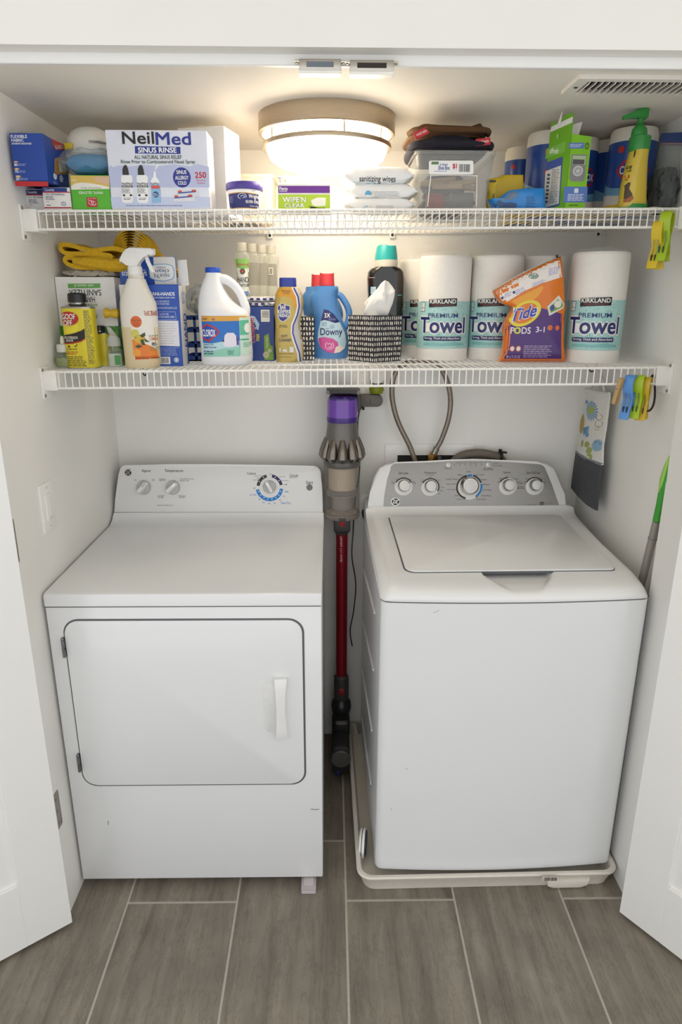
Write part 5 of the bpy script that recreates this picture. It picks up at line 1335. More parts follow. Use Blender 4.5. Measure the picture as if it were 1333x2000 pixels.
L1.put('fine_print', FP(1077, 330, 1093, 398, 22, .4, 12), ink('6c6c70'), 3); L1.put('fine_print', FP(1068, 338, 1074, 398, 8, .6, 5), ink('55555a'), 3)

# plant food pump bottle
rows = [(405, 1210, 1262), (399, 1208.5, 1262), (396, 1209, 1262), (360, 1214.5, 1262.5), (330, 1222, 1263), (310, 1228, 1264), (297, 1231, 1266), (294, 1233, 1265)]
pb, Sp, me = bottle('plant_food_bottle', 'yellow plant food bottle with green pump at the right of the upper shelf', 'bottle', rows, .235, mat('label_yellow', 'cdb33f', .25, var=.03), ZU, 2.2, ry=.026)
M_pg = mat('pump_green', '2f8c3c', .35, var=.03)
zc_ = pb.location.z
def pbz(y): return at(1250, y, .235).z - zc_
def pbx(x, y): return at(x, y, .235).x - pb.location.x
part('shoulder', lathe([(.0232, pbz(299)), (.0240, pbz(296)), (.0240, pbz(285)), (.0238, pbz(270)), (.0195, pbz(268))], 32, sy=1.1, cx=pbx(1250, 283)), M_pg, pb)
part('base_band', lathe([(.0345, .0), (.0350, .004), (.0345, .011)], 36, sy=.78), M_pg, pb)
pc = part('pump_collar', lathe([(.0175, pbz(269)), (.0180, pbz(262)), (.0165, pbz(254)), (.0115, pbz(248)), (.0065, pbz(243)), (.0062, pbz(230))], 28, cx=pbx(1250, 255)), M_pg, pb)
x1, x0_ = pbx(1266, 222), pbx(1216, 232)
bm = NB(); add_loft(bm, [[(x, sy * yy, z + sz * hh) for sy, sz in ((-1, -1), (1, -1), (1, 1), (-1, 1))] for x, z, yy, hh in ((x1, pbz(224), .009, .0105), (pbx(1255, 225), pbz(224), .011, .0105), (pbx(1240, 226), pbz(226), .010, .0075), (pbx(1226, 229), pbz(229.5), .007, .005), (x0_, pbz(233), .005, .0042))])
bmesh.ops.bevel(bm, geom=bm.edges[:], offset=.002, segments=2, affect='EDGES'); part('pump_head', bm, M_pg, pb)
Sp.put('pictured_plant', PL([(1212, 388), (1214, 372), (1222, 366), (1230, 357), (1234, 358), (1231, 370), (1236, 380), (1236, 390), (1230, 396), (1211, 396)]), ink('4a3a26'), 1, sq=False); Sp.put('pictured_pot', PL([(1211, 396), (1214, 388), (1226, 390), (1237, 383), (1238, 390), (1232, 396)]), ink('a35a2a'), 2, sq=False)
Sp.put('lettering', TX('door', 1223, 321, 1238, 330, .02), ink('2c2a1c'), 1); Sp.put('lettering', TX('Plant Food', 1221, 331, 1236, 335.5, .01), ink('2c2a1c'), 1); Sp.put('red_tag', RC(1219, 342, 1233, 348.5), ink('b8452c'), 1); Sp.put('fine_print', FP(1221, 350, 1231, 353, 1, .5), ink('4a4424'), 1)
Sp.put('black_mark', EL(1234.5, 299, 4, 8), ink('1d1b18'), 2)
ps = part('paper_sheet', box(-.05, .05, -.05, .05, 0, .0012), ink('ddd8cc'), None, loc=(.765, .245, ZU(.765) + .0006)); ps.rotation_euler = (0, -.01, .5); tag(ps, 'loose white paper sheet lying under the pump bottle', 'paper')
pb.location.z += .002

# zip bag
zb = thing('zip_bag', 'clear zip bag of dark things at the right wall of the upper shelf', 'bag', (.806, .275, ZU(.8)))
part('contents', pillow(.054, .062, .10, 41, rough=.006), mat('dark_contents', '32383a', .8, var=.4, scale=40, bump=.4), zb, 'dark things inside the bag', T=Matrix.Translation((0, .0, .0)))
bm = NB(); rg = random.Random(9); rings = []
for j in range(9):
    t_ = j / 8; z = .002 + .150 * t_; wdt = .030 * (1 - .12 * t_); dp = .040 * (1 - t_ ** 2.2) + .002
    rings.append([(wdt * math.copysign(abs(math.cos(a)) ** .7, math.cos(a)) + rg.uniform(-.002, .002), dp * math.sin(a) * .9 - .011 * t_ + rg.uniform(-.002, .002), z) for a in [2 * PI * k / 22 for k in range(22)]])
add_loft(bm, rings); part('film', bm, clear('zip_film', 'f0f2f0', .14, .08, 'c0c6c2'), zb)
part('zip_strip', box(-.028, .028, -.012, -.0105, .148, .150, .0004, 1), ink('6d3a5c'), zb); part('zip_strip', box(-.028, .028, -.012, -.0105, .153, .155, .0004, 1), ink('6d3a5c'), zb)
bm = NB(); add_loft(bm, [[(-.028, -.0118, .155), (.028, -.0118, .155), (.028, -.0105, .155), (-.028, -.0105, .155)], [(-.030, -.015, .165), (.026, -.010, .166), (.026, -.009, .166), (-.030, -.014, .165)], [(-.026, -.010, .174), (.022, -.014, .176), (.022, -.013, .176), (-.026, -.009, .174)]])
part('top_lip', bm, clear('zip_blue', '9fb2d8', .55, .2, '3a4f86'), zb)
# ================================================================= lower shelf, left to right
GL = clear('clear_glass', 'f1f4ee', .16, .05, 'dfe4da')
af = thing('air_freshener_refill', 'small glass air freshener refill with greenish oil at the left end', 'air freshener', (-.7065, .262, ZL(-.70)))
part('glass', lathe([(.018, 0), (.0225, .004), (.0245, .018), (.022, .032), (.013, .038), (.012, .044)], 28), GL, af)
part('oil', lathe([(.016, .003), (.0208, .006), (.0226, .018), (.0215, .026)], 28), clear('pale_oil', 'dfe2a8', .5, .05, 'c3c67a'), af, 'pale green oil')
part('collar', lathe([(.0155, .040), (.0165, .042), (.0165, .058), (.0145, .060)], 24), mat('collar_frost', 'd6d8d2', .4), af)
part('wick', lathe([(.006, .058), (.0058, .070), (.0035, .080)], 14), mat('wick_white', 'e6e4dc', .6), af)
# solvent can
def solvent_can(lab, x, y, rz=0.):
    t = thing('solvent_can', lab, 'can', (x, y, ZL(x)), rz)
    prof = [(.0395, 0), (.0405, .002), (.0405, .146), (.0395, .149)]
    bm = NB(); add_loft(bm, [ring(z, 0, 0, r, r * .62, 3.2, 44) for r, z in prof]); bmesh.ops.recalc_face_normals(bm, faces=bm.faces[:]); bv = bvh_of(bm)
    part('can', bm, mat('can_yellow', 'dccb2c', .28, var=.03), t)
    tin = mat('tin', 'a9a8a2', .25, .9)
    part('rim', add_loft(NB(), [ring(z, 0, 0, r, r * .62, 3.2, 44) for r, z in ((.0408, .148), (.0412, .150), (.0402, .152), (.032, .154), (.024, .158), (.019, .160))]), tin, t)
    part('base_rim', add_loft(NB(), [ring(z, 0, 0, .0411, .0411 * .62, 3.2, 44) for z in (0, .002)]), tin, t)
    part('neck', lathe([(.0185, .158), (.0185, .166)], 24), tin, t)
    part('cap', lathe([(.0225, .162), (.023, .165), (.0225, .182), (.020, .185), (.0001, .186)], 28, cap1=False), mat('cap_black', '1c1b1b', .35), t, 'black screw cap')
    return t, bv
gx = -.657
gc, bv = solvent_can('yellow solvent can with black cap at the front left of the lower shelf', gx, .262)
Sg = Sheet(gc, (0, .262 - .027, 0), bvh=bv)
Sg.put('red_oval', EL(133, 622, 20, 13.5, 28), ink('b52a26'), 1); Sg.put('yellow_oval', PL([(120, 635), (135, 640), (152, 632), (154, 640), (148, 650), (125, 651)]), ink('e6d63a'), 2, sq=False)
Sg.put('lettering', TX('GOOF', 119, 613, 147, 624.5, .05) + TX('OFF', 122, 625.5, 141, 637, .05), ink('2a1a18'), 2)
Sg.put('lettering', TX('GOOF', 119.5, 613, 146.5, 624, .03) + TX('OFF', 122.5, 625.5, 140.5, 636.5, .03), ink('f6f2ea'), 3)
Sg.put('black_banner', PL([(122, 655), (140, 652), (158, 646), (164.5, 641.5), (166, 660), (158, 665), (140, 669), (124, 670)]), ink('1d1c1a'), 1, sq=False)
Sg.put('red_edge', PL([(124, 670), (140, 669), (158, 665), (166, 660), (166.2, 662.5), (158, 668), (141, 671.8), (124.2, 672.5)]), ink('a8281f'), 1, sq=False)
Sg.put('lettering', TX('PRO STRENGTH', 124, 657, 151.5, 662.5, .02) + TX('REMOVER', 128, 663.5, 143, 667.5, .02), ink('ece8dc'), 2)
Sg.put('warning_icon', PL([(131, 679), (134, 673.5), (137, 679)]), ink('2b2820'), 1); Sg.put('warning_icon', LN([(145, 675), (147, 678), (151, 672)], 1.4), ink('2b2820'), 1)
Sg.put('fine_print', FP(129, 680.5, 155, 684, 1, .5, 4), ink('3c382a'), 1); Sg.put('fine_print', FP(128, 686, 155, 693, 2, .55, 6), ink('b05a28'), 1); Sg.put('fine_print', FP(130, 695.5, 170, 716, 6, .45, 3), ink('5a5430'), 1); Sg.put('fine_print', FP(167, 606, 180, 712, 34, .5, 8), ink('6a6224'), 1)
gc2, _ = solvent_can('shorter yellow can with black cap mostly hidden behind the first', gx + .030, .318); gc2.scale = (.62, .7, .56)

# green box below, sanitizer carton upside down on it
th, Sg2, w, h = carton('tissue_box', 'green tissue carton with a white tissue standing under the sanitizer carton', 'box', (125, 246, 637, 712), .325, .12, mat('carton_green', '3f8f22', .45, var=.05), ZL)
Sg2.put('dark_edge', PL([(230, 637), (236, 637), (246, 712), (240, 712)]), ink('1f5a22'), 1, sq=False); Sg2.put('lime_panel', PL([(180, 650), (229, 648), (234, 686), (185, 690)]), ink('7fae1e'), 1, sq=False); Sg2.put('lower_panel', PL([(185, 690), (240, 684), (245, 711), (188, 711)]), ink('1f6a2e'), 2, sq=False)
Sg2.put('lettering', TX('S', 215, 693, 231, 711, .04, .2), ink('e8e8f0'), 3); Sg2.put('lettering', TX('S', 216, 694, 230, 710, .015, .2), ink('2a2f70'), 4); Sg2.put('lettering', TX('DELICATE', 194, 631.8 + 1.5, 224, 637.5 + 1, .01), ink('cfe0b8'), 3)
bm = NB(); add_prism(bm, [(at(x, y, .323).x - th.location.x, at(x, y, .323).z - th.location.z) for x, y in ((208, 637), (217, 640), (229, 655), (224, 672), (221, 690), (219, 676), (214, 655))], -.0655, -.0615, 'y', .001)
part('pictured_tissue', bm, mat('tissue_white', 'e4e2de', .8), th)
zt1 = th.location.z + h
th, Sn, w2, h2 = carton('sanitizer_carton', 'white hand sanitizer carton standing upside down on the green carton', 'box', (117.5, 231.5, 541, 637.5), .322, .12, M_card, ZL, zb=zt1)
Sn.put('green_band', PL([(132.5, 554), (196, 553.7), (196, 562.5), (133.2, 563)]), ink('62a84a'), 1, sq=False); Sn.put('lettering', TX('with vitamin B', 145, 555.5, 183.5, 560.5, .005, rot=180), ink('e9f2e0'), 2)
Sn.put('lettering', TX('SANITIZER', 134.5, 565.5, 198, 577.5, .01, rot=180) + TX('HAND', 158, 579.5, 185.5, 590.5, .01, rot=180), ink('2c2c2c'), 1); Sn.put('lettering', TX('aloe vera', 148, 593.5, 190.5, 600, .008, rot=180), ink('5c9a44'), 1)
Sn.put('petal', PL([(172, 604.5), (184, 604), (182, 612), (174, 622)]), ink('dfc27a'), 1, sq=False); Sn.put('lettering', TX('gift of the earth', 176, 613, 191, 623, .01, .4, rot=180), ink('3c3c3c'), 1)
ztc = zt1 + h2
# yellow knob
kn = thing('rubber_bung', 'small yellow rubber bung lying on the edge in front of the sanitizer carton', 'bung', tuple(at(219, 612, .300)))
part('stem', tube([(.004, .012, 0), (.0, 0, -.0)], .006, 14), mat('knob_yellow', 'd9b22a', .45), kn)
bm = NB(); add_loft(bm, [[(x, r * math.cos(2 * PI * k / 20) * .9, r * math.sin(2 * PI * k / 20)) for k in range(20)] for x, r in ((-.018, .008), (-.019, .012), (-.014, .0135), (-.009, .0105), (-.004, .0085), (.002, .0105), (.010, .0125), (.016, .0115), (.0195, .006))])
part('grip', bm, mat('knob_yellow', 'd9b22a', .45), kn, T=Matrix.Rotation(.06, 4, 'Y'))

# small clear sanitizer bottle
sb = thing('sanitizer_bottle_mini', 'tiny clear bottle with flip cap beside the yellow can', 'bottle', (-.582, .285, ZL(-.58)))
part('bottle', add_loft(NB(), [ring(z, 0, 0, a, b, 3, 28) for z, a, b in ((0, .019, .011), (.003, .0205, .012), (.042, .0195, .012), (.050, .012, .009), (.054, .011, .009))]), GL, sb)
part('gel', add_loft(NB(), [ring(z, 0, 0, a, b, 3, 28) for z, a, b in ((.002, .017, .0095), (.034, .0175, .0098))]), mat('gel_white', 'dfe4e4', .3), sb)
part('cap', add_loft(NB(), [ring(z, 0, 0, a, b, 3, 28) for z, a, b in ((.053, .0175, .0115), (.072, .0165, .011), (.080, .010, .008))]), clear('cap_frost', 'e8eae8', .5, .3, 'e4e6e4'), sb)
part('leaf_label', box(.002, .016, -.0126, -.0122, .006, .030), ink('4f9a4c'), sb)
# cloths on the carton
M_yel = mat('yellow_fleece', 'd8ac25', .95, var=.10, scale=160, bump=.5)
def fold_cloth(name, lab, path, Y0, Y1, thk, m, z, x0, cat='cloth', loops=None):
    """cloth folded on itself: ribbon path in x-z swept in depth"""
    t = thing(name, lab, cat, (x0, (Y0 + Y1) / 2, z))
    sp_ = smooth_path([(a, b, 0) for a, b in path], 4)
    rb = ribbon([(v.x, v.y) for v in sp_], thk)
    n = 7; d = (Y1 - Y0)
    bm = NB(); rings = []
    rg = random.Random(len(path))
    for i in range(n):
        tt = i / (n - 1); yy = -d / 2 + d * tt; k = 1 - .03 * (2 * tt - 1) ** 2
        wv = [rg.uniform(-.001, .001) for _ in range(4)]
        rings.append([(a * k + wv[0], yy + .004 * math.sin(a * 60 + tt * 3), b + .002 * math.sin(a * 40 + tt * 5) * (1 if b > .004 else 0)) for a, b in rb])
    add_loft(bm, rings)
    part('fleece', bm, m, t, smooth=60)
    return t
gcx = -.640
g0 = part('grey_cloth', pillow(.135, .12, .018, 51, rough=.003, flat=.5, pw=8), mat('grey_weave', 'a9a294', .95, var=.25, scale=160, bump=.6), None, loc=(-.645, .385, ztc)); tag(g0, 'grey woven cloth folded flat under the yellow cloth', 'cloth')
yc = fold_cloth('yellow_cloth', 'yellow fleece cloth folded flat on the sanitizer carton', [(.088, .012), (.05, .006), (.0, .010), (-.045, .014), (-.070, .020), (-.077, .028), (-.070, .036), (-.045, .034), (-.015, .030), (.02, .030), (.05, .036), (.02, .042), (-.03, .046), (-.070, .046), (-.083, .052), (-.085, .060), (-.078, .067), (-.055, .066), (-.030, .060), (.0, .052), (.03, .054), (.06, .056), (.088, .052)], .335, .47, .011, M_yel, ztc + .013, -.632)
part('lower_fold', tube(smooth_path([(.088, -.068, .020), (.06, -.070, .016), (.02, -.068, .020), (-.02, -.069, .024), (-.05, -.066, .028)], 4), [.016, .016, .017, .017, .017, .017, .017, .017, .016, .016, .015, .014, .013, .012, .011, .010, .009], 10), M_yel, yc)
# standing folded yellow cloth
yc2 = thing('yellow_cloth', 'yellow fleece cloth standing rolled against the back, above the spray bottle', 'cloth', (-.520, .43, ZL(-.5) + .232))
for i in range(8):
    r0 = .005 + .0068 * i; pts_ = []
    for k in range(15):
        a = PI * k / 14
        pts_.append((-.030 + r0 * .80 * math.cos(a) + (.020 if k < 7 else 0) * (1 - k / 7), -.03 + .004 * i, .060 + (r0 * 1.0) * math.sin(a) - .06 * (k < 1) * 0))
    pts_ = [(pts_[0][0] + .030 + .006 * i, pts_[0][1], -.004)] + pts_ + [(pts_[-1][0] - .004, pts_[-1][1], -.004)]
    part('fold', add_loft(NB(), [[(x + dx, y + dy, z) for dx, dy in ((-.004, -.03), (.004, -.03), (.004, .03), (-.004, .03))] for x, y, z in smooth_path(pts_, 2)]), M_yel, yc2, smooth=60)

# orange cleaner spray bottle
M_milk = mat('frosted_bottle', 'e3dfd4', .35, var=.02)
def level_material(name, low, high, z):
    """frosted plastic seen filled with liquid up to height z"""
    m = bpy.data.materials.new(name); m.use_nodes = True; nt = m.node_tree; b = nt.nodes['Principled BSDF']
    tc = nt.nodes.new('ShaderNodeTexCoord'); sx = nt.nodes.new('ShaderNodeSeparateXYZ'); mr = nt.nodes.new('ShaderNodeMapRange'); rp = nt.nodes.new('ShaderNodeValToRGB')
    mr.inputs['From Min'].default_value = z - .002; mr.inputs['From Max'].default_value = z + .002
    rp.color_ramp.elements[0].color = lin(low); rp.color_ramp.elements[1].color = lin(high)
    nt.links.new(tc.outputs['Object'], sx.inputs[0]); nt.links.new(sx.outputs['Z'], mr.inputs['Value']); nt.links.new(mr.outputs[0], rp.inputs[0]); nt.links.new(rp.outputs[0], b.inputs['Base Color'])
    b.inputs['Roughness'].default_value = .32
    return m
M_fill = level_material('filled_frosted_bottle', 'd6c49d', 'e3dfd4', .102)
rows = [(720, 249, 310), (716, 247, 313), (700, 245.5, 313), (650, 240, 309), (612, 236.5, 307), (592, 236, 304), (578, 238, 297), (562, 244, 289), (550, 249.5, 284), (545, 251, 282)]
spb, So, me = bottle('spray_bottle', 'big frosted trigger spray bottle with orange citrus label', 'bottle', rows, .262, M_fill, ZL, 2.6, ry=.034)
dz = lambda y: So.z(y)
lx = lambda x, y: So.x(x, y)
part('neck_ring', lathe([(.0195, dz(546)), (.0195, dz(537))], 28, cx=lx(266, 540)), M_milk, spb)
tr_ = part('trigger_cap', lathe([(.0175, dz(537)), (.0180, dz(534)), (.0180, dz(523)), (.0165, dz(520))], 30, cx=lx(264, 530)), mat('trigger_white', 'ecebe8', .35), spb)
M_tw = mat('trigger_white', 'ecebe8', .35)
def pp(pts): return [(lx(x, y), dz(y)) for x, y in pts]
part('trigger_head', prism(pp([(252, 523), (251, 514), (238, 514), (235, 510), (237, 505), (241, 494), (247, 486), (255, 482.5), (296, 484), (301, 488), (301, 497), (295, 500), (288, 496), (280, 500), (273, 508), (273, 523)]), -.013, .013, 'y', .004), M_tw, spb)
part('nozzle', tube([(lx(296, 490), 0, dz(491)), (lx(302.5, 490), 0, dz(491))], .0075, 16), M_tw, spb)
part('trigger', prism(pp([(283, 498), (288, 497), (293, 512), (301, 528), (302, 532), (298, 533), (291, 522), (286, 510)]), -.007, .007, 'y', .0015), M_tw, spb)
So.put('label', PL([(254.5, 619), (285, 614.5), (299, 606), (306.5, 608), (311.5, 700), (264, 702), (261.5, 690)]), ink('e9e5dc'), 1, sq=False)
So.put('citrus_orange', PL([(258, 664), (266, 658), (280, 670), (294, 676), (310, 690), (311.5, 700), (265, 702), (261.5, 690)]), ink('e0842a'), 2, sq=False)
So.put('citrus_base', PL([(264, 696), (311.5, 694), (311.8, 700), (264.5, 702.5)]), ink('d8661f'), 3, sq=False)
So.put('lime_slice', EL(264, 652, 8, 9), ink('c9c45c'), 3); So.put('lemon', EL(273, 662, 11, 8), ink('d6b03c'), 3); So.put('orange_fruit', EL(282, 683, 12, 11), ink('e07a28'), 4); So.put('orange_slice', EL(268, 689, 8, 7), ink('e89a34'), 5)
So.put('leaf', PL([(273, 655), (283, 649), (284, 656), (278, 660)]), ink('3c4a30'), 4, sq=False); So.put('leaf', PL([(274, 664), (280, 662), (284, 674), (278, 674)]), ink('38482c'), 5, sq=False); So.put('leaf', PL([(264, 676), (272, 673), (279, 677), (270, 680)]), ink('38482c'), 6, sq=False); So.put('leaf', PL([(281, 660), (292, 668), (284, 668)]), ink('38482c'), 4, sq=False)
So.put('orange_disc', EL(266, 628.5, 11, 11.5), ink('d8682a'), 2); So.put('fine_print', TX('Ready Ready', 258, 624, 275, 627.5, .01) + TX('To Use', 261, 628.5, 271, 632) + TX('Cleaner', 260, 633, 273, 636.5), ink('7a2f14'), 3)
So.put('lettering', TX('The BIG ORANGE', 281, 607, 304, 617, .02, arc=.0), ink('b8502a'), 2); So.put('lettering', TX('CitraSolve', 291, 657, 309, 665, .02), ink('c4702a'), 2); So.put('lettering', TX('843-99', 295, 669, 309, 676, .015), ink('4a4a44'), 3); So.put('lettering', TX('Sandy Blarney - Owner', 266, 697, 307, 701.5, .012), ink('5a2a14'), 5); So.put('fine_print', TX('Powerful', 291, 654, 305, 657) + FP(290, 677, 308, 686, 3, .4, 4), ink('5c7a4c'), 3)

# hand wipes display carton
th, Sh, w, h = carton('hand_wipes_carton', 'blue hand wipes carton with raised lid behind the spray bottle', 'box', (247, 358, 556, 716), .292, .085, mat('carton_blue', '1f4fae', .4, var=.03), ZL)
Sh.put('white_side', PL([(232.5, 556), (246, 556), (262, 716), (247.5, 716)]), ink('e2dfda'), 1, sq=False)
Sh.put('lettering', TX('SANI-HANDS', 294, 570.5, 341.5, 577.5, .025), ink('ffffff'), 1); Sh.put('lettering', TX('ANTIBACTERIAL HAND WIPES', 296, 580, 342, 583, .015), ink('e8ecf8'), 1)
Sh.put('fine_print', TX('KILLS AND REMOVES', 305, 587, 332, 590.5, .01) + TX('99.9% OF BACTERIA', 305, 592, 332, 595.5, .01) + TX('GENTLE WITH MOISTURIZING ALOE', 303, 599.5, 346, 603.5, .01) + TX('PLASTIC FREE', 311, 612, 329, 615.5, .01) + TX('100% PLANT-BASED FIBERS', 305, 617, 340, 621, .01), ink('d7def2'), 1)
Sh.put('rule_box', LN([(307, 609), (343, 609), (344, 624.5), (308, 624.5)], .8), ink('aebce4'), 1)
Sh.put('white_panel', PL([(308, 626), (348.5, 626.5), (351.5, 676.5), (308, 675)]), ink('e0e0e6'), 1, sq=False); Sh.put('fine_print', FP(311, 630, 347, 673, 9, .12, 5), ink('9a9aa8'), 2); Sh.put('fine_print', FP(312, 678, 350, 695, 6, .4, 2), ink('90a4d8'), 1)
Sh.put('barcode_panel', RC(314, 697, 333, 711), ink('ecebe8'), 1); Sh.put('barcode', BC(316, 699, 330, 709, 12), ink('3a3c48'), 2); Sh.put('round_icon', AR(345, 703, 3.6, 4.8, 0, 360, 1, 18) + EL(345, 703, 2.4, 2.8, 10), ink('e6eaf6'), 1)
xs_ = th.location.x + w; S2 = Sheet(th, (xs_, 0, 0), (1, 0, 0))
S2.put('white_side', PL([(348.5, 558), (362, 557), (367, 713), (358, 716)]), ink('e4e2de'), 1, sq=False); S2.put('lettering', TX('HAND', 359.5, 612, 365.5, 677, .03, rot=90), ink('24409a'), 2); S2.put('oval', AR(357.5, 581, 4, 4.8, 0, 360, 2.6, 20), ink('8fb4d8'), 2); S2.put('fine_print', FP(355, 572, 360, 592, 5, .4, 2), ink('6c86b4'), 2)
# raised lid panel at the back of the carton
lid_b = [(232, 502), (300, 502), (300, 556), (238, 556)]
def cpt(x, y): v = at(x, y, .330); return (v.x - th.location.x, v.z - th.location.z)
part('lid_panel', prism([cpt(231.5, 502), cpt(339, 501), cpt(343, 503.5), cpt(346.5, 560), cpt(235.5, 556)], -.004, -.0032, 'y'), mat('carton_blue', '1f4fae', .4, var=.03), th)
S4 = Sheet(th, (0, th.location.y - .0041, 0))
S4.put('white_panel', PL([(299.5, 502), (338, 501.6), (342, 504), (346, 555.5), (303, 555.5)]), ink('e6e4e0'), 1, sq=False)
S4.put('lettering', TX('SANI-HANDS', 238, 530.5, 287, 538.5, .025, rot=180), ink('ffffff'), 1); S4.put('fine_print', TX('ANTIBACTERIAL', 240, 526, 285, 529.5, .01, rot=180), ink('d7def2'), 1)
S4.put('oval', PL([(290, 524), (293, 519), (305, 515.5), (325, 515), (337, 518.5), (340.5, 525), (341.5, 540), (337, 546), (320, 550), (303, 548), (293, 543)]), ink('6aa4d4'), 2, sq=False); S4.put('oval', PL([(291.5, 525), (294, 520.5), (306, 517), (325, 516.5), (336, 519.7), (339, 526), (340, 539), (336, 544.7), (320, 548.5), (304, 546.5), (294.5, 542)]), ink('ecebe8'), 3, sq=False)
S4.put('lettering', TX('nice\'N', 302, 534.5, 331, 543.5, .005, rot=180) + TX('clean', 304, 526, 330.5, 534, .005, rot=180) + TX('WIPES', 306, 520, 324, 524.5, 0, rot=180), ink('2d3f7a'), 4)
part('side_flap', prism([cpt(344, 508), cpt(362, 506), cpt(367, 557), cpt(347, 560)], .012, .0128, 'y'), M_card, th)
part('inner_sachets', box(-w + .01, w - .01, -.03, .03, .06, h - .012, .004), mat('sachet_pale', 'd6dae6', .4), th)

# clear bag with pale contents behind, and blue crate
cbag = thing('clear_bag', 'crumpled clear plastic bag with pale contents behind the bleach jug', 'bag', (-.378, .54, ZL(-.38) + .126))
part('film', pillow(.11, .12, .085, 61, rough=.006), clear('bag_clear', 'eef2f5', .16, .12, 'dfe8ee'), cbag)
part('contents', pillow(.085, .09, .060, 62, rough=.004), mat('contents_pale', 'cfc6b4', .6, var=.1), cbag)
cr = thing('blue_crate', 'dark blue open-sided plastic basket behind the bleach jug', 'basket', (-.380, .52, ZL(-.38)))
M_cr = mat('crate_blue', '1d3f86', .4)
cw_, cd_, ch_ = .062, .075, .122
for zz_ in (0, .038, .080, .114):
    for (x0, x1, y0, y1) in ((-cw_, cw_, -cd_, -cd_ + .004), (-cw_, cw_, cd_ - .004, cd_), (-cw_, -cw_ + .004, -cd_, cd_), (cw_ - .004, cw_, -cd_, cd_)):
        part('rail', box(x0, x1, y0, y1, zz_, zz_ + (.010 if zz_ else .014)), M_cr, cr)
for x in (-cw_, -cw_ / 3 - .003, cw_ / 3 - .003, cw_ - .007):
    part('upright', box(x, x + .007, -cd_, -cd_ + .004, 0, ch_), M_cr, cr)
part('base', box(-cw_, cw_, -cd_, cd_, 0, .004), M_cr, cr)

# bleach jug
rows = [(713, 400, 488), (709, 397, 492), (702, 396, 493.5), (690, 395.5, 493.5), (650, 392, 490.5), (618, 389.8, 488), (610, 389.3, 485), (604, 389, 478), (598, 389, 468), (590, 389.4, 457), (578, 390.5, 447), (565, 392.5, 439), (553, 396, 434), (543, 400, 432), (536, 402, 431), (533, 402.5, 431)]
bj, Sj, me = bottle('bleach_jug', 'white bleach jug with blue cap and round handle', 'jug', rows, .352, mat('jug_white', 'edeff3', .3, var=.01), ZL, 2.7, ry=None)
# flatten the depth of the shoulder
for o in [me]:
    for v in o.data.vertices:
        pass
def jp(x, y, yy=0.): return (Sj.x(x, y), yy, Sj.z(y))
hp_ = smooth_path([jp(424, 546), jp(440, 546), jp(456, 556), jp(468, 571), jp(476, 589), jp(480, 606), jp(476, 624)], 5)
n_ = len(hp_); part('handle', tube(hp_, [.0108 + .004 * abs(2 * i / (n_ - 1) - 1) ** 2 for i in range(n_)], 18), mat('jug_white', 'edeff3', .3, var=.01), bj)
part('cap', lathe([(.0200, Sj.z(533)), (.0205, Sj.z(531)), (.0200, Sj.z(524)), (.0190, Sj.z(522.5)), (.0001, Sj.z(522))], 36, cx=Sj.x(416, 528), cap1=False), mat('cap_blue', '1f55c4', .35), bj, 'blue screw cap')
rb_ = to_mesh('rib', box(-.0007, .0007, -.0212, -.0198, Sj.z(532), Sj.z(524)))
Sj.put('label', PL([(391, 617), (488.5, 617), (493, 694), (396, 697)]), ink('1e6fc4', .3), 1, sq=False)
Sj.put('yellow_band', PL([(391, 617.5), (488.5, 617), (489, 626.5), (391.5, 628)]), ink('e0a53a', .3), 2, sq=False)
Sj.put('pale_lower', PL([(393.5, 670), (415, 671), (435, 667), (467, 666), (468, 696), (396, 697)]), ink('b9dbe2', .3), 2, sq=False); Sj.put('teal_lower', PL([(395.5, 690), (440, 680), (468, 678), (468.5, 696), (396, 697)]), ink('8fcdb8', .3), 3, sq=False)
Sj.put('red_diamond', PL([(393, 640), (403, 632), (420, 638.5), (428.5, 646), (427.5, 652), (408, 668.5), (395, 662)]), ink('c42b32', .3), 4, sq=False); Sj.put('blue_diamond', PL([(394, 643), (404, 635.5), (418, 641), (425, 647), (424, 651), (407, 664.5), (396, 659)]), ink('1d4fb0', .3), 5, sq=False)
Sj.put('lettering', TX('CLOROX', 394.5, 643.5, 421, 657.5, .03), ink('ffffff', .3), 6); Sj.put('lettering', TX('CLEANS', 393, 621, 403.5, 625, .02) + TX('6x', 414, 620.5, 420, 626, .02), ink('3a3f7a', .3), 3)
Sj.put('lettering', TX('Splash-less', 397, 671.5, 418, 675, .01) + TX('Splash Formula', 397, 676.5, 423, 681, .015), ink('24489c', .3), 4); Sj.put('fine_print', FP(397, 684.5, 423, 693, 2, .5, 4), ink('3a5a8c', .3), 4)
Sj.put('pictured_jug', PL([(437, 674), (439, 655), (444, 650), (456, 650), (461, 656), (461.5, 675), (452, 678), (440, 677)]), ink('e6e2ee', .3), 4, sq=False); Sj.put('pictured_spout', PL([(437, 662), (434, 667), (439, 668)]), ink('2c3566', .3), 5, sq=False)
Sj.put('pale_panel', PL([(466, 620), (489, 620), (493, 694), (469, 695.5)]), ink('cfe8dc', .3), 4, sq=False); Sj.put('green_panel', PL([(467, 626), (489.5, 625), (491, 654), (468, 655)]), ink('64bf9f', .3), 5, sq=False); Sj.put('green_rule', RC(468.5, 662, 491, 665), ink('4fae8c', .3), 5)
Sj.put('white_oval', EL(480, 641, 5, 9.5), ink('eef4ee', .3), 6); Sj.put('fine_print', FP(474, 669, 489, 679, 3, .5, 3), ink('5fb08e', .3), 5); Sj.put('fine_print', FP(445, 684, 458, 693, 3, .5, 6), ink('3f7f6c', .3), 4); Sj.put('pictured_text', RC(462, 658, 466, 674), ink('5a4a90', .3), 5)

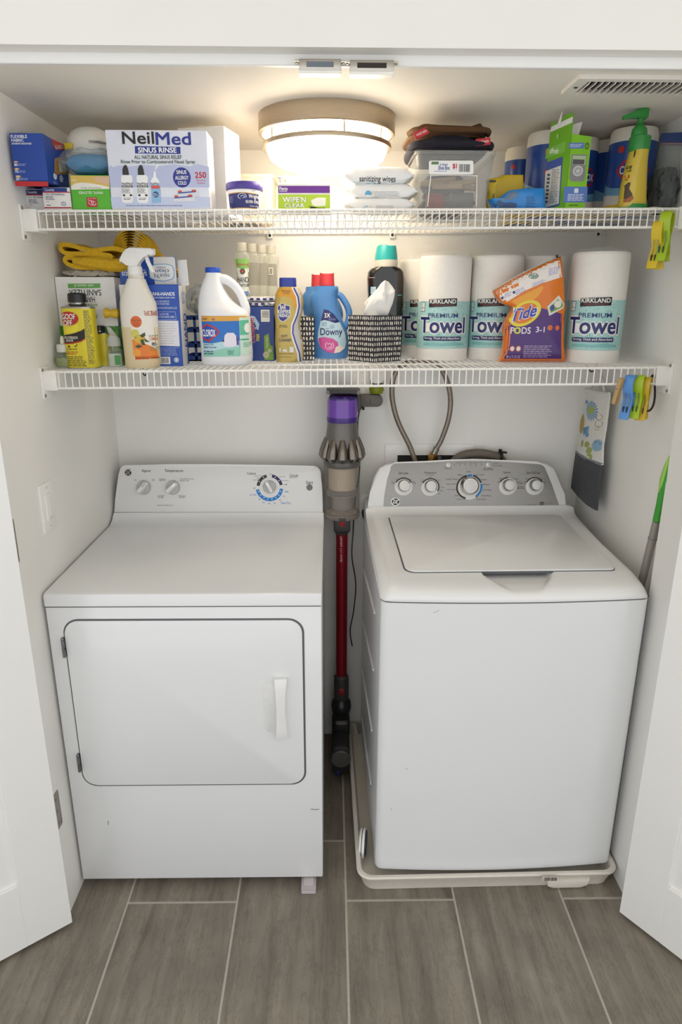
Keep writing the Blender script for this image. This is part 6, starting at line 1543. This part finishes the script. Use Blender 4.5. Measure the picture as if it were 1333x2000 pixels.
# moisture absorber box with flat packages and sanitizer bottles on top
th, Sd, w, h = carton('moisture_absorber_box', 'navy blue moisture absorber box behind the bleach jug', 'box', (480, 537.5, 599, 704), .440, .10, mat('carton_navy', '24408e', .35, var=.04), ZL)
Sd.put('barcode_panel', RC(510, 605, 527, 628.5), ink('e8e6de'), 1); Sd.put('barcode', BC(512, 607.5, 525, 620, 8, horiz=True) , ink('6d6c66'), 2)
Sd.put('lettering', TX('DampRid', 489.5, 620, 500, 669, .04, rot=90), ink('f2ece8'), 1); Sd.put('lettering', TX('DampRid', 490, 621, 499.5, 668.5, .025, rot=90), ink('c5372f'), 2); Sd.put('lettering', TX('max', 501, 652, 507, 666, .03, rot=90), ink('e2d634'), 2); Sd.put('arrow', PL([(490, 616), (498, 618), (504, 628), (507, 633), (505, 645), (498, 640), (501, 638), (497, 628), (490, 624)]), ink('a9c8e4'), 1, sq=False)
Sd.put('green_leaf_panel', PL([(516, 656), (525, 651), (528, 674), (533, 676), (535, 703), (517, 703)]), ink('7fa63c'), 1, sq=False); Sd.put('daisy', daisy(520, 693, 7, 1, 12), ink('f2f0e2'), 2, sq=False); Sd.put('daisy_eye', EL(520, 693, 2, 2, 10), ink('d9ad30'), 3); Sd.put('daisy', daisy(527, 685, 4.5, 1, 12), ink('f2f0e2'), 2, sq=False); Sd.put('lettering', TX('Fresh Scent', 519.5, 658, 523.5, 679, .0, rot=90), ink('e6ecd2'), 2)
zd = th.location.z + h; xd_ = th.location.x
for i, (lab) in enumerate(('lower flat navy and white wrapped package on the moisture absorber box', 'upper flat navy and white wrapped package under the sanitizer bottles')):
    pk = thing('flat_package', lab, 'package', (xd_ + .005, .490, zd + i * .013), .12 * i - .05, 'flat wrapped packages')
    bm = pillow(.115, .09, .014, 70 + i, rough=.002, flat=.4); bv = bvh_of(bm)
    part('wrapper', bm, mat('wrapper_white', 'd8d8dc', .25, var=.06), pk)
    for k in range(6):
        part('navy_print', box(-.050 + k * .018, -.040 + k * .018, -.0462, -.0452, .004, .010), ink('2a2f72'), pk)
zpk = zd + .0285
hsb = thing('hand_sanitizer_bottle', 'clear hand sanitizer bottle with green and white label, front of four', 'bottle', (at(475, 560, .475).x, .475, zpk), 0, 'clear hand sanitizer bottles')
bm = NB(); add_loft(bm, [ring(z, 0, 0, a, b, 2.4, 32) for z, a, b in ((0, .0155, .011), (.004, .0185, .013), (.035, .0165, .013), (.070, .0185, .013), (.098, .0225, .014), (.108, .022, .014), (.116, .015, .012), (.119, .0115, .011))]); bmesh.ops.recalc_face_normals(bm, faces=bm.faces[:]); bv = bvh_of(bm)
part('bottle', bm, clear('sanitizer_clear', 'f2f3ee', .22, .05, 'e6e4da'), hsb, smooth=60)
part('cap', lathe([(.0130, .118), (.0138, .120), (.0142, .139), (.0130, .141), (.0001, .141)], 28, cap1=False), clear('cap_clear', 'f0efe8', .38, .12, 'e6e2d6'), hsb)
twin = [copy_tree(hsb, (hsb.location.x + .0245 * (k + 1), .478 + .030 * (k + 1), zpk), 0, lab) for k, lab in enumerate(('clear hand sanitizer bottle second from the left', 'clear hand sanitizer bottle third from the left', 'clear hand sanitizer bottle rightmost with white barcode patch'))]
SS = Sheet(hsb, (0, .475 - .013, 0), bvh=bv, grid=.006)
SS.put('label', PL([(460, 505), (490, 505), (488, 540), (485, 560), (488, 578), (470, 578), (468, 550)]), ink('dfe2da', .3), 1, sq=False); SS.put('green_top', PL([(460, 505), (490, 505), (489, 522), (475, 526), (462, 522)]), ink('7fb256', .3), 2, sq=False); SS.put('blue_foot', PL([(472, 570), (488, 568), (488, 578), (473, 578)]), ink('5b82c4', .3), 2, sq=False)
SS.put('lettering', TX('GERM-X', 463, 514.5, 486, 519, .02), ink('c4553c', .3), 3); SS.put('badge', EL(474, 530, 5.5, 6, 8), ink('2f4a30', .3), 3); SS.put('red_cross', RC(472.7, 526.5, 475.3, 533.5) + RC(470.8, 528.8, 477.2, 531.2), ink('c23a2c', .3), 4)
SS.put('lettering', TX('HAND', 464, 541, 485, 551.5, .02) + TX('SANITIZER', 466, 554.5, 487, 560, .015), ink('2d3348', .3), 3)
for k, o in enumerate(twin):
    part('back_label', box(-.014, .014, -.0004, .0004, .030, .092), clear('print_grey_film', 'c9c4ba', .4, .4, '9a948a'), o, loc=(0, .0155, 0))
part('barcode_patch', box(-.006, .006, -.0148, -.0144, .060, .080), ink('ece8da'), twin[2])
part('barcode', box(-.0045, .0045, -.0150, -.0148, .062, .078), ink('8d887c'), twin[2])

# gold soft cleanser bottle
rows = [(708, 541, 585), (706, 540, 592), (690, 539, 594), (670, 537.5, 592.5), (645, 538, 587), (628, 538, 587), (610, 537, 591), (590, 537, 593.5), (575, 538.5, 591.5), (565, 543, 586), (560.5, 545.5, 582)]
bk_, Sk, me = bottle('cleanser_bottle', 'gold soft cleanser bottle with blue flip cap and shield logo', 'bottle', rows, .405, mat('cleanser_gold', 'bda65c', .3, metal=.25, var=.03), ZL, 2.5, ry=.024)
part('cap', add_loft(NB(), [ring(Sk.z(y), Sk.x(562.5, 550), 0, rx, .0185, 2.6, 36) for y, rx in ((561, .0228), (559, .0234), (545, .0232), (542.5, .0222))]), mat('flip_cap_blue', '2a3c9a', .3), bk_, 'blue flip cap')
Sk.put('silver_panel', PL([(574, 561), (583, 561), (592, 577), (594, 592), (591, 612), (587, 630), (588, 646), (593, 672), (595, 692), (593, 706), (584, 707), (582, 690), (574, 665), (570, 650), (571, 636), (580, 616), (583.5, 598), (582, 580)]), ink('bdbcbc', .25), 1, sq=False)
Sk.put('white_wave', LN([(571, 561), (580, 580), (582, 598), (578.5, 614), (570.5, 634), (569.5, 650), (574, 667), (582, 690), (583.5, 706)], 3.2), ink('e9e7e0', .3), 2, sq=False); Sk.put('blue_wave', LN([(574, 562), (582.5, 580), (584.5, 598), (581, 615), (573, 635), (572, 650), (577, 667), (585, 690), (586.5, 706)], 2.6), ink('2a2f94', .3), 3, sq=False)
Sk.put('amber_top', PL([(545, 563), (571, 562), (579, 580), (580.5, 598), (576, 606), (570, 584), (556, 578), (543, 582), (540, 575)]), ink('d69a2c', .3), 1, sq=False)
Sk.put('fine_print', TX('FOR PORCELAIN', 550, 566.5, 568, 570.5, .01) + TX('STAINLESS', 553, 571.5, 566, 574, .01), ink('5a4620', .3), 2)
sh_ = [(542, 598), (548, 593.5), (551.5, 590.5), (555, 593.5), (562, 596), (567, 597), (567.5, 613), (566, 619), (558, 626), (553, 629.5), (547, 626), (543, 620)]
Sk.put('shield_edge', PL(sh_), ink('e6e2d6', .3), 2, sq=False); Sk.put('shield', PL([(554.5 + (x - 554.5) * .91, 610 + (y - 610) * .92) for x, y in sh_]), ink('2b2f86', .3), 3, sq=False)
Sk.put('lettering', TX('BAR', 547.5, 596, 559, 604, .03) + TX('KEEPERS', 543.5, 605, 566.5, 612, .03) + TX('FRIEND', 545, 613, 564.5, 619.5, .03), ink('f4f2ea', .3), 4); Sk.put('lettering', TX('SOFT', 549.5, 654, 562, 659, .03) + TX('CLEANSER', 545, 661.5, 569.5, 667, .03), ink('2d2c5c', .3), 2)
Sk.put('fine_print', FP(546, 634, 564, 640, 2, .5, 3), ink('5c4f28', .3), 2); Sk.put('picture_icon', RC(566, 677.5, 574, 688) + PL([(552, 686), (556, 681), (561, 684), (561, 687.5)]) + RC(546, 680, 548.5, 687), ink('d8dce0', .3), 2); Sk.put('fine_print', FP(545, 689.5, 575, 692.5, 1, .4, 2) + FP(545, 696, 575, 699, 1, .3, 4), ink('6a5c30', .3), 2)

# brush-stroke tissue boxes
M_tb = mat('tissue_box_ink', '2a2830', .6, var=.05)
def tissue_cube(lab, x, y, rz, s, h):
    t = thing('tissue_cube', lab, 'tissue box', (x, y, ZL(x)), rz, 'black and white tissue cubes')
    part('carton', box(-s / 2, s / 2, -s / 2, s / 2, 0, h, .0008, 1), M_tb, t)
    rg = random.Random(int(h * 1000) + int(rz * 10))
    for f in range(4):
        shp = NB()
        rows_ = 9; cols = 13
        for r_ in range(rows_):
            for c in range(cols):
                cx = -s / 2 + s * (c + .5 + rg.uniform(-.12, .12)) / cols; cz = h * (r_ + .5) / rows_ + rg.uniform(-.0008, .0008); a = s / cols * rg.uniform(.20, .29); b_ = h / rows_ * rg.uniform(.27, .35); q = rg.uniform(-.0012, .0012)
                vs = [shp.verts.new((px_, -s / 2 - .0005, pz)) for px_, pz in ((cx - a, cz - b_ * .7), (cx - a * .5, cz - b_), (cx + a * .6, cz - b_), (cx + a, cz - b_ * .6), (cx + a + q, cz + b_ * .7), (cx + a * .5 + q, cz + b_), (cx - a * .6 + q, cz + b_), (cx - a + q, cz + b_ * .6))]
                shp.faces.new(vs)
        o = part('brush_strokes', shp, ink('e6e3da', .6), t, T=Matrix.Rotation(PI / 2 * f, 4, 'Z'), smooth=0); o['kind'] = 'stuff'
    part('opening_film', box(-s * .3, s * .3, -s * .18, s * .18, h, h + .0006), ink('d9d6ce'), t)
    return t
t1 = tissue_cube('black and white brush-stroke tissue cube with a tissue pulled up', .109, .425, math.radians(40), .106, .124)
M_ts = mat('tissue_paper', 'f1efea', .9, var=.02)
MI_ = MW(t1).inverted()
def tis(pts, Y, thk, nm, wob):
    P = [at(x, y, Y) for x, y in pts]; c = sum(P, Vector()) / len(P)
    bm = NB(); rings = []
    for k, q in ((1, 0), (.9, .5), (.62, .35), (.3, 1.)):
        rings.append([tuple(MI_ @ (c + (p - c) * k + Vector((0, -thk * q - .005 * wob * math.sin(i * 1.9), 0)))) for i, p in enumerate(P)])
    for k, q in ((.9, -.3), (.3, -.5)):
        rings.insert(0, [tuple(MI_ @ (c + (p - c) * k + Vector((0, -thk * q, 0)))) for i, p in enumerate(P)])
    add_loft(bm, rings); part(nm, bm, M_ts, t1, 'white tissue pulled up', smooth=70)
tis([(709, 616), (716, 597), (731, 573), (745, 553), (752, 547.5), (759, 550), (766, 558), (772, 567), (771, 579), (768, 592), (758, 616)], .410, .010, 'tissue', 1)
tis([(716, 602), (711.5, 592), (727, 574), (742, 560), (738, 585)], .424, .003, 'tissue_fold', .4)
tissue_cube('black and white tissue cube behind the gold cleanser bottle', -.118, .500, math.radians(2), .110, .122)

# fabric softener bottles
M_dw = mat('softener_blue', '4f86c4', .35, var=.02)
rows = [(701, 613, 676), (698, 610, 680), (690, 608.5, 681.5), (660, 609, 681.5), (640, 610.5, 676), (622, 611, 668), (606, 607.5, 662), (592, 604.5, 660), (581, 604, 659.5), (572, 609, 660), (568, 612.5, 661.5), (561, 613, 661.5), (559, 614, 660)]
dw, Sw, me = bottle('softener_bottle', 'blue fabric softener bottle with red cap, front of two', 'bottle', rows, .535, M_dw, ZL, 2.6, 'blue fabric softener bottles', ry=.033)
hp_ = smooth_path([(Sw.x(655, 578), 0, Sw.z(578)), (Sw.x(664, 577), 0, Sw.z(577)), (Sw.x(673, 588), 0, Sw.z(588)), (Sw.x(680, 602), 0, Sw.z(602)), (Sw.x(682.5, 615), 0, Sw.z(615)), (Sw.x(680, 630), 0, Sw.z(630)), (Sw.x(672, 645), 0, Sw.z(645))], 5)
part('handle', tube(hp_, [.0095] * len(hp_), 16), M_dw, dw)
bm = NB(); c0 = Sw.x(639, 545); rings = []
for y, r_ in ((559.5, .0200), (558, .0222), (550, .0215), (534, .0205)):
    rings.append([(c0 + r_ * math.cos(2 * PI * k / 36), r_ * math.sin(2 * PI * k / 36), Sw.z(y) + (.0022 * math.cos(4 * PI * k / 36) if y == 534 else 0)) for k in range(36)])
add_loft(bm, rings); part('cap', bm, mat('cap_coral_red', 'c93a40', .4), dw, 'red measuring cap')
dw2 = copy_tree(dw, (dw.location.x - .026, .615, ZL(-.04)), 0, 'blue fabric softener bottle with red cap, behind the other')
Sw.put('label', PL([(633, 604), (642, 606), (652, 613), (664, 630), (674, 650), (677, 668), (674, 680), (664, 688), (650, 690), (636, 686), (626, 678), (621, 664), (622, 648), (626, 630), (630, 612)]), ink('bcd9ea', .3), 1, sq=False)
Sw.put('navy_top', PL([(633, 604), (642, 606), (652, 613), (663.5, 629), (655, 631), (643, 627), (634, 625), (627, 627), (630, 613)]), ink('24266a', .3), 2, sq=False)
Sw.put('rose', PL([(622, 661), (632, 658), (650, 661), (660, 668), (664, 688), (650, 690), (636, 686), (626, 678)]), ink('d255a0', .3), 2, sq=False); Sw.put('rose_petal', AR(644, 675, 3, 5, -60, 220, 1) + AR(644, 675, 7, 9, 40, 330, .9) , ink('f0b6d4', .3), 3)
Sw.put('pale_dress', PL([(653, 690), (656, 678), (664, 674), (674, 680), (664, 688)]), ink('eedfd6', .3), 3, sq=False)
Sw.put('lettering', TX('3X', 634, 611.5, 645.5, 620.5, .02), ink('ffffff', .3), 3); Sw.put('fine_print', FP(642, 621, 659, 626, 2, .4, 4), ink('8c90c4', .3), 3); Sw.put('lettering', TX('Downy', 626, 641, 669, 659, .022), ink('22265c', .3), 2); Sw.put('lettering', TX('ULTRA', 636, 640.8, 643.5, 643, .02), ink('22265c', .3), 2); Sw.put('fine_print', FP(629, 629, 641, 637, 3, .4, 7), ink('5f7fa4', .3), 2)
Sw.put('ring_mark', AR(649, 638, 3.2, 3.9, 0, 360, 1, 18) + AR(649, 638, 1.2, 1.9, 0, 250, 1, 10), ink('4a5f84', .3), 2)

# black softener beads bottle with teal cap
rows = [(700, 726, 782), (697, 724, 784), (650, 722, 786), (600, 720, 788), (570, 718, 790), (545, 717, 790.5), (532, 718.5, 789), (526, 723, 785), (522, 731, 778)]
bb_, Sbb, me = bottle('dark_scent_bottle', 'black translucent bottle with teal cap behind the tissue cube', 'bottle', rows, .553, mat('dark_bottle', '14100f', .12, coat=.5), ZL, 2.8, ry=.042)
part('collar', lathe([(.0335, Sbb.z(523)), (.0340, Sbb.z(519)), (.0335, Sbb.z(508))], 36, cx=Sbb.x(755, 515)), mat('collar_milk', 'cfc8ba', .35), bb_)
bm = NB(); c0 = Sbb.x(755, 495); rings = []
for y, r_ in ((508.5, .0332), (500, .0325), (482, .0285), (479.5, .0270)):
    rings.append([(c0 + r_ * math.cos(2 * PI * k / 40), r_ * math.sin(2 * PI * k / 40), Sbb.z(y) + (.0015 * math.cos(6 * PI * k / 40) if y < 483 else 0)) for k in range(40)])
add_loft(bm, rings); part('cap', bm, mat('cap_teal', '2fa6a4', .3), bb_, 'teal cap')
Sbb.put('label_patch', RC(725, 560, 735, 574), ink('a9c4d2', .3), 1); Sbb.put('label_line', RC(719, 541.5, 733, 542.5), ink('b9a490', .3), 1); Sbb.put('label_line', RC(777, 575.5, 786, 577.5), ink('4fa09a', .3), 1)

# paper towel rolls
M_tow = mat('paper_towel', 'f0ece4', .75, var=.02, scale=120, bump=.08)
M_film = clear('towel_film', 'ffffff', .10, .08, 'ffffff')
RT, HT = .073, .279
def towel_roll(lab):
    t = thing('paper_towel_roll', lab, 'paper towels', (0, 0, 0), 0, 'wrapped paper towel rolls')
    part('paper', lathe([(RT * .985, 0), (RT, .004), (RT, HT - .010), (RT * .985, HT - .003), (RT * .95, HT), (.022, HT), (.022, HT - .02)], 56, cap1=True), M_tow, t)
    rg = random.Random(4); bm = NB(); rings = []
    for z in (0, .02, HT * .5, HT - .012, HT + .002, HT + .008):
        rings.append([((RT + .0008 + (rg.uniform(0, .002) if z > HT - .02 else 0) - (.010 if z > HT + .004 else 0)) * math.cos(2 * PI * k / 56), (RT + .0008 - (.010 if z > HT + .004 else 0)) * math.sin(2 * PI * k / 56), z + (rg.uniform(-.003, .004) if z > HT else 0)) for k in range(56)])
    add_loft(bm, rings, False, False); part('plastic_film', bm, M_film, t, smooth=60)
    def wrap(name, shapes, m, layer):
        bm = NB()
        ly = fill(bm, shapes, lambda a, b: (a, 0, b))
        a0, a1 = min(v.co.x for v in bm.verts), max(v.co.x for v in bm.verts); k = math.floor(a0 / .006) + 1
        while k * .006 < a1:
            bmesh.ops.bisect_plane(bm, geom=bm.verts[:] + bm.edges[:] + bm.faces[:], plane_co=(k * .006, 0, 0), plane_no=(1, 0, 0)); k += 1
        rr = RT + .0012 + .0003 * layer
        for v in bm.verts:
            a = v.co.x / RT; q = rr + v[ly]; v.co = Vector((q * math.sin(a), -q * math.cos(a), v.co.z))
        for f in bm.faces:
            f.normal_update(); c = f.calc_center_median()
            if f.normal.x * c.x + f.normal.y * c.y < 0: f.normal_flip()
        o = part(name, bm, m, t, smooth=0, fix=False)
        if len(shapes) > 1: o['kind'] = 'stuff'
    flip = lambda sh: [([(a, -b) for a, b in v], f) for v, f in sh]
    W = PI * RT
    wrap('teal_band', RC(-W, .033, W, .160), ink('a9d3d0', .3), 0)
    rg = random.Random(2); dots = []
    for i in range(330):
        dots += EL(rg.uniform(-.12, .12), rg.uniform(.036, .157), .0009, .0013, 6)
    wrap('dots', dots, ink('4f9a96', .3), 1)
    wrap('teal_wave', PL([(-.055, .048), (-.03, .050), (0, .048), (.03, .051), (.070, .047), (.070, .041), (-.055, .041)]), ink('7fbcb8', .3), 2)
    wrap('black_plate', PL([(-.041, .144), (.037, .147), (.037, .168), (-.041, .165)]), ink('1e1a1a', .3), 3)
    wrap('lettering', flip(TX('KIRKLAND', -.038, -.165, .034, -.154, .03)), ink('f2f0ea', .3), 4)
    wrap('lettering', flip(TX('Signature', -.032, -.153, .030, -.147, .0, .3)), ink('8c2a2a', .3), 4)
    wrap('lettering', flip(TX('PREMIUM', -.042, -.128, .042, -.1165, .012)), ink('24346c', .3), 4)
    wrap('letter_halo', flip(TX('Towel', -.074, -.1215, .072, -.0705, .09)) + PL([(-.058, .078), (.062, .078), (.064, .092), (.060, .102), (-.05, .102)]), ink('eeece6', .3), 3)
    wrap('lettering', flip(TX('Towel', -.070, -.118, .068, -.0745, .035)), ink('222c6c', .3), 5)
    wrap('navy_bar', PL(rr_pts(-.056, .0545, .056, .066, .003, 3)), ink('222c64', .3), 3)
    wrap('lettering', flip(TX('Strong, Thick and Absorbent', -.052, -.0645, .052, -.0565, .015)), ink('f0efe8', .3), 4)
    wrap('sheet_icon', RC(-.072, .133, -.055, .157), ink('dfe6e2', .3), 2); wrap('sheet_icon', flip(LN([(-.072, -.133), (-.055, -.133), (-.055, -.157), (-.072, -.157), (-.072, -.133)], .0012) + LN([(-.066, -.133), (-.066, -.157)], .0012) + LN([(-.072, -.142), (-.055, -.142)], .0012)), ink('4a5a6c', .3), 3)
    return t
def put_roll(first, lab, x, y, rz):
    z = ZL(x)
    if first is not None: return copy_tree(first, (x, y, z), rz, lab)
    t = towel_roll(lab); t.location = (x, y, z); t.rotation_euler = (0, 0, rz); return t
r5 = put_roll(None, 'rightmost wrapped paper towel roll, nearest the right wall', .701, .352, -.36)
put_roll(r5, 'wrapped paper towel roll fully in view left of the orange pouch', .308, .470, -.17)
put_roll(r5, 'wrapped paper towel roll partly behind the left of the orange pouch', .457, .475, -.38)
put_roll(r5, 'wrapped paper towel roll mostly hidden behind the orange pouch', .600, .520, -.05)
put_roll(r5, 'leftmost wrapped paper towel roll behind the black bottle', .266, .634, -.05)

# detergent pods pouch
pts = [(974, 708), (981, 690), (984, 660), (983.5, 640), (989, 622), (999, 606), (1000, 600), (984, 594), (974, 588), (968, 578), (963, 568), (1000, 545), (1040, 524), (1070, 510), (1094, 500.5), (1098, 530), (1100, 560), (1101.5, 590), (1103, 600), (1100, 616), (1099, 650), (1100, 680), (1102, 708.5)]
pd, Sd = pouch('detergent_pod_pouch', 'orange and purple detergent pod pouch leaning before the paper towels', pts, .335, .030, mat('pouch_orange', 'e0781c', .2, var=.04), deck=ZL, cat='pouch')
Sd.put('purple_body', PL([(980, 708), (987, 690), (990, 665), (989.5, 645), (995, 625), (1003, 608), (1020, 603), (1050, 600), (1075, 606), (1092, 611), (1099, 614), (1097, 650), (1097, 680), (1098, 708)]), ink('4a2472', .2), 1, sq=False)
Sd.put('white_top', PL([(964, 570), (1000, 547), (1040, 526), (1070, 512), (1094, 503), (1099, 541), (1060, 553), (1025, 568), (1000, 584), (986, 592), (978, 582), (972, 573)]), ink('ece3dc', .25), 1, sq=False)
Sd.put('amber_swirl', PL([(1000, 588), (1030, 572), (1060, 558), (1062, 563), (1052, 578), (1040, 588), (1028, 590), (1010, 596)]), ink('e8a02c', .2), 1, sq=False)
Sd.put('target_ring', [([(1026 + r_ * math.cos(a) * 1.0 + .25 * r_ * math.sin(a) * -.2, 612 + r_ * .78 * math.sin(a) - .30 * r_ * math.cos(a)) for a in [2 * PI * k / 36 for k in range(36)] for r_ in (31, 24)], [(2 * k, 2 * k + 1, (2 * k + 3) % 72, (2 * k + 2) % 72) for k in range(36)])], ink('e2cf34', .2), 3, sq=False)
Sd.put('target_core', PL([(1026 + 24 * math.cos(a), 612 + 24 * .78 * math.sin(a) - .30 * 24 * math.cos(a)) for a in [2 * PI * k / 30 for k in range(30)]]), ink('e07a1e', .2), 2, sq=False)
def skew(sh, k, cx): return [([(x, y + k * (x - cx)) for x, y in v], f) for v, f in sh]
Sd.put('lettering', skew(TX('Tide', 999, 598, 1051, 624, .07, .35), -.25, 1025), ink('e9e4f0', .2), 4, sq=False); Sd.put('lettering', skew(TX('Tide', 1001, 599.5, 1049, 622.5, .04, .35), -.25, 1025), ink('2b3fa8', .2), 5, sq=False)
Sd.put('lettering', TX('PODS', 998, 639, 1037, 652, .025), ink('e6e0ea', .2), 3); Sd.put('pod_ring', AR(1010.5, 645.5, 3.4, 6.6, 0, 360, 1, 20), ink('c9c83a', .2), 4); Sd.put('lettering', TX('3-1', 1047, 638, 1064, 649, .02), ink('ece6f0', .2), 3)
Sd.put('orange_icon', EL(1074.5, 640, 5.2, 5.2), ink('d9682a', .2), 3); Sd.put('orange_icon', EL(1089, 640.5, 4, 5), ink('d9682a', .2), 3)
Sd.put('pod_picture', PL([(1069, 599), (1092, 576.5), (1104, 594), (1101, 602), (1073, 617)]), ink('d9d9d2', .2), 3, sq=False); Sd.put('pod_picture', PL([(1073, 601), (1090, 584), (1101, 594), (1099, 600), (1076, 611)]), ink('7d9a4c', .2), 4, sq=False); Sd.put('pod_picture', EL(1090, 594, 7, 7), ink('e2ddd0', .2), 5); Sd.put('pod_picture', EL(1079, 601, 4, 6), ink('3a4a84', .2), 5)
Sd.put('fine_print', FP(1023, 674, 1080, 699, 7, .45, 6), ink('a996bc', .2), 3); Sd.put('warning_icon', AR(1001, 681, 3.8, 5.2, 0, 360, 1.15, 18) + AR(1013, 681, 3.8, 5.2, 0, 360, 1.15, 18), ink('c8604a', .2), 3); Sd.put('warning_icon', EL(1001, 681, 3.8, 4.2) , ink('e8e0dc', .2), 4); Sd.put('warning_icon', EL(1013, 681, 3.8, 4.2), ink('e8e0dc', .2), 4); Sd.put('lettering', TX('80 ct 71.33 OZ', 990, 694, 1017, 699.5, .01), ink('cfc2dc', .2), 3)
Sd.put('step_dot', EL(982.5, 582, 2.8, 2.8), ink('3a2f84', .25), 2); Sd.put('step_dot', EL(1004.5, 571, 2.8, 2.8), ink('3a2f84', .25), 2)
Sd.put('orange_icon', PL([(980, 567), (993, 561.5), (994.5, 568), (982, 573)]), ink('df7a2c', .25), 2, sq=False); Sd.put('orange_icon', PL([(998, 559), (1013, 552), (1014.5, 558), (1000, 564.5)]), ink('df7a2c', .25), 2, sq=False); Sd.put('pod_sketch', EL(1043, 539, 10, 6), ink('8a9a8c', .25), 2)
Sd.put('fine_print', skew(FP(986, 571, 1000, 580, 3, .4, 2), -.4, 993) + skew(FP(1008, 562, 1028, 573, 3, .4, 3), -.4, 1018) + skew(FP(1040, 548, 1068, 556, 3, .4, 4), -.4, 1054) + skew(FP(1072, 521, 1096, 536, 5, .4, 5), -.3, 1084), ink('8a90c8', .25), 2, sq=False)
part('zip_edge', tube([tuple(Sd.loc(966, 566, -.02)), tuple(Sd.loc(1030, 531, -.022)), tuple(Sd.loc(1092, 503, -.02))], .0022, 8), clear('zip_white', 'f4f0ec', .6, .2, 'efe9e2'), pd)
part('zip_slider', box(-.003, .003, -.004, .004, -.006, .006, .001), M_black, pd, T=Matrix.Translation(Sd.loc(1093.5, 501.5, -.022)))
